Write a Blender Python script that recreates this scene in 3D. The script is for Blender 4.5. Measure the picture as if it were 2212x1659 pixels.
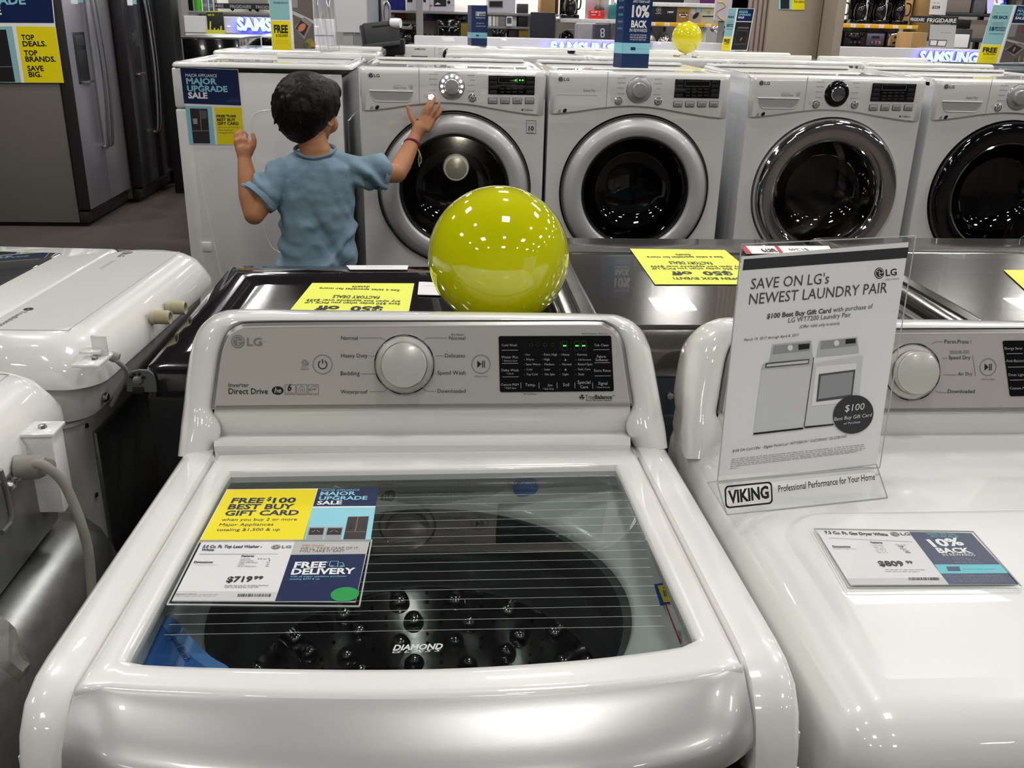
import bpy, bmesh, math, random
from mathutils import Vector, Matrix, Euler, noise
random.seed(7)
for _o in list(bpy.data.objects): bpy.data.objects.remove(_o)
scene = bpy.context.scene
COL = scene.collection
V = Vector
# ------------------------------------------------------------------ camera
F = 2022.0; CX, CY = 1106.0, 829.5
PITCH, YAW, ROLL = math.radians(21.484), math.radians(4.373), math.radians(1.406)
EYE = V((0, 0, 1.495))
FWD = V((math.sin(YAW)*math.cos(PITCH), math.cos(YAW)*math.cos(PITCH), -math.sin(PITCH)))
_r = V((math.cos(YAW), -math.sin(YAW), 0)); _u = _r.cross(FWD)
RT = _r*math.cos(ROLL) + _u*math.sin(ROLL); UP = -_r*math.sin(ROLL) + _u*math.cos(ROLL)
cam = bpy.data.cameras.new('camera'); camo = bpy.data.objects.new('camera', cam); COL.objects.link(camo)
cam.sensor_fit = 'HORIZONTAL'; cam.sensor_width = 36.0; cam.lens = 36.0*F/2212.0
cam.clip_start = 0.02; cam.clip_end = 100
_m = Matrix((RT, UP, -FWD)).transposed().to_4x4(); _m.translation = EYE
camo.matrix_world = _m
scene.camera = camo
# ------------------------------------------------------------------ light and exposure
vs = scene.view_settings
vs.view_transform = 'Standard'; vs.look = 'None'; vs.gamma = 1.0; vs.use_curve_mapping = False
vs.exposure = 0.14
world = bpy.data.worlds.new('world'); scene.world = world; world.use_nodes = True
world.node_tree.nodes['Background'].inputs[0].default_value = (0.9, 0.93, 1.0, 1)
world.node_tree.nodes['Background'].inputs[1].default_value = 0.15
CEIL = 4.9
def lamp(x, y, sx, sy, w, col=(1.0, 0.98, 0.945)):
    l = bpy.data.lights.new('ceiling_lamp', 'AREA'); l.shape = 'RECTANGLE'; l.size = sx; l.size_y = sy
    l.energy = w*(0.68 if y < 2 else 1.16); l.color = col
    o = bpy.data.objects.new('ceiling_lamp', l); COL.objects.link(o); o.location = (x, y, CEIL-0.35)
for ix in range(7):
    for iy in range(8):
        x = -5.2 + 2.9*ix; y = -4.5 + 2.6*iy
        if x < -2.5 and y > 2.5: continue
        if (ix, iy) in ((1, 5), (2, 5)): continue          # bays without a fitting
        if (ix, iy) == (3, 4): lamp(3.45, 5.35, 1.15, 0.5, 46)
        elif (ix + iy) % 2 == 0: lamp(x, y, 0.62, 0.62, 41)
        else: lamp(x, y, 0.26, 0.26, 19)
lamp(-4.6, 5.2, 0.4, 0.4, 45)  # extra lamp added to lift the dark refrigerators at left
def shelf_fill(x, y, z, w, e):  # added fill light over the shelves, brightens the store background
    l = bpy.data.lights.new('shelf_fill', 'AREA'); l.shape = 'RECTANGLE'; l.size = w; l.size_y = 0.06; l.energy = e; l.color = (1.0, 0.97, 0.92)
    o = bpy.data.objects.new('shelf_fill', l); COL.objects.link(o); o.location = (x, y, z)
for _x, _y, _w in ((0.27, 9.55, 1.4), (1.4, 9.85, 0.6), (2.25, 10.05, 1.0), (4.35, 10.05, 1.0), (-1.5, 8.45, 1.0)): shelf_fill(_x, _y, 2.15, _w, 9)
# ------------------------------------------------------------------ pixel -> place helpers (the photograph's 2212x1659 frame)
def ray(x, y): return RT*((x-CX)/F) - UP*((y-CY)/F) + FWD
def onY(x, y, Y): d = ray(x, y); return EYE + d*(Y/d.y)
def onX(x, y, X): d = ray(x, y); return EYE + d*(X/d.x)
def onZ(x, y, Z): d = ray(x, y); return EYE + d*((Z-EYE.z)/d.z)
class Plane:
    def __init__(s, o, n):
        s.o = V(o); s.n = V(n).normalized()
        if s.n.dot(EYE-s.o) < 0: s.n = -s.n
    def pt(s, x, y, off=0.0):
        d = ray(x, y); t = (s.o-EYE).dot(s.n)/d.dot(s.n)
        return EYE + d*t + s.n*off
# ------------------------------------------------------------------ materials
def lin(c):
    if isinstance(c, str):
        c = c.lstrip('#'); c = [int(c[i:i+2], 16)/255 for i in (0, 2, 4)]
    return tuple((x/12.92 if x <= 0.04045 else ((x+0.055)/1.055)**2.4) for x in c)
MATS = {}
def mat(name, col, rough=0.5, metal=0.0, coat=0.0, emit=None, es=0.0, nz=None, bump=0.0, bscale=200.0, spec=0.5, trans=0.0, ior=1.45, aniso=None):
    if name in MATS: return MATS[name]
    m = bpy.data.materials.new(name); m.use_nodes = True; MATS[name] = m
    nt = m.node_tree; b = nt.nodes['Principled BSDF']
    c = lin(col) + (1,)
    b.inputs['Base Color'].default_value = c
    b.inputs['Roughness'].default_value = rough; b.inputs['Metallic'].default_value = metal
    b.inputs['Coat Weight'].default_value = coat; b.inputs['Coat Roughness'].default_value = 0.015
    b.inputs['Specular IOR Level'].default_value = spec; b.inputs['IOR'].default_value = ior
    b.inputs['Transmission Weight'].default_value = trans
    if emit is not None:
        b.inputs['Emission Color'].default_value = lin(emit) + (1,); b.inputs['Emission Strength'].default_value = es
    if nz or bump:
        tc = nt.nodes.new('ShaderNodeTexCoord'); n = nt.nodes.new('ShaderNodeTexNoise')
        n.inputs['Scale'].default_value = bscale; n.inputs['Detail'].default_value = 3
        src = tc.outputs['Object']
        if aniso:
            mp = nt.nodes.new('ShaderNodeMapping'); mp.inputs['Scale'].default_value = aniso
            nt.links.new(src, mp.inputs['Vector']); src = mp.outputs['Vector']
        nt.links.new(src, n.inputs['Vector'])
        if nz:
            mx = nt.nodes.new('ShaderNodeMix'); mx.data_type = 'RGBA'
            mx.inputs[6].default_value = c; mx.inputs[7].default_value = lin(nz) + (1,)
            nt.links.new(n.outputs['Fac'], mx.inputs[0]); nt.links.new(mx.outputs[2], b.inputs['Base Color'])
        if bump:
            bp = nt.nodes.new('ShaderNodeBump'); bp.inputs['Strength'].default_value = bump; bp.inputs['Distance'].default_value = 0.002
            nt.links.new(n.outputs['Fac'], bp.inputs['Height']); nt.links.new(bp.outputs['Normal'], b.inputs['Normal'])
    return m
def glassmat(name, tint, refl=1.0, ior=1.5, rough=0.0):
    if name in MATS: return MATS[name]
    m = bpy.data.materials.new(name); m.use_nodes = True; MATS[name] = m
    nt = m.node_tree; nt.nodes.clear()
    o = nt.nodes.new('ShaderNodeOutputMaterial'); mix = nt.nodes.new('ShaderNodeMixShader')
    t = nt.nodes.new('ShaderNodeBsdfTransparent'); t.inputs[0].default_value = lin(tint) + (1,)
    g = nt.nodes.new('ShaderNodeBsdfGlossy'); g.inputs['Roughness'].default_value = rough; g.inputs[0].default_value = (refl, refl, refl, 1)
    lw = nt.nodes.new('ShaderNodeLayerWeight'); lw.inputs[0].default_value = 0.5
    p5 = nt.nodes.new('ShaderNodeMath'); p5.operation = 'POWER'; p5.inputs[1].default_value = 5.0
    f = nt.nodes.new('ShaderNodeMath'); f.operation = 'MULTIPLY_ADD'; f0 = ((ior-1)/(ior+1))**2
    f.inputs[1].default_value = 1-f0; f.inputs[2].default_value = f0
    nt.links.new(lw.outputs['Facing'], p5.inputs[0]); nt.links.new(p5.outputs[0], f.inputs[0])
    nt.links.new(f.outputs[0], mix.inputs[0]); nt.links.new(t.outputs[0], mix.inputs[1]); nt.links.new(g.outputs[0], mix.inputs[2])
    nt.links.new(mix.outputs[0], o.inputs[0])
    return m
WHITE = mat('white_enamel', '#ecebe8', 0.3, coat=0.9, nz='#e9e8e5', bscale=3)
WHITE2 = mat('white_plastic', '#ebeae6', 0.3, coat=1.0, nz='#e8e7e3', bscale=3)
SILVERP = mat('silver_panel_paint', '#c3c0ba', 0.42, 0.35, nz='#c0bdb7', bscale=900)
SILVERF = mat('silver_front_paint', '#c4c4c2', 0.34, 0.55, coat=0.35, nz='#bcbcba', bscale=1500, bump=0.03)
GRAYL = mat('grey_print', '#7d7c79', 0.5)
INK = mat('black_print', '#1b1b1c', 0.45)
INKG = mat('grey_ink', '#6c6b6a', 0.5)
INKL = mat('light_grey_ink', '#a8a7a4', 0.5)
WPRINT = mat('white_print', '#f1f1ef', 0.5)
DGRAY = mat('dim_white_print', '#a9adb0', 0.5)
BLACKG = mat('black_gloss', '#0b0c0d', 0.12, coat=0.5)
BLACKM = mat('black_matte', '#141414', 0.6, nz='#101010', bscale=80)
CHROME = mat('chrome', '#d9dadb', 0.06, 1.0)
BRUSHED = mat('brushed_metal', '#b9babb', 0.28, 1.0, nz='#a9aaab', bscale=90, aniso=(1, 1, 60))
NAVY = mat('navy_print', '#0f2350', 0.35, coat=0.3)
NAVY2 = mat('deep_blue_print', '#15305e', 0.35, coat=0.2)
YELLOW = mat('yellow_print', '#f3e000', 0.45, coat=0.2)
CYAN = mat('pale_blue_print', '#8fcfdf', 0.45, coat=0.2)
TEAL = mat('teal_print', '#8fc0c4', 0.45)
PAPER = mat('white_paper', '#e6e3e3', 0.6)
PAPERW = mat('bright_white_paper', '#f3f2f1', 0.5)
NEON = mat('neon_yellow_paper', '#ecf25e', 0.6, nz='#e8ee58', bscale=20)
BLUETXT = mat('navy_ink', '#1a2a52', 0.5)
ACRYL = glassmat('clear_acrylic', '#fdfefe', 0.9, 1.36)
# ------------------------------------------------------------------ mesh builder
ORIG = {}
class MB:
    def __init__(s): s.v = []; s.f = []; s.mi = []; s.mats = []
    def m(s, mt):
        if mt not in s.mats: s.mats.append(mt)
        return s.mats.index(mt)
    def add(s, verts, faces, mt):
        k = len(s.v); i = s.m(mt); s.v += [V(p) for p in verts]
        s.f += [tuple(k+a for a in f) for f in faces]; s.mi += [i]*len(faces)
    def face(s, pts, mt): s.add(pts, [tuple(range(len(pts)))], mt)
    def loft(s, rows, mt, cu=False, cap0=False, cap1=False):
        n = len(rows[0]); vs_ = [p for r in rows for p in r]; fs = []
        for i in range(len(rows)-1):
            for j in range(n if cu else n-1):
                a = i*n+j; b = i*n+(j+1) % n; fs.append((a, b, b+n, a+n))
        if cap0: fs.append(tuple(reversed(range(n))))
        if cap1: fs.append(tuple((len(rows)-1)*n+j for j in range(n)))
        s.add(vs_, fs, mt)
    def box(s, lo, hi, mt, bev=0.0, seg=2, M=None):
        lo, hi = V(lo), V(hi); bm = bmesh.new(); bmesh.ops.create_cube(bm, size=1.0)
        c = (lo+hi)/2; d = hi-lo
        for v in bm.verts: v.co = V((v.co.x*d.x, v.co.y*d.y, v.co.z*d.z))
        if bev > 0: bmesh.ops.bevel(bm, geom=list(bm.edges), offset=min(bev, min(abs(x) for x in d)*0.49), segments=seg, profile=0.5, affect='EDGES')
        for v in bm.verts:
            v.co = v.co + c
            if M is not None: v.co = M @ v.co
        bm.verts.index_update()
        s.add([v.co.copy() for v in bm.verts], [tuple(v.index for v in f.verts) for f in bm.faces], mt); bm.free()
    def tube(s, pts, r, mt, n=10, caps=True, sy=1.0):
        pts = [V(p) for p in pts]; rows = []; up = None
        for i, p in enumerate(pts):
            t = (pts[min(i+1, len(pts)-1)]-pts[max(i-1, 0)]).normalized()
            if up is None:
                up = t.orthogonal().normalized()
            up = (up-t*up.dot(t)).normalized(); w = t.cross(up)
            rr = r[i] if isinstance(r, (list, tuple)) else r
            rows.append([p+(up*math.cos(2*math.pi*k/n)+w*math.sin(2*math.pi*k/n)*sy)*rr for k in range(n)])
        s.loft(rows, mt, True, caps, caps)
    def lathe(s, prof, o, ax, mt, n=48, caps=(False, False), ref=None):
        ax = V(ax).normalized(); o = V(o); e1 = (V(ref) if ref else ax.orthogonal()).normalized(); e2 = ax.cross(e1)
        rows = [[o+ax*h+(e1*math.cos(2*math.pi*k/n)+e2*math.sin(2*math.pi*k/n))*r for k in range(n)] for r, h in prof]
        s.loft(rows, mt, True, caps[0], caps[1])
    def prism(s, pts, d, mt, mside=None):
        pts = [V(p) for p in pts]; d = V(d); n = len(pts); q = [p+d for p in pts]
        s.add(pts, [tuple(range(n))], mt); s.add(q, [tuple(reversed(range(n)))], mt)
        s.loft([pts+[pts[0]], q+[q[0]]], mside or mt)
    def build(s, name, parent=None, loc=None, sharp=38, label=None):
        me = bpy.data.meshes.new(name)
        o0 = ORIG[parent.name] if parent else V(loc or (0, 0, 0))
        me.from_pydata([p-o0 for p in s.v], [], s.f)
        for mt in s.mats: me.materials.append(mt)
        me.polygons.foreach_set('material_index', s.mi)
        bm = bmesh.new(); bm.from_mesh(me); bmesh.ops.remove_doubles(bm, verts=bm.verts, dist=1e-6)
        bmesh.ops.recalc_face_normals(bm, faces=bm.faces) if sharp != -1 else None
        bm.to_mesh(me); bm.free()
        me.polygons.foreach_set('use_smooth', [True]*len(me.polygons)); me.set_sharp_from_angle(angle=math.radians(abs(sharp)))
        me.update()
        o = bpy.data.objects.new(name, me); COL.objects.link(o); ORIG[o.name] = o0
        if parent: o.parent = parent
        else: o.location = o0
        if label: o['label'] = label
        return o
def tag(o, label, cat, group=None, kind=None):
    if label: o['label'] = label
    if cat: o['category'] = cat
    if group: o['group'] = group
    if kind: o['kind'] = kind
    return o
def thing(name, label, cat, loc, group=None):
    o = bpy.data.objects.new(name, None); COL.objects.link(o); o.location = loc; o.empty_display_size = 0.1
    ORIG[o.name] = V(loc); return tag(o, label, cat, group)
def struct(name, mb, sharp=38):
    o = mb.build(name, sharp=sharp); o['kind'] = 'structure'; return o
# ------------------------------------------------------------------ lettering (merged into the printed part's own mesh)
_tc = {}
def glyphs(s, bold, shear):
    k = (s, bold, shear)
    if k in _tc: return _tc[k]
    cu = bpy.data.curves.new('t', 'FONT'); cu.body = s; cu.size = 1; cu.resolution_u = 2; cu.offset = bold; cu.shear = shear
    cu.dimensions = '2D'; cu.fill_mode = 'FRONT'
    o = bpy.data.objects.new('t', cu); COL.objects.link(o)
    dg = bpy.context.evaluated_depsgraph_get(); dg.update()
    me = o.evaluated_get(dg).to_mesh()
    vs_ = [v.co.copy() for v in me.vertices]; fs = [tuple(p.vertices) for p in me.polygons]
    o.evaluated_get(dg).to_mesh_clear(); bpy.data.objects.remove(o); bpy.data.curves.remove(cu)
    if not vs_: _tc[k] = ([], [], 0, 1); return _tc[k]
    x0 = min(v.x for v in vs_); x1 = max(v.x for v in vs_); 
    _tc[k] = ([V((v.x-x0, v.y, 0)) for v in vs_], fs, x1-x0, 0.73); return _tc[k]
def text3(mb, s, A, B, n, mt, cap=None, bold=0.0, shear=0.0):
    """text whose baseline runs from A to B on a surface with outward normal n; cap = capital height in metres"""
    A, B, n = V(A), V(B), V(n).normalized()
    vs_, fs, w, ch = glyphs(s, bold, shear)
    if not vs_: return
    u = (B-A); L = u.length; u.normalize(); v = n.cross(u)
    sx = L/w; sy = (cap/ch) if cap else sx
    mb.add([A+u*(p.x*sx)+v*(p.y*sy) for p in vs_], fs, mt)
def T(mb, pl, s, p0, p1, mt, hpx=None, bold=0.0, shear=0.0, off=0.0006, lines=None):
    A = pl.pt(p0[0], p0[1], off); B = pl.pt(p1[0], p1[1], off); cap = None
    if hpx:
        mx, my = (p0[0]+p1[0])/2, (p0[1]+p1[1])/2; n = pl.n; u = (B-A).normalized(); v = n.cross(u)
        a = pl.pt(mx, my); 
        # metres along v per pixel of screen height
        b = a+v*0.01; d = V(b)-EYE; q = V((d.dot(RT)/d.dot(FWD), d.dot(UP)/d.dot(FWD), 0))*F
        d = a-EYE; q0 = V((d.dot(RT)/d.dot(FWD), d.dot(UP)/d.dot(FWD), 0))*F
        cap = 0.01*hpx/max(abs(q.y-q0.y), 1e-6)
    text3(mb, s, A, B, pl.n, mt, cap, bold, shear)
def Q(mb, pl, pts, mt, off=0.0003):
    mb.face([pl.pt(x, y, off) for x, y in pts], mt)
def strip(mb, pl, p0, p1, wpx, mt, off=0.0005):
    """thin printed line between two pixels"""
    A = pl.pt(*p0, off); B = pl.pt(*p1, off); u = (B-A).normalized(); v = pl.n.cross(u)
    w = wpx*(A-EYE).length/F/2
    mb.face([A-v*w, B-v*w, B+v*w, A+v*w], mt)
def greek(mb, pl, p0, p1, wpx, mt, seed=0, off=0.0005):
    """tiny unreadable print: short dashes of word length along a line"""
    rnd = random.Random(seed); t = 0.0; L = math.dist(p0, p1)
    while t < L:
        w = rnd.uniform(4, 13); e = min(L, t+w); f0 = t/L; f1 = e/L
        strip(mb, pl, (p0[0]+(p1[0]-p0[0])*f0, p0[1]+(p1[1]-p0[1])*f0), (p0[0]+(p1[0]-p0[0])*f1, p0[1]+(p1[1]-p0[1])*f1), wpx, mt, off); t = e+rnd.uniform(1.5, 3)
def disc(mb, c, n, r, mt, k=32, r0=0.0, ref=None, a0=0, a1=2*math.pi, sy=1.0):
    c, n = V(c), V(n).normalized(); e1 = (V(ref)-n*V(ref).dot(n)).normalized() if ref else n.orthogonal().normalized(); e2 = n.cross(e1)
    ang = [a0+(a1-a0)*i/k for i in range(k+1)]
    o = [c+(e1*math.cos(a)+e2*math.sin(a)*sy)*r for a in ang]
    if r0 <= 0:
        mb.face(o[:-1] if abs(a1-a0-2*math.pi) < 1e-6 else [c]+o, mt)
    else:
        i_ = [c+(e1*math.cos(a)+e2*math.sin(a)*sy)*r0 for a in ang]; mb.loft([i_, o], mt)
def lg_logo(mb, c, n, u, r, dark, light, text=True, tm=None, tw=2.0):
    """round face mark beside two letters; c = centre of the disc, u = reading direction"""
    c, n, u = V(c), V(n).normalized(), V(u).normalized(); v = n.cross(u)
    disc(mb, c, n, r, dark, 28, ref=u)
    e = n*0.0002
    disc(mb, c+e, n, r*0.84, light, 24, r*0.74, ref=u, a0=0.0, a1=math.pi*1.78)
    def bar(x0, y0, x1, y1): mb.face([c+e+u*(a*r)+v*(b*r) for a, b in ((x0, y0), (x1, y0), (x1, y1), (x0, y1))], light)
    bar(0.05, -0.06, 0.78, 0.06); bar(-0.06, -0.45, 0.05, 0.45); bar(-0.06, -0.52, 0.28, -0.42)
    disc(mb, c+e-u*(0.36*r)+v*(0.32*r), n, 0.11*r, light, 10)
    if text: text3(mb, 'LG', c+u*(r*1.35)-v*(r*0.62), c+u*(r*(1.35+tw))-v*(r*0.62), n, tm or dark, cap=r*1.24, bold=0.02)
def bez(pts, n=12):
    """Catmull-Rom through points"""
    pts = [V(p) if len(p) == 3 else V((p[0], p[1], 0)) for p in pts]; out = []
    for i in range(len(pts)-1):
        p0 = pts[max(i-1, 0)]; p1 = pts[i]; p2 = pts[i+1]; p3 = pts[min(i+2, len(pts)-1)]
        for k in range(n):
            t = k/n
            out.append(0.5*((2*p1)+(p2-p0)*t+(2*p0-5*p1+4*p2-p3)*t*t+(3*p1-p0-3*p2+p3)*t*t*t))
    out.append(pts[-1]); return out
def resample(pts, n):
    pts = [V(p) for p in pts]; d = [0]
    for i in range(1, len(pts)): d.append(d[-1]+(pts[i]-pts[i-1]).length)
    out = []; j = 0
    for k in range(n):
        t = d[-1]*k/(n-1)
        while j < len(d)-2 and d[j+1] < t: j += 1
        q = d[j+1]-d[j]; out.append(pts[j].lerp(pts[j+1], 0 if q < 1e-9 else min(1, (t-d[j])/q)))
    return out
def rrect(w, h, r, k=6):
    """rounded rectangle outline in xy, centred"""
    o = []
    for cx, cy, a in ((w/2-r, h/2-r, 0), (-w/2+r, h/2-r, 90), (-w/2+r, -h/2+r, 180), (w/2-r, -h/2+r, 270)):
        for i in range(k+1):
            t = math.radians(a+90*i/k); o.append((cx+r*math.cos(t), cy+r*math.sin(t)))
    return o
# ================================================================== structure
CARPET = mat('carpet', '#564d46', 0.95, nz='#463f39', bscale=160, bump=0.6)
mb = MB(); mb.box((-12, -6, -0.1), (12, 18, 0), CARPET); struct('floor', mb)
CEILM = mat('ceiling_paint', '#8d8e90', 0.9, nz='#7e7f82', bscale=2)
mb = MB(); mb.box((-12, -6, CEIL), (12, 18, CEIL+0.1), CEILM)
for k in range(9):
    mb.box((-12, -5+2.6*k+1.2, CEIL-0.28), (12, -5+2.6*k+1.26, CEIL-0.02), CEILM)
struct('ceiling', mb)
WALLM = mat('wall_paint', '#c9c8c6', 0.85, nz='#c2c1bf', bscale=4)
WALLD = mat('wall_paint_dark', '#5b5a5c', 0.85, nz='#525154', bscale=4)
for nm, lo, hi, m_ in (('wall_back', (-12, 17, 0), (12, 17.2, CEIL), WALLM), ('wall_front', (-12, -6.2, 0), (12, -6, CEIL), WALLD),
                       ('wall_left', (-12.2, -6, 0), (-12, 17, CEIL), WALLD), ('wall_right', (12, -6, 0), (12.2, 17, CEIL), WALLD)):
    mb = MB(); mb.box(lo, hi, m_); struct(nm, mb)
# ================================================================== the two top consoles (washer in front, dryer to its right)
LIDP = Plane((0, 1.144, 0.9214), (0, 0.0544, 0.9985))
PN = V((0, -0.113, 0.035)).normalized()          # console face: from (Y 1.235, z .974) up to (1.27, 1.087)
PF = Plane((0, 1.235, 0.974), PN)
inner_px = [(462, 976), (470, 950), (474, 930), (468, 905), (457, 885), (462, 845), (468, 795), (476, 752), (492, 718), (516, 702), (548, 697), (700, 695), (900, 694.5), (1100, 694), (1280, 693.5), (1308, 698), (1332, 714), (1347, 745), (1355, 795), (1362, 840), (1367, 877), (1358, 903), (1355, 925), (1362, 945), (1372, 966)]
outer_px = [(384, 985), (388, 950), (391, 920), (394, 895), (398, 860), (402, 820), (408, 780), (418, 735), (436, 702), (470, 677), (520, 668), (700, 670), (900, 672), (1100, 674.5), (1290, 677.5), (1342, 683), (1382, 708), (1402, 745), (1411, 780), (1419, 825), (1426, 865), (1432, 900), (1436, 920), (1439, 942), (1442, 967)]
PB = Plane((0, 1.275, 0.974), PN)
PBASE = Plane((0, 1.225, 0.974), PN)
def console(root, off, kind):
    off = V(off)
    fine = lambda pts: resample(pts, 97)
    inn = [PF.pt(x, y, -0.004) for x, y in inner_px]
    out = []
    for i, (x, y) in enumerate(outer_px):
        k = min(i, len(outer_px)-1-i); t = min(1, k/8.0)      # feet stand forward, the top bar lies back
        pl = Plane((0, 1.232+0.048*t, 0.974), PN); out.append(pl.pt(x, y))
    inn, out = bez(inn, 5), bez(out, 5)
    def mix(t, fwd): return [a.lerp(b, t)+PN*fwd+off for a, b in zip(inn, out)]
    n = len(inn); rows = [[p+off-PN*0.004 for p in inn], mix(0.03, 0.004), mix(0.15, 0.012), mix(0.4, 0.020), mix(0.7, 0.019), mix(0.9, 0.009), [p+off for p in out]]
    cx = sum(p.x for p in out)/n
    def back(dy, dz, sc): return [V((cx+(p.x-cx)*sc, max(p.y, 1.24)+dy, max(0.86, p.z+dz*min(1, max(0, (p.z-0.93)/0.1)))))+off for p in out]
    rows += [back(0.03, -0.012, 0.995), back(0.07, -0.035, 0.985), back(0.10, -0.075, 0.97)]
    mb = MB(); mb.loft(rows, WHITE2)
    mb.face(list(reversed(rows[-1])), WHITE2)
    # feet ends
    for e in (0, -1): mb.face([r[e] for r in rows], WHITE2)
    # recessed strip and shelf below the panel
    N = 12
    def row(y0, y1, pl): return [pl(462+(1362-462)*i/N + 0, y0+(y1-y0)*i/N)+off for i in range(N+1)]
    r0 = row(884, 876, lambda x, y: PF.pt(x, y, -0.004)); r1 = row(900, 892, lambda x, y: onY(x, y, 1.2365))
    r2 = row(937, 933, lambda x, y: onY(x, y, 1.240)); r3 = row(942, 937, lambda x, y: onY(x, y, 1.2375))
    r4 = row(964, 961, lambda x, y: onZ(x, y, 0.930)); r5 = [p-V((0, -0.004, 0.03)) for p in r4]
    mb.loft([r0, r1, r2, r3, r4, r5], WHITE2)
    con = mb.build('console', root, sharp=50)
    # silver fascia
    ring = [PF.pt(x, y, -0.003)+off for x, y in inner_px[4:21]]
    ring = bez(ring, 5); c = sum(ring, V())/len(ring)
    yb = (PF.pt(457, 885)+off)
    def inset(d, h):
        o = []
        m_ = len(ring)
        for i in range(m_):
            t = (ring[(i+1) % m_]-ring[i-1]).normalized(); nn = PN.cross(t).normalized()
            if nn.dot(c-ring[i]) < 0: nn = -nn
            if i in (0, m_-1):          # bottom corners: mitre
                a_ = (ring[1]-ring[0]).normalized() if i == 0 else (ring[-2]-ring[-1]).normalized(); b_ = (ring[-1]-ring[0]).normalized()*(1 if i == 0 else -1)
                nn = a_+b_
            o.append(ring[i]+nn*d+PN*h)
        return o
    bev = [ring, inset(0.0006, 0.006), inset(0.005, 0.009), inset(0.0065, 0.0095)]
    FR = mat('fascia_edge', '#9b9a95', 0.3, 0.6)
    mb = MB(); mb.loft(bev[:3], FR, True); mb.loft(bev[2:], SILVERP, True); q_ = bev[3]; h_ = len(q_)//2
    mb.loft([[q_[i] for i in range(h_+1)], [q_[len(q_)-1-i] for i in range(h_+1)]], SILVERP)
    pl = Plane(PF.o+PN*0.0065+off, PN)          # printed face
    base = Plane(PF.o+PN*0.0065, PN)
    class P2:                                    # same pixel frame for both machines, moved along with the machine
        n = PN
        def pt(s, x, y, o=0.0): return base.pt(x, y, o)+off if kind == 'washer' else pl.pt(x, y, o)
    p = P2()
    d = p.pt(1100, 780)-p.pt(1000, 780); u = d.normalized(); ppm = 100/d.length
    def circ(x, y, r, r0, mt, o=0.0006): disc(mb, p.pt(x, y, o), PN, r/ppm, mt, 40, r0/ppm, ref=u)
    def play(x, y, r=20.5):
        circ(x, y, r, r-1.6, GRAYL)
        v = PN.cross(u); C = p.pt(x, y, 0.0006)
        def poly(pts): mb.face([C+u*(a/ppm)+v*(b/ppm) for a, b in pts], INK)
        poly([(-8, -8), (1, 0), (-8, 8)]); poly([(2.5, -7.5), (4.5, -7.5), (4.5, 7.5), (2.5, 7.5)]); poly([(6.5, -7.5), (8.5, -7.5), (8.5, 7.5), (6.5, 7.5)])
        T(mb, p, 'Hold to Start', (x-14.5, y+28), (x+14.5, y+28), INKG)
    def leader(pts):
        for a, b in zip(pts, pts[1:]): strip(mb, p, a, b, 0.9, INKG)
    if kind == 'washer':
        lg_logo(mb, p.pt(514, 737.5, 0.0006), PN, u, 14/ppm, GRAYL, SILVERP, tw=2.25)
        # smart diagnosis mark, power mark
        circ(658, 783, 6.2, 5.2, INKG); circ(658, 783, 3.2, 2.2, INKG)
        for k in range(3): strip(mb, p, (663+k, 790-k), (668-k*0.6, 781+k), 0.9, INKG)
        T(mb, p, 'Smart', (652, 794), (664, 794), INKG); T(mb, p, 'Diagnosis', (649, 798.5), (668, 798.5), INKG)
        circ(697, 787, 21, 19.4, GRAYL)
        C = p.pt(697, 787.5, 0.0006); v = PN.cross(u)
        disc(mb, C, PN, 10/ppm, INK, 30, 8/ppm, ref=v, a0=0.5, a1=2*math.pi-0.5)
        mb.face([C+u*(a/ppm)+v*(b/ppm) for a, b in ((-1, 2), (1, 2), (1, 11.5), (-1, 11.5))], INK)
        for s, x0, x1, y in (('Normal', 737, 773, 734), ('Heavy Duty', 737, 794, 772), ('Bedding', 736, 777, 810.5), ('Waterproof', 736, 794, 850),
                             ('Normal', 970, 1005, 734), ('Delicates', 961, 1005, 772), ('Speed Wash', 945, 1006, 809), ('Downloaded', 945, 1006, 848.5)):
            T(mb, p, s, (x0, y), (x1, y), INK)
        T(mb, p, 'Pre Wash+', (975, 725), (1003, 725), INK)
        leader([(777, 730), (822, 730), (828, 732), (836, 739)]); leader([(797, 769), (811, 769)]); leader([(780, 807.5), (812, 807.5)]); leader([(798, 846), (826, 846), (832, 844), (838, 838)])
        leader([(966, 730), (924, 730), (918, 732), (912, 738)]); leader([(957, 768.5), (941, 768.5)]); leader([(943, 807), (937, 807)]); leader([(942, 845), (924, 845), (918, 843), (912, 837)])
        T(mb, p, 'Inverter', (494, 836), (538, 836), INK); T(mb, p, 'Direct Drive', (494, 851), (579, 851), INK, hpx=13, bold=0.008)
        C = p.pt(600, 843.5, 0.0006); disc(mb, C, PN, 12.5/ppm, INK, 28, ref=u, sy=0.72)
        T(mb, p, 'he', (593, 848), (608, 848), SILVERP, bold=0.02, shear=0.2, off=0.0009)
        for x in (616, 641, 666):
            for a, b in (((x, 831), (x+22, 831)), ((x, 852), (x+22, 852)), ((x, 831), (x, 852)), ((x+22, 831), (x+22, 852))): strip(mb, p, a, b, 1, INKG)
        T(mb, p, '6', (622, 845), (632, 843), INK, bold=0.02, shear=0.3); T(mb, p, 'MOTION', (619, 850.5), (635, 850.5), INK)
        leader([(646, 847), (646, 839), (652, 834), (658, 839), (658, 847)]); leader([(650, 847), (650, 841), (654, 841), (654, 847)]); T(mb, p, 'Smart ThinQ', (643, 850.5), (661, 850.5), INKG)
        leader([(667, 842), (673, 836), (681, 834), (687, 837)]); T(mb, p, 'energy', (668, 844), (684, 841), INK, shear=0.3); T(mb, p, 'ENERGY STAR', (668, 850.5), (686, 850.5), INKG)
        play(1039, 786.5)
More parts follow.
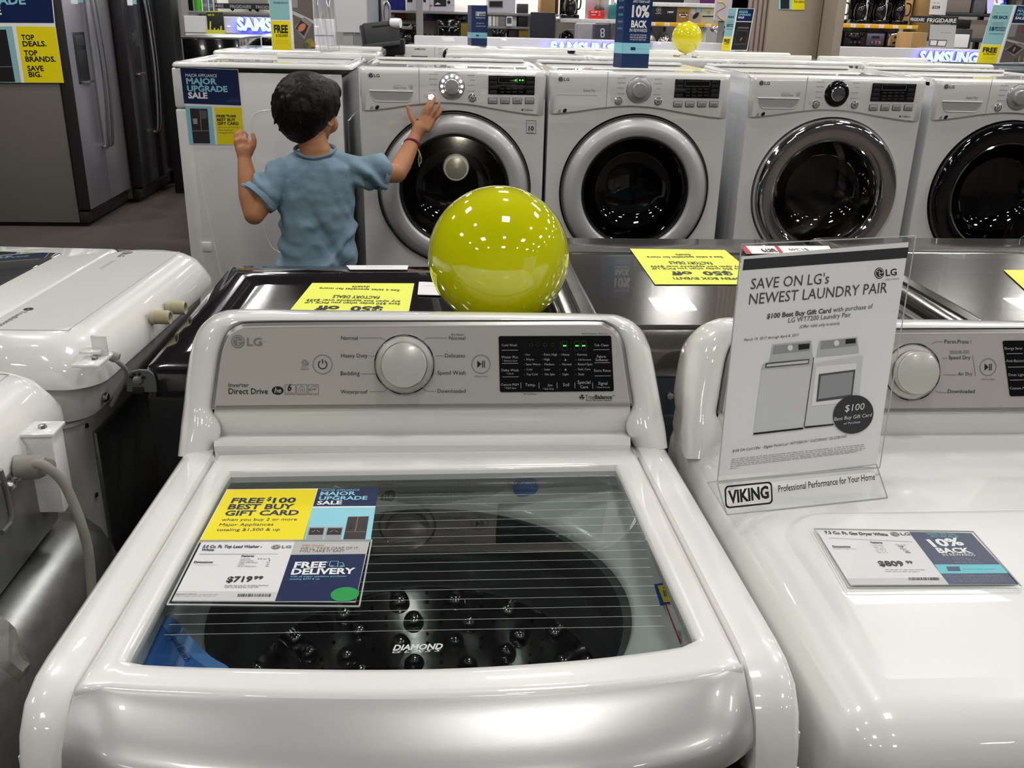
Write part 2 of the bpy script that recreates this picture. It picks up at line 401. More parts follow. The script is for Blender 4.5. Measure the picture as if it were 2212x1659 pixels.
        T(mb, p, 'Extra Function : Hold 3 sec.', (1262, 722), (1314, 722), INK); circ(1259, 720.5, 1.3, 0, INK)
        T(mb, p, 'All Cold Rinses', (1131, 852.5), (1160, 852.5), INK)
        circ(1257, 857.5, 5.5, 0, INK); 
        for k in range(3):
            a = k*2.09+0.4; C = p.pt(1257, 857.5, 0.0009); vv = PN.cross(u); q = C+(u*math.cos(a)+vv*math.sin(a))*(3.6/ppm); disc(mb, q, PN, 1.6/ppm, SILVERP, 8)
        T(mb, p, 'True', (1264, 861.5), (1284, 861.5), INK, hpx=9); T(mb, p, 'Balance', (1285, 861.5), (1322, 861.5), INK, hpx=9, bold=0.025); T(mb, p, 'TM', (1322, 856.5), (1328, 856.5), INK)
        T(mb, p, 'Anti-Vibration System', (1265, 866.5), (1322, 866.5), INK)
    else:
        for s, x0, x1, y in (('Perm.Press', 2040, 2092, 742), ('Speed Dry', 2049, 2096, 776), ('Air Dry', 2069, 2100, 811), ('Downloaded', 2047, 2105, 849)):
            T(mb, p, s, (x0, y), (x1, y), INK)
        T(mb, p, 'MANUAL DRY', (2051, 762), (2094, 761), INKG); leader([(2051, 763.5), (2094, 762.5)])
        leader([(2097, 734), (2097, 742)]); leader([(2101, 768), (2107, 813)]); leader([(2036, 738), (2020, 739), (2012, 742)]); leader([(2046, 774), (2034, 774)]); leader([(2065, 810), (2038, 810)]); leader([(2045, 848), (2028, 848), (2020, 844)])
        play(2134, 793, 19.5)
        lg_logo(mb, PF.pt(514, 737.5, 0.0071)+off, PN, u, 14/ppm, GRAYL, SILVERP, tw=2.25)
    fas = mb.build('fascia', root, sharp=6, label='silver control fascia with printed cycle names')
    # rotary knob with chrome ring
    kx, ky = (874, 787) if kind == 'washer' else (1968, 803)
    C = p.pt(kx, ky, 0.0); R = 65/ppm
    mb = MB(); DARKK = mat('knob_gap', '#55565a', 0.35)
    mb.lathe([(R, 0), (R, 0.003), (R*0.985, 0.0045), (R*0.955, 0.0045), (R*0.94, 0.003)], C, PN, CHROME, 72, ref=u)
    mb.lathe([(R*0.94, 0.003), (R*0.80, 0.006), (R*0.76, 0.0065)], C, PN, SILVERP, 64, ref=u)
    mb.lathe([(R*0.76, 0.0065), (R*0.73, 0.012)], C, PN, mat('knob_side', '#8b8b8b', 0.3, 0.6), 64, ref=u)
    for k in range(8):          # dark breaks in the chrome ring
        a = 2*math.pi*(k+0.5)/8+0.1; w = 0.17
        disc(mb, C+PN*0.0048, PN, R*0.99, BLACKG, 8, R*0.955, ref=u, a0=a-w, a1=a+w)
    ko = mb.build('selector_knob', root, sharp=30)
    CAP = mat('knob_cap', '#d6d4cd', 0.26, 0.25, coat=0.4)
    mb = MB(); r = R*0.74
    mb.lathe([(r, 0.008), (r, 0.020), (r*0.985, 0.0225), (r*0.95, 0.0235), (r*0.6, 0.0255), (r*0.2, 0.0262), (0.0001, 0.0263)], C, PN, CAP, 64, ref=u)
    mb.lathe([(r*1.004, 0.0212), (r*0.99, 0.0228)], C, PN, CHROME, 64, ref=u)
    mb.build('knob_cap', ko, sharp=30)
    # display
    mb = MB()
    if kind == 'washer': cs = [(1077, 726), (1320, 725), (1326, 845), (1080, 847)]
    else: cs = [(2165, 736), (2412, 733), (2424, 850), (2181, 856)]
    A, B, Cc, D = [p.pt(x, y, 0.0004) for x, y in cs]
    def rq(t): return [A, B, Cc, D]
    pts = []
    for q, a, b in ((A, D, B), (B, A, Cc), (Cc, B, D), (D, Cc, A)):
        ra = q+(a-q).normalized()*0.003; rb = q+(b-q).normalized()*0.003
        for k in range(5):
            t = k/4; pts.append((ra*(1-t)**2+q*2*t*(1-t)+rb*t*t))
    mb.prism(pts, PN*0.0006, BLACKG)
    dp = P2(); 
    class P3:
        n = PN
        def pt(s, x, y, o=0.0): return p.pt(x, y, o+0.0009)
    dp = P3(); S = lambda s, x0, x1, y, m_=DGRAY: T(mb, dp, s, (x0, y), (x1, y), m_)
    if kind == 'washer':
        for s, x0, x1, y in (('Cold Wash', 1084, 1117, 748), ('Water Plus', 1083, 1119, 774), ('Delay Wash', 1083, 1120, 802), ('Custom PGM', 1082, 1120, 833),
            ('Hot', 1136, 1145, 768), ('Warm', 1136, 1153, 778.5), ('Semi Warm', 1136, 1167, 789), ('Cold', 1137, 1149, 800), ('Tap Cold', 1137, 1161, 810.5),
            ('Extra High', 1175, 1203, 768), ('High', 1175, 1187, 778.5), ('Medium', 1176, 1197, 789), ('Low', 1176, 1188, 800), ('No Spin', 1177, 1198, 810.5),
            ('Heavy', 1213, 1230, 768), ('Normal', 1214, 1234, 789), ('Light', 1215, 1228, 810.5), ('Remote', 1247, 1268, 768), ('Add Garments', 1248, 1277, 778.5), ('Rinse+Spin', 1248, 1279, 789), ('Stain Care', 1248, 1275, 799.5), ('Soak', 1249, 1262, 810.5),
            ('Temp.', 1134, 1157, 834), ('Spin', 1183, 1192+1, 834), ('Soil', 1216, 1229, 834), ('Special', 1247, 1275, 829), ('Care', 1253, 1270, 838.5), ('Signal', 1292, 1312, 831),
            ('Tub Clean', 1283, 1314, 748), ('Fabric', 1289, 1309, 773), ('Softener', 1286, 1314, 780), ('Extra Rinse', 1283, 1319, 803)):
            S(s, x0, x1, y)
        for s, x0, x1, y in (('* Remote Start', 1085, 1117, 781), ('* Wi-Fi', 1094, 1109, 809), ('* PGM Save', 1089, 1115, 840), ('* Spin Only', 1172, 1196, 841.5), ('* Control Lock', 1286, 1317, 838)): S(s, x0, x1, y)
        for x, y in ((1221, 777), (1221.5, 798)): mb.face([dp.pt(x-2.5, y+2, .0005), dp.pt(x+2.5, y+2, .0005), dp.pt(x, y-2.5, .0005)], DGRAY)
        for x0, x1, y in ((1084, 1119, 756.5), (1084, 1119, 785), (1085, 1120, 814), (1282, 1316, 755.5), (1284, 1317, 783.5), (1284, 1319, 812)): strip(mb, dp, (x0, y), (x1, y-0.3), 1.0, DGRAY)
        for x in (1125, 1164, 1203, 1241.5, 1280): strip(mb, dp, (x, 826), (x+0.3, 839), 1.0, DGRAY)
        for x0 in (1131, 1170, 1208, 1242):
            for y in (766, 777, 787.5, 798, 809): strip(mb, dp, (x0, y), (x0+3, y), 0.8, INKG)
        GH = mat('display_ghost', '#26282a', 0.5); GRN = mat('display_green', '#30e030', 0.5, emit='#30f030', es=2.0)
        for x in (1219.5, 1246, 1260.5):
            for a, b in (((x-4, 737), (x+4, 737)), ((x-4, 757), (x+4, 757)), ((x-5, 738), (x-5, 746)), ((x+5, 738), (x+5, 746)), ((x-5, 748), (x-5, 756)), ((x+5, 748), (x+5, 756))): strip(mb, dp, a, b, 1.5, GH)
            strip(mb, dp, (x-3.4, 746.8), (x+3.4, 746.8), 2.6, GRN)
        strip(mb, dp, (1210, 738), (1210, 756), 1.5, GH)
        for y in (741, 753): disc(mb, dp.pt(1233, y, .0005), PN, 1.2/ppm, GH, 8)
        for x in (1147, 1162, 1177, 1193): disc(mb, dp.pt(x, 745, .0005), PN, 4.2/ppm, GH, 16, 3.2/ppm)
    else:
        for s, x0, x1, y in (('Energy Saver', 2169, 2208, 755), ('Anti-Bacterial', 2172, 2216, 782), ('Drum Light', 2177, 2212, 812), ('Custom PGM', 2180, 2222, 841)): S(s, x0, x1, y)
        for x0, x1, y in ((2173, 2208, 764), (2176, 2212, 793), (2180, 2215, 821)): strip(mb, dp, (x0, y), (x1, y-0.5), 1.0, DGRAY)
    mb.build('display', root, label='black display with pale lettering')
# ================================================================== front washer
wash = thing('top_load_washer', 'white top-load washer in front with glass lid, green dashes on its display', 'washing machine', (-0.023, 1.0, 0))
console(wash, (0, 0, 0), 'washer')
XL, XR = -0.368, 0.322; SL, SR = -0.3215, 0.2745
def lz(y): return 0.9214-(y-1.144)*0.0545
mb = MB()          # cabinet: walls and the two rails beside the lid
stations = [(1.37, lz(1.25)-0.02), (1.24, lz(1.24)), (1.1, lz(1.1)), (0.95, lz(.95)), (0.80, lz(.8)), (0.73, lz(.73)), (0.702, lz(.702)-0.002), (0.676, 0.936), (0.656, 0.915), (0.643, 0.88), (0.637, 0.83), (0.635, 0.70), (0.635, 0.05)]
for s in (-1, 1):
    xo, xi = (XL, SL) if s < 0 else (XR, SR)
    w = 0.0; rows = []
    for i, (y, z) in enumerate(stations):
        if i == 0: t = V((0, 0, 1))
        a = stations[max(i-1, 0)]; b = stations[min(i+1, len(stations)-1)]
        tang = V((0, b[0]-a[0], b[1]-a[1])).normalized(); nn = V((0, tang.z, -tang.y))
        if nn.z < -0.01 or (abs(nn.z) < .3 and nn.y > 0): nn = -nn
        P0 = V((0, y, z)); r = []
        for fx, dn in ((0.0, -0.03), (0.0, -0.004), (0.06, 0.0), (0.5, 0.003), (0.78, 0.001), (0.9, -0.003), (0.97, -0.010), (1.0, -0.02), (1.005, -0.05), (1.005, -0.09)):
            r.append(V((xi+(xo-xi)*fx, P0.y, P0.z))+nn*dn)
        rows.append(r)
    mb.loft(rows, WHITE)
mb.box((XL-0.001, 0.66, 0.03), (XL+0.02, 1.365, 0.89), WHITE); mb.box((XR-0.02, 0.66, 0.03), (XR+0.001, 1.365, 0.89), WHITE)
mb.box((XL, 1.345, 0.03), (XR, 1.365, 0.9), WHITE); mb.box((XL, 0.637, 0.03), (XR, 0.65, 0.86), WHITE); mb.box((XL+.02, .65, 0.0), (XR-.02, 1.34, 0.05), BLACKM)
mb.box((SL-0.01, 1.19, 0.86), (SR+0.01, 1.35, 0.912), WHITE)
mb.build('cabinet', wash, sharp=45)
# lid frame
def lp(pts, off=0.0): return [LIDP.pt(x, y, off) for x, y in pts]
def side(pts, n=24): return resample(bez(lp(pts), 8), n)
ob = side([(467, 981), (700, 975), (900, 973), (1150, 970), (1371, 968)]); orr = side([(1371, 968), (1490, 1200), (1580, 1378), (1611, 1441)])
of = side([(1611, 1441), (1540, 1459), (1400, 1478), (1200, 1496), (900, 1507), (600, 1505), (300, 1494), (195, 1487), (153, 1491)]); ol = side([(153, 1491), (190, 1430), (320, 1218), (467, 981)])
ib = side([(496, 1021), (510, 1019), (900, 1013), (1318, 1006), (1331, 1007)]); ir = side([(1331, 1007), (1337, 1018), (1420, 1200), (1497, 1368), (1503, 1381)])
iff = side([(1503, 1381), (1492, 1391), (1400, 1407), (1200, 1428), (900, 1443), (500, 1441), (290, 1433), (274, 1427)]); il = side([(274, 1427), (277, 1417), (380, 1230), (488, 1033), (496, 1021)])
outl = ob[:-1]+orr[:-1]+of[:-1]+ol[:-1]; innl = ib[:-1]+ir[:-1]+iff[:-1]+il[:-1]
cen = V((-0.024, 0.92, 0.934)); LN = LIDP.n
def scl(l, k, h): return [p+(cen-p).normalized()*k+LN*h for p in l]
mb = MB(); mb.loft([scl(outl, 0.002, -0.02), scl(outl, 0.002, -0.004), scl(outl, 0.005, 0.0), scl(outl, 0.012, 0.0015), scl(innl, -0.012, 0.0015), scl(innl, -0.003, 0.0005), scl(innl, 0.0, -0.003), scl(innl, 0.0005, -0.016)], WHITE2, True)
mb.build('lid_frame', wash, sharp=50)
GLASS = glassmat('lid_glass', '#d3d8d6', 1.0, 1.55)
mb = MB(); mb.face(scl(innl, -0.001, -0.008), GLASS)
gp = Plane(LIDP.o-LN*0.0078, LN)
GL = mat('glass_line_print', '#c9cbca', 0.5)
yl = [1073, 1090, 1107, 1125, 1142, 1160, 1178, 1197, 1216, 1235, 1255, 1275, 1296, 1318, 1340, 1362]
for y in yl:
    e = (y-1040)/(1362-1040)
    strip(mb, gp, (505-150*e, y+10), (1360+75*e, y-9), 0.75, GL, off=0.0004)
T(mb, gp, 'DIAMOND', (848, 1406), (957, 1402.5), GL, hpx=12, bold=0.03, shear=0.3); T(mb, gp, 'G L A S S', (847, 1412), (953, 1408), GL, hpx=5, bold=0.01, shear=0.3)
mb.build('lid_glass', wash, sharp=-1, label='tinted lid glass with thin white lines')
# silver lid front
mb = MB(); fr = resample(bez(lp([(1611, 1441), (1540, 1459), (1400, 1478), (1200, 1496), (900, 1507), (600, 1505), (300, 1494), (195, 1487), (153, 1491)]), 8), 60)
prof = [(0.004, -0.012), (0.001, -0.004), (-0.001, -0.0005), (-0.006, -0.0015), (-0.02, -0.007), (-0.04, -0.0165), (-0.056, -0.0255), (-0.066, -0.034), (-0.071, -0.044), (-0.070, -0.054), (-0.062, -0.061), (-0.04, -0.064), (0.02, -0.064)]
rows = []
for dy, dz in prof:
    rows.append([V((p.x, p.y+dy*(1-0.28*(abs(p.x+0.024)/0.297)**3), p.z+dz)) for p in fr])
for r in rows:          # rounded ends
    for i in range(5):
        k = (1-i/5)**2*0.010
        for j in (i, -1-i): r[j] = V((r[j].x, r[j].y+k*1.1, r[j].z-k*0.35))
mb.loft(rows, SILVERF)
for e in (0, -1): mb.face([r[e] for r in rows], SILVERF)
mb.build('lid_handle', wash, sharp=50, label='silver curved front edge of the lid')
# tub cover, drum, dispenser
mb = MB(); TC = V((-0.028, 0.935, 0)); N = 96
def rr(z, x0, x1, y0, y1, r):
    o = []; pts = rrect(x1-x0, y1-y0, r, 8); pts = [(p.x, p.y) for p in resample([V((a, b, 0)) for a, b in pts+[pts[0]]], 97)[:-1]]
    return [V(((x0+x1)/2+a, (y0+y1)/2+b, z)) for a, b in pts]
top = rr(0.912, -0.300, 0.252, 0.682, 1.180, 0.03); top2 = rr(0.885, -0.297, 0.249, 0.685, 1.177, 0.06)
def ring(r, z):
    o = []
    for p in top: 
        a = math.atan2(p.y-TC.y, p.x-TC.x); o.append(V((TC.x+math.cos(a)*r, TC.y+math.sin(a)*r*0.965, z)))
    return o
TUBW = mat('tub_cover_plastic', '#d9dcda', 0.3, coat=0.2)
mb.loft([top, top2, ring(0.262, 0.862), ring(0.25, 0.856), ring(0.246, 0.85), ring(0.246, 0.835)], TUBW, True)
mb.build('tub_cover', wash)
DRUM = mat('drum_steel', '#a9abaa', 0.13, 1.0, nz='#9c9e9d', bscale=60, bump=0.05); DRUMD = mat('drum_balance_ring', '#4d5051', 0.25, 0.3, coat=0.6)
mb = MB(); TB = V((TC.x, TC.y, 0))
mb.lathe([(0.246, 0.846), (0.236, 0.842), (0.233, 0.83), (0.232, 0.80), (0.236, 0.795), (0.238, 0.775), (0.234, 0.77), (0.231, 0.73), (0.226, 0.72)], TB, (0, 0, 1), DRUMD, 96)
mb.lathe([(0.226, 0.72), (0.232, 0.71), (0.232, 0.44), (0.22, 0.425), (0.05, 0.42), (0.001, 0.46)], TB, (0, 0, 1), DRUM, 96)
rnd = random.Random(3)
HOLE = mat('drum_hole', '#050505', 0.8)
for row in range(7):
    z = 0.69-row*0.036
    for k in range(36):
        a = 2*math.pi*(k+0.5*(row % 2))/36
        if not (0.15 < a < math.pi-0.15): continue
        c = TB+V((math.cos(a)*0.2315, math.sin(a)*0.2315, z)); nrm = V((-math.cos(a), -math.sin(a), 0))
        if (k+row) % 2 == 0:
            mb.lathe([(0.0155, 0), (0.0145, 0.003), (0.0115, 0.0072), (0.006, 0.0095), (0.0003, 0.0102)], c, nrm, DRUM, 16)
        else:
            disc(mb, c+nrm*0.0006, nrm, 0.0026, HOLE, 10)
            disc(mb, c+nrm*0.0006+V((0, 0, 0.016)), nrm, 0.0022, HOLE, 10)
mb.build('drum', wash, sharp=50, label='dark steel drum with round dimples and holes')
mb = MB(); dpn = Plane((0, 1.172, 0.88), (0, -1, 0)); DRW = mat('drawer_plastic', '#c3c9c8', 0.3, coat=0.2)
cs = [dpn.pt(505, 1027), dpn.pt(1097, 1030), dpn.pt(1097, 1092), dpn.pt(600, 1096), dpn.pt(505, 1096)]
mb.prism(cs, V((0, 0.008, 0)), DRW)
cs = [dpn.pt(1099, 1030), dpn.pt(1245, 1030), dpn.pt(1245, 1090), dpn.pt(1099, 1092)]
mb.prism(cs, V((0, 0.008, 0)), DRW)
T(mb, dpn, 'Softener', (816, 1048), (850, 1048), INKG); T(mb, dpn, 'Detergent', (989, 1046), (1030, 1046), INKG)
for x, y in ((834, 1036), (1010, 1033)): Q(mb, dpn, [(x-6, y+2), (x+6, y+2), (x, y-4)], INKG, off=.0006)
disc(mb, dpn.pt(838, 1073, 0.0006), (0, -1, 0), 0.0125, INKG, 24, sy=0.7); T(mb, dpn, 'he', (829, 1078), (848, 1078), DRW, off=.001)
for s, y in (('Especially designed to use only HE (High Efficiency) detergent', 1066), ('Recommande pour utiliser detergents HE (Haute Efficacite)', 1073.5), ('Disenado para utilizar unicamente detergente de Alta Eficiencia (HE)', 1081.5)): T(mb, dpn, s, (860, y), (1026, y-2), INKG)
mb.build('detergent_drawer', wash)
BLUEP = mat('blue_plastic', '#4178c8', 0.25, coat=0.4); BLUE2 = mat('blue_plastic_light', '#6a9fe6', 0.25, coat=0.4)
mb = MB(); c = dpn.pt(1135, 1052); mb.lathe([(0.018, 0), (0.0175, 0.006), (0.0135, 0.011), (0.006, 0.0135), (0.0002, 0.014)], c, (0, -1, 0), BLUEP, 32)
mb.build('blue_cap', wash, label='round blue cap under the glass')
mb = MB(); zb = 0.892
o1 = [(268, 1432), (322, 1336), (336, 1330), (368, 1332), (386, 1345), (418, 1382), (455, 1418), (486, 1446), (300, 1446)]
o2 = [(277, 1424), (318, 1352), (352, 1352), (376, 1384), (420, 1424), (446, 1443), (300, 1443)]
A = bez([onZ(x, y, zb) for x, y in o1], 4); mb.prism(A, V((0, 0, -0.03)), BLUE2)
zpl = Plane((0, 0, zb), (0, 0, 1)); Q(mb, zpl, o2, BLUEP, off=0.0006)
T(mb, zpl, 'Liquid Bleach', (364, 1372), (400, 1432), BLUETXT, off=.001); T(mb, zpl, '1 cup', (300, 1430), (318, 1404), BLUETXT, off=.001)
mb.build('bleach_dispenser', wash, label='blue bleach dispenser in the front left corner under glass')
mb = MB(); zs = Plane((0, 0, 0.889), (0, 0, 1)); BLS = mat('sticker_blue', '#1c55b4', 0.4); YS = mat('sticker_yellow', '#f1dd1c', 0.4); RED = mat('red_print', '#c8202c', 0.4)
mb.prism([zs.pt(*q) for q in ((1413, 1262), (1460, 1254), (1478, 1300), (1427, 1305))], V((0, 0, -.002)), BLS)
Q(mb, zs, [(1420, 1266), (1470, 1260), (1480, 1298), (1434, 1302)], YS, off=.0005)
for k in range(7): strip(mb, zs, (1433+k*4, 1276), (1436+k*4, 1290), 1.2 if k % 2 else 2.2, INK, off=.0009)
T(mb, zs, 'BEST BUY', (1432, 1272), (1462, 1270), INK, off=.0009)
mb.prism([zs.pt(*q) for q in ((1436, 1306), (1470, 1302), (1512, 1390), (1470, 1394))], V((0, 0, -.002)), PAPER)
strip(mb, zs, (1437, 1306), (1470, 1392), 2.4, RED, off=.0009); strip(mb, zs, (1437, 1306.5), (1470, 1303), 2.4, RED, off=.0009); T(mb, zs, 'BRUSHED', (1474, 1388), (1470, 1362), INKG, off=.0009)
mb.build('sticker', wash, label='blue and yellow sticker above a red-edged paper')
# ================================================================== dryer to the right
OFFD = V((0.724, 0.0, -0.011))
dry = thing('gas_dryer', 'white dryer right of the front washer, sign stand and price tag on its top', 'dryer', (0.70, 1.0, 0))
console(dry, OFFD, 'dryer')
mb = MB(); mb.box((0.352, 0.615, 0.02), (1.04, 1.37, 0.922), WHITE2, 0.055, 8)
def sst(t): t = max(0.0, min(1.0, t)); return t*t*(3-2*t)
rows = []          # slightly raised field of the top, fading out towards the front
for j in range(61):
    y = 0.672+(1.010-0.672)*j/60; r = []
    for i in range(91):
        x = 0.404+(0.988-0.404)*i/90
        ex = min(x-0.404, 0.988-x); ey = 1.006-y; d = min(ex, ey)
        if ex < .07 and ey < .07: d = .07-math.hypot(.07-ex, .07-ey)
        s_ = sst(d/0.014)*sst((y-0.68)/0.16)
        r.append(V((x, y, 0.9219+0.0066*s_ if s_ > 0 else 0.9216)))
    rows.append(r)
mb.loft(rows, WHITE2)
mb.box((0.37, 0.64, 0.0), (1.02, 1.35, 0.03), BLACKM)
mb.build('cabinet', dry, sharp=60)
# ================================================================== cards, tags and stands on the front machines
CARDN = LIDP.n
g0 = Plane(LIDP.o-CARDN*0.0062, CARDN)
def card(name, label, cat, pl, quad, th, mt, group=None):
    mb_ = MB(); pts = [pl.pt(*q) for q in quad]; c = sum(pts, V())/4
    mb_.prism(pts, -pl.n*th, mt); return mb_, c
mb, c0 = card('promo', '', '', g0, [(490, 1057), (817, 1054), (800, 1170), (428, 1172)], 0.0006, PAPERW)
Q(mb, g0, [(491, 1058), (684, 1057), (656, 1171), (430, 1172)], YELLOW)
Q(mb, g0, [(687, 1056), (817, 1054), (812, 1093), (676, 1094)], NAVY)
Q(mb, g0, [(675, 1097), (811, 1096), (800, 1170), (653, 1171)], CYAN)
for s, a, b, h in (('FREE', (498, 1087), (568, 1087), 11), ('$', (576, 1082), (585, 1082), 8), ('100', (588, 1087), (638, 1086), 11), ('BEST BUY', (491, 1100.5), (633, 1100), 11), ('GIFT CARD', (484, 1114.5), (644, 1113), 11)):
    T(mb, g0, s, a, b, BLUETXT, hpx=h, bold=0.03)
for s, a, b in (('when you buy 2 or more', (478, 1126), (641, 1125)), ('Major Appliances', (473, 1137), (590, 1136)), ('totaling $1,500 & up', (467, 1148), (604, 1147))): T(mb, g0, s, a, b, BLUETXT, hpx=6)
T(mb, g0, 'MAJOR APPLIANCE', (694, 1062), (776, 1061), CYAN, hpx=4); T(mb, g0, 'MAJOR', (691, 1071), (768, 1070), CYAN, hpx=8, bold=.03); T(mb, g0, 'UPGRADE', (688, 1081), (793, 1080), CYAN, hpx=8, bold=.03); T(mb, g0, 'SALE', (684, 1091), (738, 1090), WPRINT, hpx=8, bold=.03)
BRN = mat('print_brown', '#2f2726', 0.5); PSIL = mat('print_silver', '#9a989a', 0.5)
Q(mb, g0, [(752, 1117), (797, 1116), (789, 1166), (741, 1167)], BRN, off=.0005); strip(mb, g0, (774, 1117), (767, 1150), 1, PSIL, off=.0008); strip(mb, g0, (744, 1150), (791, 1150), 1, PSIL, off=.0008); Q(mb, g0, [(755, 1132), (763, 1132), (761, 1143), (753, 1143)], INK, off=.0008)
for x in (667, 706):
    Q(mb, g0, [(x, 1139), (x+36, 1139), (x+30, 1167), (x-6, 1167)], PSIL, off=.0005); Q(mb, g0, [(x+3, 1142), (x+33, 1142), (x+30, 1156), (x-1, 1156)], INK, off=.0008)
    strip(mb, g0, (x+6, 1151), (x+14, 1147), 1.5, PSIL, off=.001); strip(mb, g0, (x+17, 1147), (x+24, 1151), 1.5, PSIL, off=.001)
o = mb.build('promotion_card', None, c0, sharp=-20); tag(o, 'yellow and navy gift card promotion sheet on the glass lid', 'card')
g1 = Plane(LIDP.o-CARDN*0.0045, CARDN)
SLEEVE = [(431, 1166), (803, 1165), (776, 1308), (361, 1304)]
pt = thing('price_tag_sleeve', 'clear sleeve with white price tag and navy delivery card below the yellow sheet', 'price tag', sum([g1.pt(*q) for q in SLEEVE], V())/4)
mb = MB(); pts = [g1.pt(*q) for q in ((436, 1170), (798, 1169), (768, 1300), (371, 1298))]; mb.prism(pts, -CARDN*0.0008, PAPER)
Q(mb, g1, [(637, 1170), (797, 1169), (790, 1197), (628, 1199)], mat('print_grey', '#bdbbb7', .5)); Q(mb, g1, [(628, 1199), (790, 1197), (768, 1299), (594, 1299)], NAVY)
Q(mb, g1, [(383, 1277), (599, 1279), (594, 1299), (371, 1298)], mat('print_lightgrey', '#d0cdcd', .5))
for s, a, b, h, m_ in (('5.0 Cu. Ft. Top Load Washer -', (437, 1184), (565, 1184), 6, BLUETXT), ('White', (434, 1190.5), (462, 1190.5), 5, BLUETXT), ('Features', (521, 1203.5), (549, 1203.5), 4, INK), ('Dimensions', (418, 1217), (459, 1217), 4.5, INK), ('$719', (488, 1258), (543, 1257), 12, INK), ('99', (547, 1252), (567, 1252), 7, INK)):
    T(mb, g1, s, a, b, m_, hpx=h, bold=0.03)
for a, b, m_ in (((418, 1221), (470, 1221), INKL), ((430, 1198), (553, 1198), INKL), ((430, 1197.2), (600, 1197.2), INKG)): strip(mb, g1, a, b, 0.8, m_)
for k, (s1, s2) in enumerate((('Capacity', '5.0 cu. ft.'), ('Wash Cycles', '8'), ('High Efficiency', 'Yes'), ('Steam', 'No'), ('Noise Reduction', 'Yes'))):
    y = 1209+k*4; w = len(s1)*2.7; x = 519-k*1.6
    T(mb, g1, s1, (x, y), (x+w, y), INKG, hpx=3); w = len(s2)*2.5; T(mb, g1, s2, (584-k-w, y), (584-k, y), INK, hpx=3)
T(mb, g1, 'Flexible Financing On Qualifying Purchases', (485, 1267), (580, 1266.5), INK, hpx=3); T(mb, g1, 'With The My Best Buy Credit Card', (484, 1270.8), (558, 1270.4), INK, hpx=3)
T(mb, g1, "Manufacturer's Warranty:", (379, 1285.5), (425, 1285.5), INK, hpx=2.6); greek(mb, g1, (430, 1285), (474, 1285), .8, INKG, 1); greek(mb, g1, (378, 1288.5), (466, 1288.5), .8, INKG, 2)
rnd = random.Random(5); x = 514
while x < 584:
    w = rnd.choice((0.8, 1.4, 2.0)); strip(mb, g1, (x+1.5, 1283.5), (x, 1290), w, INK); x += w+rnd.choice((1, 1.6))
lg_logo(mb, g1.pt(596, 1182, .0006), CARDN, V((1, 0, 0)), 0.0050, INKG, PAPER, tw=2.1)
T(mb, g1, 'PROTECTION', (703, 1181), (752, 1180.5), WPRINT, hpx=4); T(mb, g1, "GEEK SQUAD", (651, 1181), (699, 1180.8), mat('print_orange', '#d98a62', .5), hpx=4); T(mb, g1, "WE'LL TAKE CARE OF IT.", (648, 1187.8), (776, 1187), INKG, hpx=5); T(mb, g1, 'YOU TAKE IT EASY', (645, 1193.5), (744, 1193), INKG, hpx=5)
T(mb, g1, 'FREE', (634, 1227.5), (703, 1226.5), WPRINT, hpx=13, bold=.035); T(mb, g1, 'DELIVERY', (628, 1242), (766, 1240), WPRINT, hpx=13, bold=.035)
for a, b in (((707, 1218), (709, 1214)), ((711, 1224), (714, 1213.5)), ((714, 1213.5), (731, 1213.5)), ((731, 1213.5), (729, 1225)), ((711, 1224), (729, 1225)), ((733, 1217), (741, 1217)), ((741, 1217), (744, 1225)), ((729, 1225), (744, 1225))): strip(mb, g1, a, b, 1.3, CYAN, off=.0008)
for x in (717, 738): disc(mb, g1.pt(x, 1224.5, .0009), CARDN, .0018, CYAN, 14, .0009)
for s, a, b in (('with all major appliance purchases', (627, 1248), (748, 1247)), ('totaling $399 & up', (625, 1253.5), (690, 1253))): T(mb, g1, s, a, b, CYAN, hpx=3.6)
tg = mb.build('price_card', pt, sharp=-20)
mb = MB(); c = g1.pt(745, 1285, .0008); disc(mb, c, CARDN, 0.0145, mat('green_sticker', '#129a46', 0.5), 40, ref=V((1, 0, 0)), sy=0.98)
mb.build('dot_sticker', tg, sharp=-20, label='round green sticker')
mb = MB(); g2 = Plane(g1.o+CARDN*0.0022, CARDN); q = [g2.pt(*a) for a in SLEEVE]; q2 = [p-CARDN*0.0042 for p in q]
mb.face(q, ACRYL)
for i in range(4): mb.tube([q[i]-CARDN*.001, q[(i+1) % 4]-CARDN*.001], 0.0009, mat('sleeve_edge', '#c9cdcd', 0.1, 0.2), 6)
mb.build('sleeve', pt, label='clear plastic sleeve')
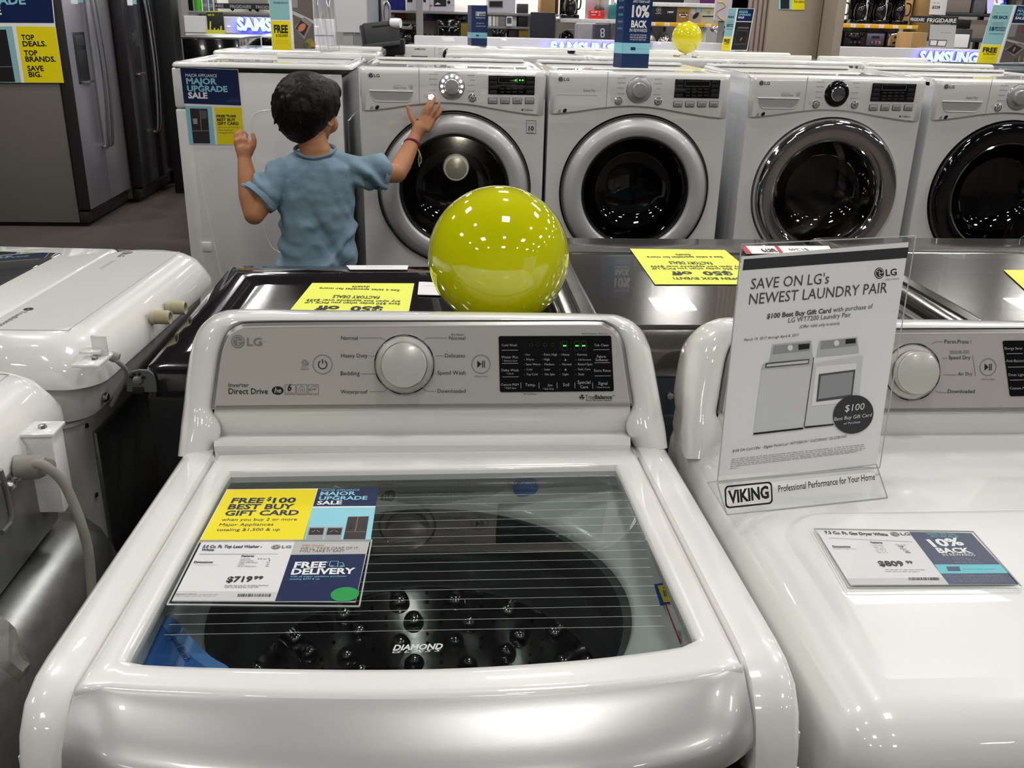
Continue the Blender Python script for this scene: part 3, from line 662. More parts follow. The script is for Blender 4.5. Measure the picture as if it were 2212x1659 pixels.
# price tag lying on the dryer
g3 = Plane((0, 0, 0.9318), (0, 0, 1)); q3 = [(1765, 1147), (2098, 1152), (2200, 1262), (1838, 1264)]
pt = thing('price_tag_sleeve', 'clear sleeve with 809 dollar dryer price tag and navy rewards card on white dryer', 'price tag', sum([g3.pt(*q) for q in q3], V())/4)
mb = MB(); mb.prism([g3.pt(*q) for q in q3], V((0, 0, -0.0008)), PAPER); n3 = V((0, 0, 1))
Q(mb, g3, [(1963, 1149), (2098, 1152), (2200, 1262), (2050, 1263)], NAVY); Q(mb, g3, [(2018, 1220), (2160, 1220), (2178, 1239), (2032, 1240)], mat('print_aqua', '#6cc5d3', .45), off=.0005)
Q(mb, g3, [(1832, 1250), (2038, 1248), (2050, 1263), (1838, 1264)], mat('print_lightgrey', '#d0cdcd', .5))
for s, a, b, h, m_ in (('7.3 Cu. Ft. Gas Dryer White', (1783, 1153.5), (1919, 1158), 6, INK), ('Features', (1882, 1174), (1907, 1174.5), 4, INK), ('Dimensions', (1800, 1183.5), (1838, 1183.5), 4.5, INK), ('$809', (1901, 1223), (1955, 1223), 11, INK), ('99', (1959, 1218), (1973, 1218), 6, INK)): T(mb, g3, s, a, b, m_, hpx=h, bold=.03)
strip(mb, g3, (1790, 1162.5), (1972, 1171), .8, INKG); greek(mb, g3, (1800, 1186), (1852, 1186.5), .9, INKG, 4)
for k in range(5): greek(mb, g3, (1884+k*3, 1178+k*4), (1908+k*3, 1178.5+k*4), .9, INKG, 5+k); T(mb, g3, ('7.3 cu. ft.', '9', 'No', 'Yes', '5')[k], (1936+k*5, 1179+k*4), (1957-(0, -2, -6, -8, -4)[k]*0+k*2 if k == 0 else 1948+k*5, 1179.2+k*4), INK, hpx=3)
for y in (1231, 1235): greek(mb, g3, (1913, y), (2000 if y < 1233 else 1985, y+.5), 1, INKG, y)
rnd = random.Random(8); x = 1962
while x < 2028:
    w = rnd.choice((0.8, 1.4, 2.0)); strip(mb, g3, (x, 1248), (x+1.5, 1254), w, INK); x += w+rnd.choice((1, 1.6))
lg_logo(mb, g3.pt(1933, 1154, .0005), n3, V((1, 0, 0)), 0.0052, INKG, PAPER, tw=2.1)
for s, a, b, h, m_, bo in (('LIMITED TIME ONLY', (2003, 1156), (2067, 1157), 4, CYAN, 0), ('APPLY TODAY AND GET', (2011, 1161), (2072, 1162), 4, CYAN, 0), ('10%', (2016, 1182), (2085, 1178), 16, WPRINT, .04), ('BACK', (2028, 1195), (2101, 1195), 11, WPRINT, .04), ('IN REWARDS', (2038, 1202), (2108, 1202), 6, WPRINT, 0)): T(mb, g3, s, a, b, m_, hpx=h, bold=bo)
for k in range(4): greek(mb, g3, (2056+k*2, 1206+k*3.4), (2096+k*9, 1206+k*3.4), .9, DGRAY, 20+k)
for k in range(5): greek(mb, g3, (2046+k*3, 1244+k*3.4), (2160+k*4, 1244+k*3.2), .8, DGRAY, 30+k)
Q(mb, g3, [(2044, 1225), (2072, 1225), (2075, 1234), (2048, 1234)], NAVY2, off=.0008); greek(mb, g3, (2080, 1230), (2150, 1230), 1.4, TEAL, 3, off=.0008)
mb.build('price_card', pt, sharp=-20)
mb = MB(); g4 = Plane((0, 0, 0.9335), (0, 0, 1)); q = [g4.pt(*a) for a in ((1758, 1141), (2102, 1147), (2208, 1267), (1832, 1269))]; mb.face(q, ACRYL)
for i in range(4): mb.tube([q[i]-V((0, 0, .0008)), q[(i+1) % 4]-V((0, 0, .0008))], 0.0009, mat('sleeve_edge', '#c9cdcd', 0.1, 0.2), 6)
mb.build('sleeve', pt, label='clear plastic sleeve')
# acrylic sign stand on the dryer
zt = 0.9225
b0 = onZ(1536, 1052, zt); b1 = onZ(1906, 990, zt)          # rear fold line of the foot
f0 = onZ(1570, 1113, zt); f1 = onZ(1916, 1076, zt)          # front edge of the lip
ss = thing('sign_stand', 'clear acrylic stand holding a white laundry pair sheet on the dryer', 'sign', (b0+b1)/2)
u = (f1-f0).normalized(); up = V((0, 0, 1))
t0 = V((f0.x, f0.y, zt)); 
wid = (f1-f0).length
# slanted sign face: passes through the bottom edge a little behind the lip and leans back
bl = onZ(1550, 1040, zt+0.012); br = onZ(1897, 1003, zt+0.012); u2 = (br-bl).normalized()
back = up.cross(u2).normalized()
if back.y < 0: back = -back
lean = (up*math.cos(math.radians(17))+back*math.sin(math.radians(17))).normalized()
sn = u2.cross(lean).normalized()
SP = Plane(bl, sn)
mb = MB(); f4 = [(1602, 554), (1963, 523), (1893, 1001), (1549, 1029)]
sheet = [SP.pt(x, y) for x, y in f4]; mb.prism(sheet, -SP.n*0.0006, PAPERW)
BAND = mat('print_charcoal', '#2b2b2d', .5); IT = mat('print_italic_grey', '#4b4a4a', .5)
Q(mb, SP, [(1607, 560), (1963, 534), (1959, 557), (1604, 584)], BAND)
T(mb, SP, "SAVE ON LG's", (1621, 625), (1791, 612), IT, hpx=24, shear=.2); T(mb, SP, 'NEWEST LAUNDRY PAIR', (1617, 658), (1915, 632), IT, hpx=24, shear=.2)
T(mb, SP, '$100 Best Buy Gift Card', (1656, 688), (1796, 675), IT, hpx=10.5, bold=.025, shear=.2); T(mb, SP, 'with purchase of', (1800, 674), (1886, 666), IT, hpx=10.5, shear=.2)
T(mb, SP, 'LG WT7200 Laundry Pair', (1702, 697), (1838, 684), IT, hpx=10.5, shear=.2); T(mb, SP, '(Offer valid only in-store)', (1727, 709), (1813, 701), IT, hpx=7, shear=.2)
T(mb, SP, 'March 19, 2017 through April 8, 2017', (1607, 737), (1726, 726), IT, hpx=6, shear=.2)
ru = (SP.pt(1900, 600)-SP.pt(1800, 609)).normalized(); pm = 100/(SP.pt(1900, 600)-SP.pt(1800, 609)).length
lg_logo(mb, SP.pt(1899, 590, .0005), SP.n, ru, 10.5/pm, BAND, PAPERW, tw=2.3); T(mb, SP, "Life's Good", (1912, 606), (1941, 603), INKG, hpx=4)
L1, L2, L3, L4 = [mat('print_tone_%s' % n_, c_, .5) for n_, c_ in (('pale', '#d9d9d9'), ('light', '#c4c5c6'), ('mid', '#9fa0a2'), ('dark', '#55575a'))]
Q(mb, SP, [(1645, 797), (1754, 788), (1733, 928), (1627, 937)], L1, .0006); Q(mb, SP, [(1648, 786), (1755, 776), (1754, 790), (1644, 799)], L2, .0008)
Q(mb, SP, [(1668, 744), (1752, 735), (1756, 776), (1661, 784)], L2, .0006); Q(mb, SP, [(1671, 747), (1750, 739), (1748, 757), (1668, 765)], L3, .0009); Q(mb, SP, [(1724, 744), (1748, 742), (1747, 753), (1724, 756)], INK, .0012)
disc(mb, SP.pt(1706, 751, .0012), SP.n, 5.5/pm, WPRINT, 18); Q(mb, SP, [(1653, 784), (1748, 775), (1746, 786), (1652, 795)], L4, .0011); Q(mb, SP, [(1656, 787), (1745, 778), (1744, 784), (1654, 792)], L1, .0013)
Q(mb, SP, [(1757, 785), (1864, 767), (1850, 915), (1737, 926)], L1, .0006); Q(mb, SP, [(1770, 736), (1851, 728), (1855, 762), (1763, 771)], L2, .0007); Q(mb, SP, [(1773, 737), (1849, 730), (1850, 746), (1771, 755)], L3, .0009); Q(mb, SP, [(1826, 733), (1847, 731), (1847, 741), (1825, 743)], INK, .0012); disc(mb, SP.pt(1806, 741, .0012), SP.n, 5.5/pm, WPRINT, 18)
Q(mb, SP, [(1762, 792), (1850, 784), (1840, 868), (1752, 877)], WPRINT, .0009); Q(mb, SP, [(1768, 808), (1847, 798), (1840, 858), (1762, 868)], L4, .0012); Q(mb, SP, [(1772, 812), (1842, 803), (1837, 852), (1766, 862)], L3, .0014)
Q(mb, SP, [(1627, 935), (1734, 923), (1734, 927), (1626, 939)], INK, .0012); Q(mb, SP, [(1737, 921), (1800, 915), (1800, 918), (1737, 925)], INK, .0012); strip(mb, SP, (1757, 772), (1736, 922), 1.5, INK, .001)
c = SP.pt(1842, 895, .0016); disc(mb, c, SP.n, 44/pm, mat('print_badge', '#3a3b3d', .5), 48, ref=ru, sy=.84)
T(mb, SP, '$100', (1823, 889), (1866, 884), WPRINT, hpx=15, shear=.2, off=.002); T(mb, SP, 'Best Buy Gift Card', (1800, 909), (1882, 899), WPRINT, hpx=8, shear=.2, off=.002); T(mb, SP, 'w/ Purchase', (1821, 917), (1856, 913), WPRINT, hpx=5, shear=.2, off=.002)
T(mb, SP, '$100 Gift Card Offer - Eligible Model List*: WT7200CW / DLE7200WE / DLG7201WE', (1582, 977), (1829, 945), IT, hpx=6, shear=.2)
for k in range(6): greek(mb, SP, (1580-k*.6, 992+k*4), ((1868, 1868, 1868, 1862, 1850, 1595)[k], 992+k*4-(32 if k < 5 else 1)), 1.3, INKL, 40+k)
mb.build('paper_sheet', ss, sharp=-20, label='white sheet printed with a grey washer and dryer')
ac = [SP.pt(x, y, .0022) for x, y in ((1600, 528), (1976, 510), (1898, 1010), (1548, 1040))]
mb = MB(); mb.face(ac, ACRYL)
EDG = mat('acrylic_edge', '#b9bdbd', 0.12, 0.1, spec=.8)
for i in range(4): mb.tube([ac[i], ac[(i+1) % 4]], 0.0008, EDG, 6)
mb.build('holder', ss, label='clear acrylic holder')
# foot: from the fold forward, then an upright lip with lettering
lipn = up.cross(u).normalized(); 
if lipn.y > 0: lipn = -lipn
LPn = (lipn*0.94+up*0.34).normalized(); LP = Plane(f0, LPn)
l4 = [LP.pt(x, y) for x, y in ((1549, 1044), (1893, 1003), (1917, 1075), (1570, 1112))]
mb = MB(); mb.face(l4, ACRYL)
for a, b in ((0, 1), (1, 2), (2, 3), (3, 0)): mb.tube([l4[a], l4[b]], 0.0008, EDG, 6)
foot = [l4[3], l4[2], l4[2]+V((0.0, 0.085, 0)), l4[3]+V((-0.002, 0.085, 0))]
for p in foot: p.z = zt+0.0018
mb.face(foot, ACRYL); mb.tube([foot[3], foot[0]], .0008, EDG, 6); mb.tube([foot[3], foot[2]], .0008, EDG, 6)
def wedge(a): mb.tube([foot[3 if a == 0 else 2], ac[3 if a == 0 else 2]], .0008, EDG, 6)
wedge(0); wedge(1)
lu = (l4[2]-l4[3]).normalized(); c = LP.pt(1617, 1069, .0006); lv = LPn.cross(lu); pm2 = 100/(LP.pt(1667, 1063)-LP.pt(1567, 1074)).length
pts = [c+lu*(a/pm2)+lv*(b/pm2) for a, b in rrect(103, 45, 9)]; pin = [c+lu*(a/pm2)+lv*(b/pm2) for a, b in rrect(96, 38, 7)]
mb.loft([pts, pin], INK, True)
T(mb, LP, 'VIKING', (1574, 1087), (1661, 1075), INK, hpx=27, bold=.04); T(mb, LP, 'Professional Performance for Your Home', (1681, 1063), (1890, 1036), INK, hpx=15, bold=.01); T(mb, LP, 'TM', (1890, 1029), (1898, 1028), INK)
mb.build('foot', ss, label='clear acrylic foot with black brand lettering')
# ================================================================== balloon behind the washer console
bc = onY(1077, 556, 1.58); pr = (onY(1231, 556, 1.58)-onY(922, 556, 1.58)).length/2*0.985
BALL = mat('balloon_latex', '#d2d206', 0.06, coat=1.0, nz='#cccd05', bscale=6); 
_b = BALL.node_tree.nodes['Principled BSDF']; _b.inputs['Subsurface Weight'].default_value = 0.35; _b.inputs['Subsurface Radius'].default_value = (0.06, 0.05, 0.01); _b.inputs['Subsurface Scale'].default_value = 0.5
def balloon(name, label, c, r, ztie, loc, ax=V((0, 0, -1)), el=.05, skin=None):
    BALL = skin or MATS['balloon_latex']
    t = thing(name, label, 'balloon', loc)
    mb = MB(); pf = []
    for k in range(33):
        a = math.pi*k/32; st = max(0, (a-math.pi*0.5)/(math.pi*0.5))
        pf.append((max(0.0004, r*math.sin(a)*(1-0.10*st*st)), -r*math.cos(a)*(1+el*st*st) if a > math.pi/2 else -r*math.cos(a)))
    mb.lathe(pf, c, ax, BALL, 64); mb.build('balloon_skin', t, sharp=60)
    e = c+ax*(r*(1+el-.01))
    mb = MB(); mb.lathe([(r*.03, 0), (r*.05, r*.02), (r*.03, r*.04), (r*.08, r*.08), (r*.06, r*.085)], e, ax, BALL, 16); mb.build('neck', t)
    mb = MB(); p0 = e+ax*(r*.04); p1 = V((p0.x-.04, p0.y+.02, ztie)); mb.tube([p0, p0.lerp(p1, .5)+V((.003, 0, .002)), p1], 0.0012, mat('ribbon', '#e8e6d8', .4), 6)
    mb.lathe([(0.0005, 0), (0.018, 0), (0.018, 0.006), (0.0005, 0.007)], p1-V((0, 0, .001)), (0, 0, 1), mat('balloon_weight', '#c9a62a', .25, .8), 16)
    mb.build('string_and_weight', t)
    return t
balloon('balloon', 'large yellow green balloon floating behind the front washer console', bc, pr, 0.9405, (bc.x, bc.y, 0.933))
# ================================================================== back-to-back machines behind the consoles (their fronts face away)
def away_machine(name, label, x0, x1, y0, y1, zt, top, side, rim, style):
    t = thing(name, label, 'dryer', ((x0+x1)/2, (y0+y1)/2, 0))
    mb = MB(); mb.box((x0, y0, 0.03), (x1, y1-0.03, zt-0.045), side, 0.012); mb.box((x0+.03, y0+.03, 0), (x1-.03, y1-.05, .04), BLACKM)
    # rear service panel
    mb.box((x0+0.10, y0-0.008, 0.12), (x1-0.03, y0+0.002, zt-0.12), side, 0.004)
    for k in range(6):
        c = V((x0+0.06+k*0.11, y0-0.001, zt-0.085)); mb.lathe([(0.0, -.006), (0.006, -.005), (0.007, 0.0)], c, (0, 1, 0), BRUSHED if k % 2 else BLACKM, 12)
    mb.build('cabinet', t)
    # top panel with a sunken field
    mb = MB(); rows = []
    def rc(ix, iy0, iy1, z, r=0.02):
        pts = rrect(x1-x0-2*ix, y1-y0-iy0-iy1, r, 6); cy = (y0+iy0+y1-iy1)/2
        return [V(((x0+x1)/2+a, cy+b, z)) for a, b in pts]
    if style == 'sunk':
        rows = [rc(0, 0, 0, zt-.05), rc(0, 0, 0, zt-.012), rc(.004, .004, .004, zt-.003), rc(.012, .012, .012, zt), rc(.055, .07, .10, zt), rc(.062, .077, .108, zt-.002), rc(.075, .09, .122, zt-.010), rc(.085, .1, .132, zt-.011)]
    else:
        rows = [rc(0, 0, 0, zt-.05), rc(0, 0, 0, zt-.012), rc(.004, .004, .004, zt-.003), rc(.012, .012, .012, zt), rc(.03, .10, .16, zt), rc(.032, .102, .162, zt-.003), rc(.038, .108, .168, zt-.003), rc(.04, .11, .17, zt+.001), rc(.06, .12, .18, zt+.003), rc(.064, .124, .184, zt+.001), rc(.07, .13, .19, zt+.001)]
    mb.loft(rows, top, True, False, True); mb.build('top_panel', t, sharp=25)
    mb = MB(); mb.box((x0+.004, y1-0.10, zt-.17), (x1-.004, y1+0.022, zt-.006), top, 0.018, 4); mb.box((x0+.01, y1-.03, .05), (x1-.01, y1+.015, zt-.175), side, .01); mb.build('control_panel', t)
    mb = MB()
    mb.lathe([(0.27, 0.0), (0.27, .03), (.24, .045), (.2, .04), (.0, .05)], ((x0+x1)/2, y1+.01, zt-.52), (0, 1, 0), rim, 48); mb.build('door', t)
    return t
DK = mat('black_stainless', '#1c1a1c', 0.10, 0.25, coat=0.9, nz='#19171a', bscale=400); DKS = mat('black_cabinet', '#0e0e0f', 0.45)
GR = mat('graphite_steel', '#625d57', 0.17, 0.75, coat=0.35, nz='#5b5650', bscale=300, bump=0.02); GRS = mat('graphite_cabinet', '#3d464c', 0.4, 0.3, nz='#363f45', bscale=40)
d1 = away_machine('front_load_washer', 'black gloss machine behind the front washer with a yellow sheet', -0.492, 0.195, 1.46, 2.14, 0.948, DK, DKS, BLACKG, 'sunk')
mb = MB(); pz = Plane((0, 1.458, 0), (0, -1, 0))          # hinge bracket at its rear corner
pts = [pz.pt(x, y) for x, y in ((283, 832), (276, 850), (282, 858) if False else (277, 822), (284, 806), (300, 799), (326, 799), (338, 812), (344, 843), (280, 845))]
pts = [pz.pt(x, y) for x, y in ((277, 843), (276, 815), (284, 802), (300, 797), (322, 798), (332, 806), (338, 825), (340, 844))]
mb.prism(pts, V((0, -0.006, 0)), mat('bracket_grey', '#575858', .5)); c = pz.pt(300, 817); mb.lathe([(.0, -.012), (.007, -.010), (.009, -.006)], c, (0, 1, 0), BRUSHED, 16)
for a in (0.4, 1.2, 2.0, 2.7): mb.box(c+V((math.cos(a)*.011-.002, -.009, math.sin(a)*.011-.002)), c+V((math.cos(a)*.011+.002, -.005, math.sin(a)*.011+.002)), BLACKM)
mb.box(c+V((-.01, -.009, -.024)), c+V((.008, -.005, -.013)), BLACKM, .001)
mb.build('corner_bracket', d1, label='grey bracket with a screw on the rear corner')
mb = MB(); pp = Plane((0, 0, 0.9495), (0, 0, 1)); mb.prism([onZ(x, y, .951) for x, y in ((748, 573), (882, 573), (880, 582), (756, 582))], V((0, 0, -.001)), PAPER); greek(mb, Plane((0, 0, .951), (0, 0, 1)), (790, 577), (850, 577), 1.5, INKL, 3); mb.build('label_strip', d1, sharp=-20, label='small white label strip')
away_machine('front_load_dryer', 'dark grey machine behind the sign stand, yellow sheet on its top', 0.215, 0.915, 1.47, 2.32, 0.978, GR, GRS, BLACKG, 'step')
away_machine('front_load_dryer', 'dark grey machine at the right edge beyond the right dryer', 0.935, 1.63, 1.47, 2.32, 0.985, GR, GRS, CHROME, 'step')
def sheet(label, pl, quad, lines):
    pts = [pl.pt(*q) for q in quad]; c = sum(pts, V())/4; mb = MB(); mb.prism(pts, -pl.n*.0006, NEON)
    for s, a, b, h, bo in lines: T(mb, pl, s, a, b, INK, hpx=h, bold=bo)
    o = mb.build('yellow_sheet', None, c, sharp=-20); tag(o, label, 'sheet', None)
    return o
PZ = Plane((0, 0, 0.9385), (0, 0, 1))
sheet('neon yellow open box sheet lying on the black gloss machine', PZ, [(679, 605.5), (895, 611), (880, 690), (610, 690)],
      [('details', (799, 618), (761, 618), 4, .01), ('See a sales specialist for more', (864, 626), (691, 621), 4, .01), ('FACTORY DEALS', (821, 640), (721, 638), 6, .02), ('any open box appliance over $399', (865, 650), (664, 646), 4.5, .01), ('Save $50 today when you PICK UP', (865, 655), (660, 651), 4.5, .01), ('$50  off', (828, 663), (684, 661), 10, .04), ('OPEN BOX EVENT!', (850, 678), (660, 676), 5, .02)])
PZ2 = Plane((0, 0, 0.981), (0, 0, 1))
sheet('neon yellow open box sheet lying on the dark grey machine', PZ2, [(1361, 537), (1566, 540), (1655, 614), (1415, 614)],
      [('details', (1491, 549), (1458, 549), 4, .01), ('See a sales specialist for more', (1559, 554), (1396, 554), 4, .01), ('FACTORY DEALS', (1535, 566), (1443, 565), 6, .02), ('any open box appliance over $399', (1604, 575), (1404, 574), 4, .01), ('Save $50 today when you PICK UP', (1610, 579.5), (1406, 578.5), 4, .01), ('$50  off', (1577, 587), (1446, 587), 8, .04), ('OPEN BOX EVENT!', (1600, 600), (1452, 599), 5, .02)])
PZ3 = Plane((0, 0, 0.9885), (0, 0, 1))
sheet('neon yellow sheet cut by the right edge of the photo', PZ3, [(2168, 583), (2330, 584), (2420, 640), (2230, 640)], [])
mb = MB(); q = [onZ(x, y, .941) for x, y in ((905, 608), (975, 612), (975, 638), (902, 636))]; mb.prism(q, V((0, 0, -.001)), PAPER); greek(mb, Plane((0, 0, .941), (0, 0, 1)), (915, 617), (940, 618), 1.2, INKL, 7)
tag(mb.build('price_card', None, q[0], sharp=-20), 'small white card on the black machine beside the balloon', 'card')
mb = MB(); c3 = Plane((0, 0, .984), (0, 0, 1)); q = [c3.pt(*a) for a in ((1602, 531), (1790, 531), (1800, 545), (1612, 548))]; mb.prism(q, V((0, 0, -.001)), PAPERW); Q(mb, c3, [(1602, 531), (1610, 531), (1625, 548), (1612, 548)], RED); Q(mb, c3, [(1672, 531), (1680, 531), (1692, 546), (1684, 547)], RED)
T(mb, c3, '$879', (1672, 538), (1640, 538), INK, hpx=7, bold=.03); T(mb, c3, '$1,349', (1742, 537), (1700, 537), INKG, hpx=5)
tag(mb.build('price_card', None, q[0], sharp=-20), 'white and red price card behind the sign stand', 'card')
# ================================================================== left island: two top loaders turned with their backs to the front washer
def back_machine(name, label, xb, y0, y1, zd, deck=.165):
    """rear face at x = xb (facing +X), spanning y0..y1; low rear deck of height zd, lid reaching to -X"""
    t = thing(name, label, 'washing machine', (xb-0.36, (y0+y1)/2, 0))
    BK = mat('painted_back', '#c2c2bf', 0.35, coat=.2); GALV = mat('galvanised_steel', '#9b9c9b', 0.33, 0.9, nz='#7d7e7d', bscale=60, bump=.03)
    mb = MB(); ym = (y0+y1)/2
    def rc(ix0, ix1, iy, z, r):
        pts = rrect(0.70-ix0-ix1, y1-y0-2*iy, r, 8); cx = xb-0.35+(ix0-ix1)/2
        return [V((cx+a, ym+b, z)) for a, b in pts]
    mb.loft([rc(0, .055, .02, .03, .05), rc(0, .055, .02, zd-.16, .05), rc(0, .046, .012, zd-.156, .05), rc(0, .046, .012, zd-.15, .05), rc(0, .052, .018, zd-.146, .05), rc(0, .030, .012, zd-.142, .05), rc(0, .022, .010, zd-.085, .05), rc(.005, .03, .015, zd-.075, .05)], BK, True, True, True)
    mb.build('cabinet', t)
    mb = MB(); CREAM = WHITE2           # rear deck, rounded
    def dk(x0, x1, iy, z, r):
        pts = rrect(x1-x0, y1-y0-2*iy, r, 10); return [V(((x0+x1)/2+a, ym+b, z)) for a, b in pts]
    xf = xb-deck
    mb.loft([dk(xf, xb+.002, -.004, zd-.078, .06), dk(xf, xb+.003, -.005, zd-.058, .07), dk(xf+.001, xb-.003, .002, zd-.04, .075), dk(xf+.002, xb-.016, .014, zd-.016, .075), dk(xf+.004, xb-.032, .03, zd-.004, .07), dk(xf+.006, xb-.045, .045, zd+.001, .065), dk(xf+.010, xb-.055, .055, zd+.001, .06)], CREAM, True, False, True)
    dt = Plane((0, 0, zd+.001), (0, 0, 1)); 
    o0 = Plane((xb, 0, 0), (1, 0, 0))
    mb.tube([(xf+.012, y0+.055, zd+.0012), (xb-.058, y0+.06, zd+.0012), (xb-.058, y1-.06, zd+.0012), (xf+.012, y1-.055, zd+.0012)], .0008, INKL, 5)
    A = V((xf+.02, y1-.075, zd+.0018)); lg_logo(mb, A+V((.02, 0, 0)), (0, 0, 1), (0, -1, 0), .011, INKG, WHITE2, tw=2.2)
    text3(mb, 'WAVEFORCE', A+V((.016, -.07, 0)), A+V((.016, -.14, 0)), (0, 0, 1), INKL)
    B = V((xf+.03, y0+.17, zd+.0018)); disc(mb, B, (0, 0, 1), .008, INK, 16, .003); text3(mb, 'TrueBalance', B+V((-.005, -.012, 0)), B+V((-.005, -.095, 0)), (0, 0, 1), INKG, cap=.010, bold=.01)
    mb.build('rear_deck', t, sharp=60, label='glossy white rear deck')
    mb = MB()          # lid with glass
    mb.box((xb-0.72, y0+.005, zd-.08), (xb-deck-.004, y1-.005, zd-.006), WHITE2, .014, 4); mb.box((xb-0.68, y0+.06, zd-.03), (xb-deck-.10, y1-.06, zd-.0045), mat('dark_lid_glass', '#4b4c4e', .03, coat=1.0, spec=.9), .01, 3)
    mb.build('lid', t, label='lid with dark mirror-like glass')
    mb = MB(); mb.box((xb-deck-.006, y0+.03, zd-.05), (xb-deck+.002, y1-.03, zd-.012), mat('seam_gasket', '#8d8780', .6)); mb.build('hinge_seam', t)
    mb = MB()
    mb.box((xb-.058, y0+.08, 0.06), (xb-.046, y1-.08, zd-.19), GALV, .006)
    for (yy, zz) in ((y0+.035, zd-.17), (y0+.03, zd-.3), (y0+.04, zd-.45), (y1-.06, zd-.3)): mb.lathe([(.0001, .004), (.004, .0035), (.0045, .001)], (xb-.0555, yy+.03, zz), (1, 0, 0), BLACKM, 10)
    c = V((xb-.026, y0+.085, zd-.125)); mb.lathe([(.0001, .008), (.006, .007), (.009, .003), (.009, 0)], c, (1, 0, 0), BRUSHED, 16)
    mb.build('back_panel', t, label='metal rear panel')
    return t
c1 = back_machine('top_load_washer', 'white washer at left, its rear with two water inlets facing right', -0.535, 1.455, 2.12, 1.0, .205)
IV = mat('inlet_plastic', '#b5ac8f', .55); CVM = {0: mat('inlet_red', '#c2521f', .5), 1: mat('inlet_blue', '#7f8fa8', .5)}
for k, (x, y) in enumerate(((345, 676), (372, 656))):
    c = onX(x, y, -0.532); mb = MB(); pf = [(.0135, -.002), (.0135, .006), (.0125, .007)]
    for j in range(7): pf += [(.0132, .008+j*.0034), (.0120, .0097+j*.0034)]
    pf += [(.0125, .033), (.0095, .033), (.009, .01), (.0001, .009)]
    mb.lathe(pf, c, (1, 0, 0), IV, 28); 
    mb.lathe([(.009, .012), (.0001, .014)], c, (1, 0, 0), CVM[k], 20)
    mb.build('water_inlet', c1, label='ribbed inlet with %s centre' % ('orange' if k == 0 else 'grey blue'))
mb = MB(); bx = onX(245, 765, -.53)          # moulded hinge tab at the near end of the deck
mb.box(bx+V((-.02, -.03, -.004)), bx+V((.022, .03, .002)), WHITE2, .002); mb.box(bx+V((-.004, .012, 0)), bx+V((.02, .017, .035)), WHITE2, .001); mb.box(bx+V((-.02, .0, .008)), bx+V((.012, .03, .013)), WHITE2, .001)
mb.lathe([(.0001, .006), (.004, .005), (.005, .002)], bx+V((.006, -.004, .001)), (0, 0, 1), BRUSHED, 12); mb.build('tab', c1)
mb = MB(); q = onX(285, 760, -.52); mb.tube(bez([q+V((-.01, 0, 0)), q+V((.006, -.004, -.006)), q+V((.012, .01, -.03)), q+V((-.004, .02, -.06)), q+V((-.03, .03, -.10))], 6), .004, mat('cord_grey', '#8d8c86', .5), 10)
mb.lathe([(.008, -.006), (.009, 0), (.008, .008)], q, (1, .2, -.3), mat('cord_grey', '#8d8c86', .5), 14); mb.build('cable', c1)
c1_turn = math.radians(-4.0)
c2 = back_machine('top_load_washer', 'white washer at lower left, power cord plugged into its grey rear', -0.565, 0.69, 1.355, 1.0)
GALV = MATS['galvanised_steel']; CORD = mat('cord_beige', '#8a877e', .5)
mb = MB(); xs = -0.564          # bulged lower rear cover
rows = []
for dx, g in ((-.056, 0.0), (0.0, 0.0), (.02, .008), (.045, .03), (.062, .06), (.068, .11)):
    z1 = 0.79-g*.55; rows.append([V((xs+dx, y_, z_)) for y_, z_ in ((0.72+g*.3, 0.1), (0.72+g*.3, z1-.06), (0.76+g*.3, z1), (1.24-g*.5, z1), (1.305-g*.6, z1-.05), (1.325-g*.6, z1-.12), (1.33-g*.6, .1))])
for i in range(len(rows)): rows[i] = resample(bez(rows[i], 6), 60)
mb.loft(rows, GALV); mb.face(rows[-1], GALV); mb.build('rear_cover', c2, label='bulged shiny metal cover')
mb = MB(); DRK = mat('shadow_grey_panel', '#6d6e6e', .4, .3); mb.box((-.625, .74, .80), (-.560, 1.235, .93), DRK, .003)
mb.tube([onX(x, y, -.558) for x, y in ((0, 1015), (14, 1060), (24, 1110), (22, 1130), (4, 1150))], .0035, DRK, 8); mb.build('recess_panel', c2, label='dark grey recessed rear panel')
mb = MB(); q = onX(50, 1010, -.553); mb.lathe([(.0001, .030), (.012, .028), (.016, .02), (.017, -.008)], q, (1, .1, 0), CORD, 18)
w0 = q+V((.03, .006, 0)); w = [w0, onX(78, 1001, -.512), onX(100, 1008, -.495), onX(135, 1040, -.48), onX(160, 1090, -.47), onX(178, 1140, -.463), onX(192, 1200, -.46), onX(200, 1300, -.46)]
mb.tube(bez(w, 6), .0062, CORD, 12)
for k in range(4): p = w0.lerp(w[2], .15+.22*k); mb.lathe([(.006, -.002), (.0095, -.0018), (.0095, .0018), (.006, .002)], p, (w[2]-w0), CORD, 14)
mb.build('power_cord', c2, label='beige power cord with ribbed strain relief')
mb = MB(); bx = onX(92, 925, -.545); mb.box(bx+V((-.02, -.022, -.004)), bx+V((.022, .022, .001)), WHITE2, .001); mb.box(bx+V((-.06, -.018, -.12)), bx+V((.018, .02, -.004)), WHITE2, .002); mb.lathe([(.0001, .006), (.005, .005), (.006, .001)], bx, (0, 0, 1), BRUSHED, 14); mb.build('tab', c2)
mb = MB()
for x, y in ((32, 1030), (18, 1050)): mb.lathe([(.0001, .010), (.006, .008), (.008, .002), (.011, .001)], onX(x, y, -.561), (1, 0, 0), BRUSHED, 16)
mb.build('screw', c2)
mb = MB(); pw = [onX(x, y, -.485) for x, y in ((0, 1330), (20, 1350), (45, 1420), (62, 1450), (40, 1475), (10, 1450), (0, 1440))]
FILM = mat('clear_film', '#b9b7ae', .15, trans=.0, coat=.5, nz='#8d8b84', bscale=60, bump=1.0)
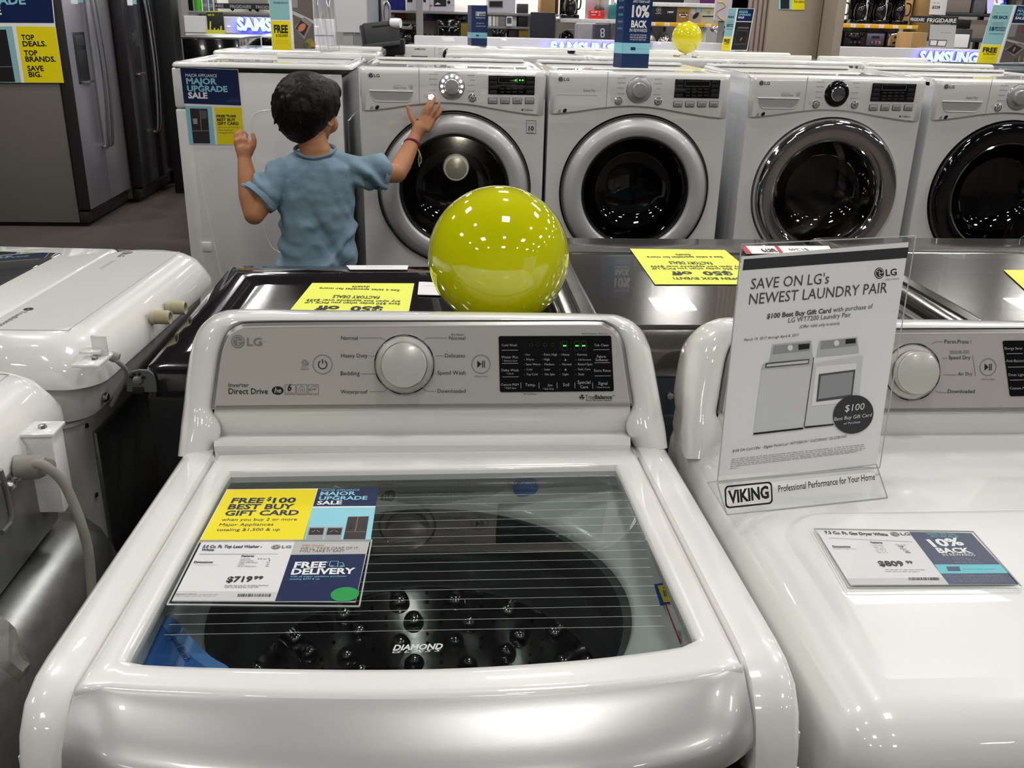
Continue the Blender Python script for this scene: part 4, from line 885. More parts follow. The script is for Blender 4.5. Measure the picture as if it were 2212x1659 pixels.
c = sum(pw, V())/len(pw); rows = [pw, [p+V((.006, .002, .004))+(c-p)*.25 for p in pw], [p+V((.003, .004, 0))+(c-p)*.6 for p in pw]]
mb.loft(rows, FILM, True, False, True); mb.build('plastic_wrap', c2, label='crumpled clear plastic film')

c1.rotation_euler = (0, 0, c1_turn)
# ================================================================== rear row of front loaders on pedestals
YR = 3.6; PR = Plane((0, YR, 0), (0, -1, 0)); RN = V((0, -1, 0)); RX = V((1, 0, 0))
E1X = 0.033; HW = 0.340; ZT = 1.311; DEP = 0.70
STEELD = mat('drum_dark_steel', '#6f6c66', 0.2, 1.0, nz='#55534f', bscale=40, bump=.05)
GASKET = mat('door_gasket', '#1f2021', .4); DGLASS = glassmat('door_glass', '#b4b6b4', 1.0, 1.6)
SIDEW = mat('side_enamel', '#d9dbdd', 0.3, coat=.4, nz='#d4d6d8', bscale=3)
SILVD = mat('silver_door_ring', '#d2d2d3', 0.4, 0.3, coat=.3, nz='#c9c9ca', bscale=200)
LEDW = mat('led_white', '#ffffff', .3, emit='#eef2ff', es=6.0)
def front_loader(label, kind, dx, ring, door_px, glow=False, handle=True):
    """kind washer/dryer; dx shifts the pattern machine along the row"""
    t = thing('front_load_washer' if kind == 'washer' else 'front_load_dryer', label, 'washing machine' if kind == 'washer' else 'dryer', (E1X+dx, YR+0.35, 0))
    D = V((dx, 0, 0))
    class PP:
        n = RN
        def pt(s, x, y, o=0.0): return PR.pt(x, y, o+0.008)+D
    p = PP()
    def pp(x, y, o=0.0): return p.pt(x, y, o)
    cx, x0, x1 = E1X+dx, E1X+dx-HW, E1X+dx+HW
    dc = V((cx+0.004, YR, 0.872)); R = 0.292
    # cabinet: sides, top, front sheet with the round door opening
    mb = MB()
    mb.box((x0, YR+.002, .36), (x0+.012, YR+DEP, ZT-.014), SIDEW, .003); mb.box((x1-.012, YR+.002, .36), (x1, YR+DEP, ZT-.014), SIDEW, .003)
    mb.box((x0+.012, YR+DEP-.02, .36), (x1-.012, YR+DEP, ZT-.014), mat('galvanised_steel', '#9b9c9b', 0.33, 0.9)); mb.box((x0+.012, YR+.02, .36), (x1-.012, YR+DEP-.02, .38), BLACKM)
    for k in range(2): mb.box((x0-.0012, YR+.12+.3*k, .55), (x0, YR+.3+.3*k, 1.15), SIDEW, .0005)
    N = 96; inner = []; outer = []
    zb, zt2 = 0.36, 1.205
    for k in range(N):
        a = 2*math.pi*k/N; c_, s_ = math.cos(a), math.sin(a)
        inner.append(dc+V((c_*R, 0, s_*R)))
        ex = (HW-.001)/max(abs(c_), 1e-6); ez = ((zt2-dc.z) if s_ > 0 else (dc.z-zb))/max(abs(s_), 1e-6); e = min(ex, ez)
        outer.append(V((cx+c_*e if e == ex else dc.x+c_*e, YR, dc.z+s_*e)))
    for k in range(N):       # snap to the corners of the sheet
        for c in (V((cx-HW+.001, YR, zb)), V((cx+HW-.001, YR, zb)), V((cx-HW+.001, YR, zt2)), V((cx+HW-.001, YR, zt2))):
            if (outer[k]-c).length < .022: outer[k] = c
    mb.loft([[q+V((0, .012, 0)) for q in outer], outer, inner, [q+V((0, .006, 0)) for q in inner], [dc+(q-dc)*0.97+V((0, .03, 0)) for q in inner], [dc+(q-dc)*0.80+V((0, .035, 0)) for q in inner]], WHITE, True)
    # top plate with a raised rim
    rows = []
    for ix, z in ((0, ZT-.03), (0, ZT-.008), (.004, ZT-.001), (.012, ZT), (.022, ZT-.001), (.03, ZT-.006), (.05, ZT-.006)):
        pts = rrect(2*HW-2*ix, DEP-.02-2*ix, .025, 5); rows.append([V((cx+a, YR+.01+DEP/2+b, z)) for a, b in pts])
    mb.loft(rows, WHITE2, True, False, True)
    mb.box((x0+.012, YR+DEP-.045, ZT-.004), (x1-.03, YR+DEP-.012, ZT+.008), WHITE2, .006)
    mb.build('cabinet', t, sharp=40)
    mb = MB(); mb.box((x0, YR+.006, .02), (x1, YR+DEP, .352), WHITE, .008); mb.box((x0+.02, YR-.006, .06), (x1-.02, YR+.008, .32), WHITE2, .006); mb.box((x0+.05, YR+.05, 0), (x1-.05, YR+DEP-.05, .03), BLACKM)
    mb.box((x0+.2, YR-.02, .255), (x1-.2, YR-.004, .28), BRUSHED, .005); mb.build('pedestal', t)
    # control panel with arched lower edge
    seam = [(783, 241.5), (838, 235.5), (877, 229.5), (906, 226), (954, 222.5), (1013, 226.5), (1071, 237), (1129, 246.5), (1171, 250.5)]
    low = resample(bez([PR.pt(x, y)+D for x, y in seam], 6), 60)
    w_ = x1-x0
    for i, q in enumerate(low): low[i] = V((x0+.0005+(w_-.001)*i/59, YR, q.z))
    top_ = [V((q.x, YR, ZT-.004)) for q in low]
    def rowz(f, o): 
        r = []
        for i, (a, b) in enumerate(zip(low, top_)):
            e = min(i, 59-i); q = a.lerp(b, f); r.append(q+V((0, -o+(.010*(1-min(e, 3)/3)**2), 0)))
        return r
    mb = MB(); mb.loft([rowz(0, -.01), rowz(0, .004), rowz(0.03, .008), rowz(.5, .008), rowz(.86, .008), rowz(.95, .005), rowz(.99, -.002), [q+V((0, .02, .003)) for q in rowz(1.0, -.003)]], WHITE2)
    for e in (0, -1): mb.face([r[e] for r in (rowz(0, -.01), rowz(0, .004), rowz(.5, .008), rowz(.95, .005), rowz(1.0, -.003))], WHITE2)
    n_ = RN
    lg_logo(mb, pp(801, 162.5, .0006), n_, RX, .0088, INK, WHITE2, tw=2.3)
    strip(mb, p, (905, 146), (906, 226), 1.1, INKL)
    if kind == 'washer':
        T(mb, p, 'Direct Drive', (851, 192), (878, 192.3), INKG, hpx=6); T(mb, p, 'Inverter', (853, 185.5), (866, 185.5), INKL)
        for a, b in (((885, 184), (892, 184)), ((892, 184), (892, 192)), ((892, 192), (885, 192)), ((885, 192), (885, 184))): strip(mb, p, a, b, .7, INKL)
        T(mb, p, '6', (887, 191), (890.5, 191), INKG); T(mb, p, 'TrueBalance', (1131, 238.5), (1151, 239.5), INKG, hpx=4.5, bold=.01); disc(mb, pp(1128, 237, .0006), n_, .0035, INK, 10)
    else:
        T(mb, p, 'Sensor Dry', (853, 190), (880, 190.4), INKG, hpx=6); strip(mb, p, (796, 197), (884, 198.5), .8, INKL)
    for q, r_ in (((803, 232.5), 4), ((815, 231.5), 5)): disc(mb, pp(q[0], q[1], .0006), n_, r_/565, INKL if r_ == 4 else INK, 14, sy=.7)
    L_ = ('Perm. Press', 'Bulky/Large', 'Heavy Duty', 'Tub Clean') if kind == 'washer' else ('Perm. Press', 'Bulky/Large', 'Delicates', 'Small Load')
    R_ = ('Delicates', 'Towels', 'Speed Wash', 'Downloaded') if kind == 'washer' else ('Speed Dry', 'Freshen Up', 'Air Dry', 'Downloaded')
    for k in range(4):
        y = (161.5, 171.5, 183, 195.5)[k]; T(mb, p, L_[k], (928, y), (928+len(L_[k])*1.55, y), INKG); T(mb, p, R_[k], (1025-len(R_[k])*1.6, y+2), (1025, y+2), INKG)
    T(mb, p, 'Cotton/Normal', (966, 157.5), (987, 157.5), INKG); disc(mb, pp(919, 207, .0006), n_, .005, INKL, 14, .004)
    mb.build('control_panel', t, sharp=40)
    if kind == 'washer' or handle:
        # detergent drawer pull: a pocket under a straight lip
        mb = MB(); A, B = pp(798, 195.5, .0005), pp(893, 197.5, .0005); up = V((0, 0, 1))
        DP = mat('pocket_shade', '#b9b9b6', .4)
        pts = []
        for k in range(21):
            f = k/20; e = min(1, min(f, 1-f)*7); pts.append((A.lerp(B, f), A.lerp(B, .02+.96*f)-up*(.006+.028*(1-(1-e)**2))))
        mb.loft([[a+V((0, .0002, 0)) for a, b in pts], [a.lerp(b, .3)+V((0, .012, 0)) for a, b in pts], [a.lerp(b, .75)+V((0, .013, 0)) for a, b in pts], [b+V((0, .0, 0)) for a, b in pts], [b+V((0, -.003, -.003)) for a, b in pts]], DP)
        mb.tube([A+V((0, -.001, 0)), B+V((0, -.001, 0))], .0022, WHITE2, 8)
        # open the panel look: place pocket face just proud of the panel
        for i, v in enumerate(mb.v): mb.v[i] = V((v.x, min(v.y, YR-.0085), v.z)) if v.y > YR-.0085 else v
        mb.build('detergent_drawer' if kind == 'washer' else 'drawer_front', t, label='drawer pull')
    # dial
    c = pp(976, 186.5); mb = MB(); r = 26/565
    base = CHROME if ring == 'chrome' else mat('dial_base', '#c8c8ca', .3, .5)
    mb.lathe([(r, -.001), (r, .003), (r*.95, .005), (r*.60, .006)], c, RN, BLACKG if ring == 'chrome' else base, 40); mb.lathe([(r*1.03, 0), (r*1.03, .002), (r, .003)], c, RN, CHROME, 40)
    if glow:
        for k in range(9):
            a = math.radians(-28+236*k/8); disc(mb, c+V((math.cos(a), 0, math.sin(a)))*(r*.80)+RN*.006, RN, r*.11, LEDW, 12)
    dl = mb.build('dial', t)
    mb = MB(); rk = r*.60; mb.lathe([(rk, .005), (rk*.98, .018), (rk*.9, .022), (rk*.4, .0235), (.0002, .024)], c, RN, CHROME if ring == 'chrome' else mat('dial_cap', '#bdbdbb', .3, .4), 36)
    mb.build('dial_cap', dl)
    for x, y, nm in ((932, 210, 'power_button'), (1020, 211, 'start_button')):
        c = pp(x, y); r = 8/565; mb = MB(); mb.lathe([(r, 0), (r, .003), (r*.82, .0042)], c, RN, CHROME, 28); lit = glow and nm[0] == 'p'
        mb.lathe([(r*.82, .0036), (r*.5, .0046), (.0002, .005)], c, RN, LEDW if lit else mat('button_silver', '#c2c2c2', .35, .4), 24)
        if not lit:
            k_ = c+RN*.0054
            if nm[0] == 's':
                mb.face([k_+V((-.004, 0, -.0045)), k_+V((.0, 0, 0)), k_+V((-.004, 0, .0045))], INK); mb.box(k_+V((.001, -.0001, -.004)), k_+V((.002, .0001, .004)), INK); mb.box(k_+V((.003, -.0001, -.004)), k_+V((.004, .0001, .004)), INK)
            else: disc(mb, k_, RN, .0045, INKG, 16, .0033)
        mb.build(nm, t, label='lit white power button' if lit else None)
    # display
    mb = MB(); A, B = pp(1055, 162.5), pp(1154, 205); mb.box((A.x, YR-.0105, B.z), (B.x, YR-.007, A.z), BLACKG, .0015)
    for i in range(4):
        for xx, ww in ((1055.5, 19), (1135.5, 18)): a, b = pp(xx+1, 164.5+i*10), pp(xx+ww-1, 172.5+i*10); mb.box((a.x, YR-.0116, b.z), (b.x, YR-.0104, a.z), mat('display_key', '#2a2b2d', .3), .0006)
    for i in range(3):
        for j in range(4): a = pp(1080+j*13.5, 183+i*7); strip(mb, p, (1080+j*13.5, 184+i*7), (1089+j*13.5, 184.3+i*7), 2.2, mat('display_word', '#3b3d3e', .4), off=.003)
    a, b = pp(1077, 166.5), pp(1132, 178.5)
    for q in (((1077, 166.5), (1132, 167)), ((1077, 178), (1132, 178.5)), ((1077, 166.5), (1077, 178)), ((1132, 167), (1132, 178.5))): strip(mb, p, q[0], q[1], 1, INKG, off=.003)
    if glow:
        for x in (1112, 1121, 1127): strip(mb, p, (x, 173), (x+3, 173), 3, mat('display_green', '#30e030', .5, emit='#30f030', es=2.0), off=.003)
        mb.face([pp(1100, 174, .003), pp(1118, 169, .003), pp(1118, 177, .003)], mat('display_glow', '#8a8a4a', .5))
    mb.build('display', t)
    for x in (1054, 1080.5, 1107, 1133.5):
        a, b = pp(x, 210.5), pp(x+20, 224); mb = MB(); mb.box((a.x, YR-.0112, b.z), (b.x, YR-.007, a.z), mat('button_rim', '#4b4c50', .3), .002); mb.box((a.x+.002, YR-.0128, b.z+.002), (b.x-.002, YR-.0105, a.z-.002), mat('button_silver', '#c2c2c2', .35, .4), .002)
        q = a.lerp(b, .5); text3(mb, ('Wash', 'Spin', 'Soil', 'Signal')[int((x-1054)/26)], V((a.x+.008, YR-.0131, q.z-.003)), V((b.x-.008, YR-.0131, q.z-.003)), RN, INKG)
        mb.build('option_button', t)
    if kind == 'washer' and ring != 'chrome':
        mb = MB(); q = [PR.pt(x, y, .0012)+D for x, y in ((1137, 259.5), (1158, 260.5), (1157.5, 289), (1136.5, 288))]; mb.prism(q, V((0, .001, 0)), mat('sticker_rim', '#55555a', .4)); c = sum(q, V())/4
        q2 = [c+(v-c)*.92+RN*.0003 for v in q]; mb.face(q2, PAPER); text3(mb, '10', V((q2[3].x+.007, YR-.002, c.z-.013)), V((q2[2].x-.007, YR-.002, c.z-.013)), RN, INK, cap=.017, bold=.03); text3(mb, 'Direct Drive', V((q2[3].x+.004, YR-.002, c.z+.012)), V((q2[2].x-.004, YR-.002, c.z+.012)), RN, INKG); text3(mb, 'WARRANTY', V((q2[3].x+.005, YR-.002, c.z-.021)), V((q2[2].x-.005, YR-.002, c.z-.021)), RN, INKG)
        mb.build('warranty_sticker', t, sharp=-20, label='white sticker printed 10')
    # door ring, glass bowl, drum
    mr = {'silver': SILVD, 'chrome': CHROME, 'dark': mat('dark_chrome', '#4d4e50', .05, 1.0)}[ring]
    mb = MB(); prof = [(.283, .03), (.2855, -.001), (.281, -.012), (.252, -.032), (.246, -.0345), (.218, -.0345), (.212, -.031), (.208, -.018)] if ring == 'silver' else [(.283, .03), (.286, -.004), (.283, -.020), (.272, -.030), (.262, -.033), (.225, -.030), (.216, -.026), (.208, -.018)]
    mb.lathe([(r_, -h) for r_, h in prof], dc, RN, mr, 96)
    mb.lathe([(.208, .018), (.203, .020), (.198, .012), (.197, -.01)], dc, RN, CHROME if ring != 'silver' else GASKET, 96)
    if ring == 'silver': mb.lathe([(.2845, -.03), (.2868, .0), (.2862, .010), (.2835, .018)], dc, RN, mat('door_edge', '#3c3d3f', .35, .4), 96)
    dr = mb.build('door', t, sharp=50, label={'silver': 'silver ring door', 'chrome': 'chrome ring door', 'dark': 'dark chrome ring door'}[ring])
    mb = MB(); mb.lathe([(.199, .004), (.185, -.01), (.165, -.05), (.14, -.075), (.10, -.09), (.05, -.096), (.0003, -.098)], dc, RN, DGLASS, 64); mb.build('door_glass', dr, sharp=80)
    mb = MB()
    mb.lathe([(.235, -.03), (.225, -.05), (.222, -.07), (.248, -.075), (.25, -.40), (.23, -.42), (.09, -.40), (.0003, -.40)], dc, RN, STEELD if kind == 'washer' else mat('drum_shadow_steel', '#4c4b49', .3, .9), 72)
    mb.lathe([(.297, -.032), (.235, -.03)], dc, RN, GASKET, 72)
    for k in range(3):
        a = math.radians(100+120*k); rd = V((math.cos(a), 0, math.sin(a))); tn = V((-math.sin(a), 0, math.cos(a)))
        rows = []
        for h in (.09, .39):
            rows.append([dc+V((0, h, 0))+rd*(.249-.001)+tn*.05, dc+V((0, h, 0))+rd*.215+tn*.022, dc+V((0, h, 0))+rd*.195, dc+V((0, h, 0))+rd*.215-tn*.022, dc+V((0, h, 0))+rd*.248-tn*.05])
        mb.loft(rows, STEELD); mb.face(rows[0], STEELD)
    for k in range(26):
        for j in range(5):
            a = math.radians(20+320*k/26+j*6); rd = V((math.cos(a), 0, math.sin(a))); disc(mb, dc+rd*.2488+V((0, .12+.05*j, 0)), -rd, .0045, BLACKM, 8)
    if kind == 'washer' and ring == 'silver':
        q = dc+V((0.010, .395, .025)); mb.lathe([(.056, .0), (.055, .028), (.050, .034), (.044, .035)], q, RN, mat('hub_rim', '#d8d4c8', .35), 40); mb.lathe([(.044, .031), (.030, .035), (.0003, .040)], q, RN, mat('hub_cap', '#a9a492', .35, .3), 40)
    mb.build('drum', t, sharp=40)
    if kind == 'washer':          # fill light added in the drum mouth to brighten the interior
        l = bpy.data.lights.new('drum_fill', 'AREA'); l.size = .05; l.energy = 0.9; l.color = (1, .96, .88); lo_ = bpy.data.objects.new('drum_fill', l); COL.objects.link(lo_); lo_.location = dc+V((.05, .10, .19)); lo_.rotation_euler = (math.radians(35), 0, 0)
    return t
front_loader('white washer with lit white dial, the one the boy is touching', 'washer', 0.0, 'silver', None, glow=True)
front_loader('white dryer with silver ring door under the navy 10% box', 'dryer', 0.693, 'silver', None, handle=False)
front_loader('white washer with bright chrome ring door and chrome dial', 'washer', 1.447, 'chrome', None)
front_loader('white machine with dark chrome door at the right edge of the rear row', 'dryer', 2.163, 'dark', None)
# ------------------------------------------------------------------ machine at the end of the row, turned sideways, with magnet signs
t = thing('front_load_dryer', 'white machine turned sideways behind the boy with sale signs on its side', 'dryer', (-0.66, YR+0.34, 0))
x0, x1 = -0.975, -0.372
mb = MB(); mb.box((x0+.05, YR, .36), (x1, YR+.012, ZT-.03), WHITE, .004); mb.box((x0+.05, YR+.66, .36), (x1, YR+.672, ZT-.03), WHITE, .004)
GV = MATS['galvanised_steel']; mb.box((x1-.004, YR+.004, .36), (x1+.004, YR+.668, ZT-.04), mat('rear_sheet_dark', '#a3a4a6', .3, .75, nz='#77787a', bscale=9, bump=.25), .002); mb.box((x1, YR+.1, .45), (x1+.012, YR+.56, ZT-.2), MATS['rear_sheet_dark'], .01)
mb.box((x0+.05, YR+.012, .36), (x1-.004, YR+.66, .37), BLACKM)
def emb(pts, w=.003):
    mb.tube(bez([PR.pt(*q) for q in pts], 6), w, WHITE, 8, sy=.4)
emb([(426, 330), (440, 420), (462, 520), (488, 640)], .002); emb([(548, 310), (556, 420), (580, 520), (620, 548), (730, 552)], .002); emb([(736, 250), (560, 240), (548, 310)], .002)
mb.build('cabinet', t, sharp=40)
mb = MB(); mb.box((x0, YR-.0005, 1.155), (x0+.062, YR+.676, ZT-.016), WHITE2, .009, 3); mb.box((x0, YR-.0005, .36), (x0+.06, YR+.675, 1.153), WHITE2, .009, 3); mb.build('front_frame', t)
mb = MB(); rows = []
for ix, z in ((0.012, ZT-.016), (0.0, ZT-.013), (0, ZT-.008), (.004, ZT), (.012, ZT+.004), (.03, ZT+.004), (.04, ZT-.004), (.06, ZT-.004)):
    pts = rrect(.642-2*ix, .684-2*ix, .03, 6); rows.append([V((-.654+a, YR+.336+b, z)) for a, b in pts])
mb.loft(rows, WHITE2, True, False, True); mb.box((-.70, YR+.60, ZT-.004), (-.35, YR+.66, ZT+.014), WHITE2, .006); mb.build('top_panel', t)
mb = MB(); c = PR.pt(447, 533); mb.box(c+V((-.018, -.006, -.018)), c+V((.018, .004, .018)), WHITE2, .003); mb.build('cover_cap', t)
mb = MB(); mb.box((x0+.02, YR+.005, .02), (x1, YR+.67, .352), WHITE, .008); mb.box((x0+.06, YR+.05, 0), (x1-.05, YR+.62, .03), BLACKM); mb.build('pedestal', t)
# magnet signs
PS = Plane((0, YR-.0028, 0), (0, -1, 0)); q = [PS.pt(*a) for a in ((388, 145), (514.5, 150), (528, 313), (409, 312))]
mb = MB(); mb.prism([PS.pt(*a) for a in ((388, 145), (514, 150), (522, 229), (528, 313), (409, 312), (400, 228))], V((0, .0012, 0)), PAPERW)
Q(mb, PS, [(389, 146), (513.5, 151), (521, 228), (398, 223.5)], NAVY); Q(mb, PS, [(400, 228.5), (457, 230), (465, 312), (409, 311)], CYAN); Q(mb, PS, [(463, 231.5), (522, 232.5), (527.5, 312.5), (470, 312)], YELLOW)
Q(mb, PS, [(410, 234), (448, 235), (454, 309.5), (418, 309.5)], BRN, off=.0008); strip(mb, PS, (432, 236), (435, 282), 1, PSIL, off=.0012); strip(mb, PS, (414, 283), (451, 282), 1, PSIL, off=.0012); Q(mb, PS, [(416, 256), (426, 256), (427, 268), (418, 268)], PSIL, off=.0012); Q(mb, PS, [(434, 239), (446, 239), (447, 256), (435, 257)], L4, off=.0011)
for s, a, b, h, m_, bo in (('MAJOR APPLIANCE', (401, 165.5), (469, 167), 7, WPRINT, 0), ('MAJOR', (403, 181), (469, 182), 13, CYAN, .035), ('UPGRADE', (405, 197), (492, 198.5), 13, CYAN, .035), ('SALE', (407, 212), (449, 212.5), 13, WPRINT, .04),
    ('FREE', (468, 253.5), (487, 253.5), 6, INK, .03), ('$', (489, 251), (493, 251), 4.5, INK, .03), ('100', (494, 253.5), (510, 253.5), 6, INK, .03), ('BEST BUY', (469, 261.5), (509, 261.5), 6, INK, .03), ('GIFT CARD', (470, 269.5), (516, 269.5), 6, INK, .03),
    ('when you buy 2 or more', (471, 276), (517, 276), 3, BLUETXT, 0), ('Major Appliances', (472, 282), (503, 282), 3, BLUETXT, 0), ('totaling $1,500 & up', (473, 288), (510, 288), 3, BLUETXT, 0)): T(mb, PS, s, a, b, m_, hpx=h, bold=bo, off=.0012)
tag(mb.build('magnet_sign', None, sum(q, V())/4, sharp=-20), 'navy, blue and yellow sale sign on the side of the machine behind the boy', 'sign')
# ------------------------------------------------------------------ second row, backs towards us
def rear_dryer(label, px0, px1, py, m_=WHITE2, group=None, z=1.333, Y=4.45):
    a, b = onY(px0, py, Y), onY(px1, py, Y); t = thing('front_load_dryer', label, 'dryer', ((a.x+b.x)/2, Y+.35, 0), group)
    mb = MB(); mb.box((a.x, Y, .36), (b.x, Y+.68, z-.045), SIDEW if m_ is WHITE2 else m_, .01); mb.box((a.x, Y+.0, .02), (b.x, Y+.66, .352), WHITE, .01); mb.box((a.x+.04, Y+.04, 0), (b.x-.04, Y+.6, .03), BLACKM); mb.build('cabinet', t)
    mb = MB(); mb.box((a.x, Y-.012, z-.052), (b.x, Y+.05, z), m_, .016, 4); mb.box((a.x+.006, Y+.04, z-.03), (b.x-.006, Y+.66, z-.012), m_, .006); mb.box((a.x+.01, Y+.62, z-.02), (b.x-.01, Y+.66, z+.002), m_, .008)
    for f, w in ((.065, .012), (.10, .02), (.90, .02), (.945, .012)): c = a.x+(b.x-a.x)*f; mb.box((c-w/2, Y-.0128, z-.037), (c+w/2, Y-.0115, z-.018), INKG)
    mb.build('top_panel', t); return t
rear_dryer('second row white dryer back, leftmost, right behind the washer the boy touches', 962, 1268, 115)
rear_dryer('second row white dryer back behind the navy 10% box', 1277, 1573, 122)
rear_dryer('second row white dryer back behind the chrome door washer', 1578, 1866, 130)
rear_dryer('second row white dryer back in front of the blue glowing sign', 1874, 2149, 137)
rear_dryer('dark grey dryer back at the right end of the second row', 2154, 2440, 140, mat('slate_enamel', '#5a6066', .3, .3, coat=.4), z=1.318)
t = thing('front_load_washer', 'white machine standing behind the sideways machine with signs', 'washing machine', (-.72, 4.75, 0))
mb = MB(); mb.box((-1.0, 4.42, .02), (-.30, 5.1, 1.29), SIDEW, .012); mb.box((-.95, 4.47, 0), (-.35, 5.05, .03), BLACKM); mb.build('cabinet', t); mb = MB(); mb.box((-1.01, 4.41, 1.285), (-.295, 5.11, 1.325), WHITE2, .014, 4); mb.box((-.8, 4.9, 1.32), (-.31, 5.08, 1.335), WHITE2, .006); mb.build('top_panel', t)
# ------------------------------------------------------------------ third row, Samsung washers facing us
def third(label, px0, px1, py, full=True):
    Y = 6.15; a, b = onY(px0, py, Y), onY(px1, py+5, Y); z = 1.315; t = thing('front_load_washer', label, 'washing machine', ((a.x+b.x)/2, Y+.35, 0))
    P = Plane((0, Y-.012, 0), (0, -1, 0)); k = (px1-px0)/202.0
    mb = MB(); mb.box((a.x, Y, .36), (b.x, Y+.7, z-.13), WHITE, .012); mb.box((a.x, Y+.01, .02), (b.x, Y+.68, .352), WHITE, .01); mb.box((a.x+.04, Y+.05, 0), (b.x-.04, Y+.62, .03), BLACKM); mb.box((a.x+.004, Y+.02, z-.14), (b.x-.004, Y+.7, z-.008), WHITE2, .01); mb.build('cabinet', t)
    mb = MB(); mb.box((a.x-.002, Y-.012, z-.135), (b.x+.002, Y+.03, z), WHITE2, .016, 4)
    X = lambda x: px0+(x-873)*k; Yp = lambda y: py+(y-97)
    T(mb, P, 'SAMSUNG', (X(895), Yp(107.5)), (X(919), Yp(108)), INK, hpx=4, bold=.02); strip(mb, P, (X(939), Yp(99)), (X(939), Yp(130)), .7, INKL)
    for j in range(4):
        greek(mb, P, (X(947), Yp(105+j*4)), (X(956), Yp(105+j*4)), .7, INKL, j); greek(mb, P, (X(989), Yp(106+j*4)), (X(999), Yp(106+j*4)), .7, INKL, j+9)
    mb.build('control_panel', t)
    mb = MB(); A, B = P.pt(X(1003), Yp(105), .001), P.pt(X(1051), Yp(113), .001); mb.box((A.x, Y-.0145, B.z), (B.x, Y-.011, A.z), BLACKG, .002); T(mb, Plane((0, Y-.0145, 0), (0, -1, 0)), '88', (X(1034), Yp(113)), (X(1040), Yp(113)), mat('display_cyan', '#39b6e8', .5, emit='#39b6e8', es=1.5)); mb.build('display', t)
    mb = MB(); mb.lathe([(.042, 0), (.042, .012), (.036, .016)], P.pt(X(971), Yp(119)), (0, -1, 0), CHROME, 32); mb.lathe([(.036, .016), (.034, .03), (.001, .033)], P.pt(X(971), Yp(119)), (0, -1, 0), BLACKG, 32); mb.build('dial', t)
    mb = MB(); A, B = P.pt(X(889), Yp(120), .0), P.pt(X(924), Yp(127), .0); mb.box((A.x, Y-.014, B.z), (B.x, Y-.011, A.z), INKG, .002); mb.build('drawer_handle', t)
third('white washer facing us in the third row, left of the small blue box front', 873, 1075, 97)
third('white washer facing us in the third row, below the left part of the glowing sign', 1084, 1286, 101)
for px0, px1, py, lb in ((1296, 1498, 108, 'white washer in the third row under the small yellow balloon'), (1506, 1640, 112, 'white washer in the third row beside the tan column')):
    third(lb, px0, px0+202, py)
# ================================================================== store behind the machines
PALE = mat('pale_laminate', '#dcdadc', .4, coat=.2, nz='#d8d6d8', bscale=3); GREYP = mat('grey_panel', '#a5a3a0', .5, nz='#a09e9b', bscale=5); STEELG = mat('shelf_steel', '#8f8f8f', .4, .4)
BACKL = mat('shelf_back_white', '#efece4', .6, nz='#ebe8e0', bscale=3)
def pbox(mb, x0, y0, x1, y1, Y, d, m_, bev=.004, zb=None, zt=None):
    a, b = onY(x0, y0, Y), onY(x1, y1, Y); lo = V((a.x, Y, b.z if zb is None else zb)); hi = V((b.x, Y+d, a.z if zt is None else zt)); mb.box(lo, hi, m_, bev); return lo, hi
def fin(mb, name, label, cat, group=None, sharp=38):
    xs = [v.x for v in mb.v]; ys = [v.y for v in mb.v]; zs = [v.z for v in mb.v]
    return tag(mb.build(name, None, ((min(xs)+max(xs))/2, (min(ys)+max(ys))/2, min(zs)), sharp), label, cat, group)
def FP(Y): return Plane((0, Y, 0), (0, -1, 0))
LEDC = mat('led_letter_face', '#8fe4ff', .4, emit='#7fdcff', es=3.2); LEDB = mat('led_letter_halo', '#2a20ff', .4, emit='#2418ff', es=9.0)
def led_sign(label, x0, y0, x1, y1, Y):
    P = FP(Y); t = thing('illuminated_sign', label, 'sign', P.pt((x0+x1)/2, (y0+y1)/2))
    A, B = P.pt(x0, y0, .025), P.pt(x1, y1, .025); cap = (A-B).length*0.175
    mb = MB(); text3(mb, 'SAMSUNG', A, B, (0, -1, 0), LEDC, cap, bold=.045); mb.build('letter_face', t, sharp=-20)
    mb = MB(); vs_, fs, w, ch = glyphs('SAMSUNG', .07, 0); L = (B-A).length; u = (B-A).normalized(); v = V((0, -1, 0)).cross(u); sx = L/w; sy = cap/ch
    A2 = A+V((0, .018, 0))
    lo = [A2+u*(p.x*sx)+v*(p.y*sy) for p in vs_]; mb.add(lo, fs, LEDB); mb.add([p+V((0, -.014, 0)) for p in lo], fs, LEDB); mb.build('letter_halo', t, sharp=-20)
# half wall with the lit sign, behind the third row
HWAL = []
for nm, px, Y, zt_, lb in (('low_partition', (895, 1330), 7.2, 1.345, 'long white low partition carrying the half hidden glowing sign'), ('low_partition', (1410, 1640), 7.2, 1.34, 'white low partition behind the small yellow balloon'), ('low_partition', (1786, 2330), 7.2, 1.335, 'white low partition with the bright blue sign at right')):
    mb = MB(); a, b = onY(px[0], 100, Y), onY(px[1], 100, Y); mb.box((a.x, Y, 0), (b.x, Y+.12, zt_), PALE, .006); mb.box((a.x, Y-.004, .0), (b.x, Y+.124, .1), GREYP); fin(mb, nm, lb, 'partition')
led_sign('glowing blue sign in the middle, only letter tops showing above a washer', 1187, 114.5, 1328, 120.5, 7.2)
led_sign('glowing blue sign at right beside the tall teal sign', 1981, 133, 2106, 137, 7.2)
mb = MB(); a, b = onY(402, 100, 7.4), onY(722, 100, 7.4); mb.box((a.x, 7.4, 0), (b.x, 7.55, 1.44), PALE, .006); mb.box((a.x, 7.396, 1.328), (b.x, 7.40, 1.331), INKL)
mb.box((a.x-.03, 7.39, 0), (a.x, 7.56, 2.3), STEELG, .004); fin(mb, 'low_partition', 'white low partition at left with the cut off glowing sign', 'partition')
led_sign('glowing blue sign at left, right part hidden by the teal sign', 514, 64, 660, 68.5, 7.4)
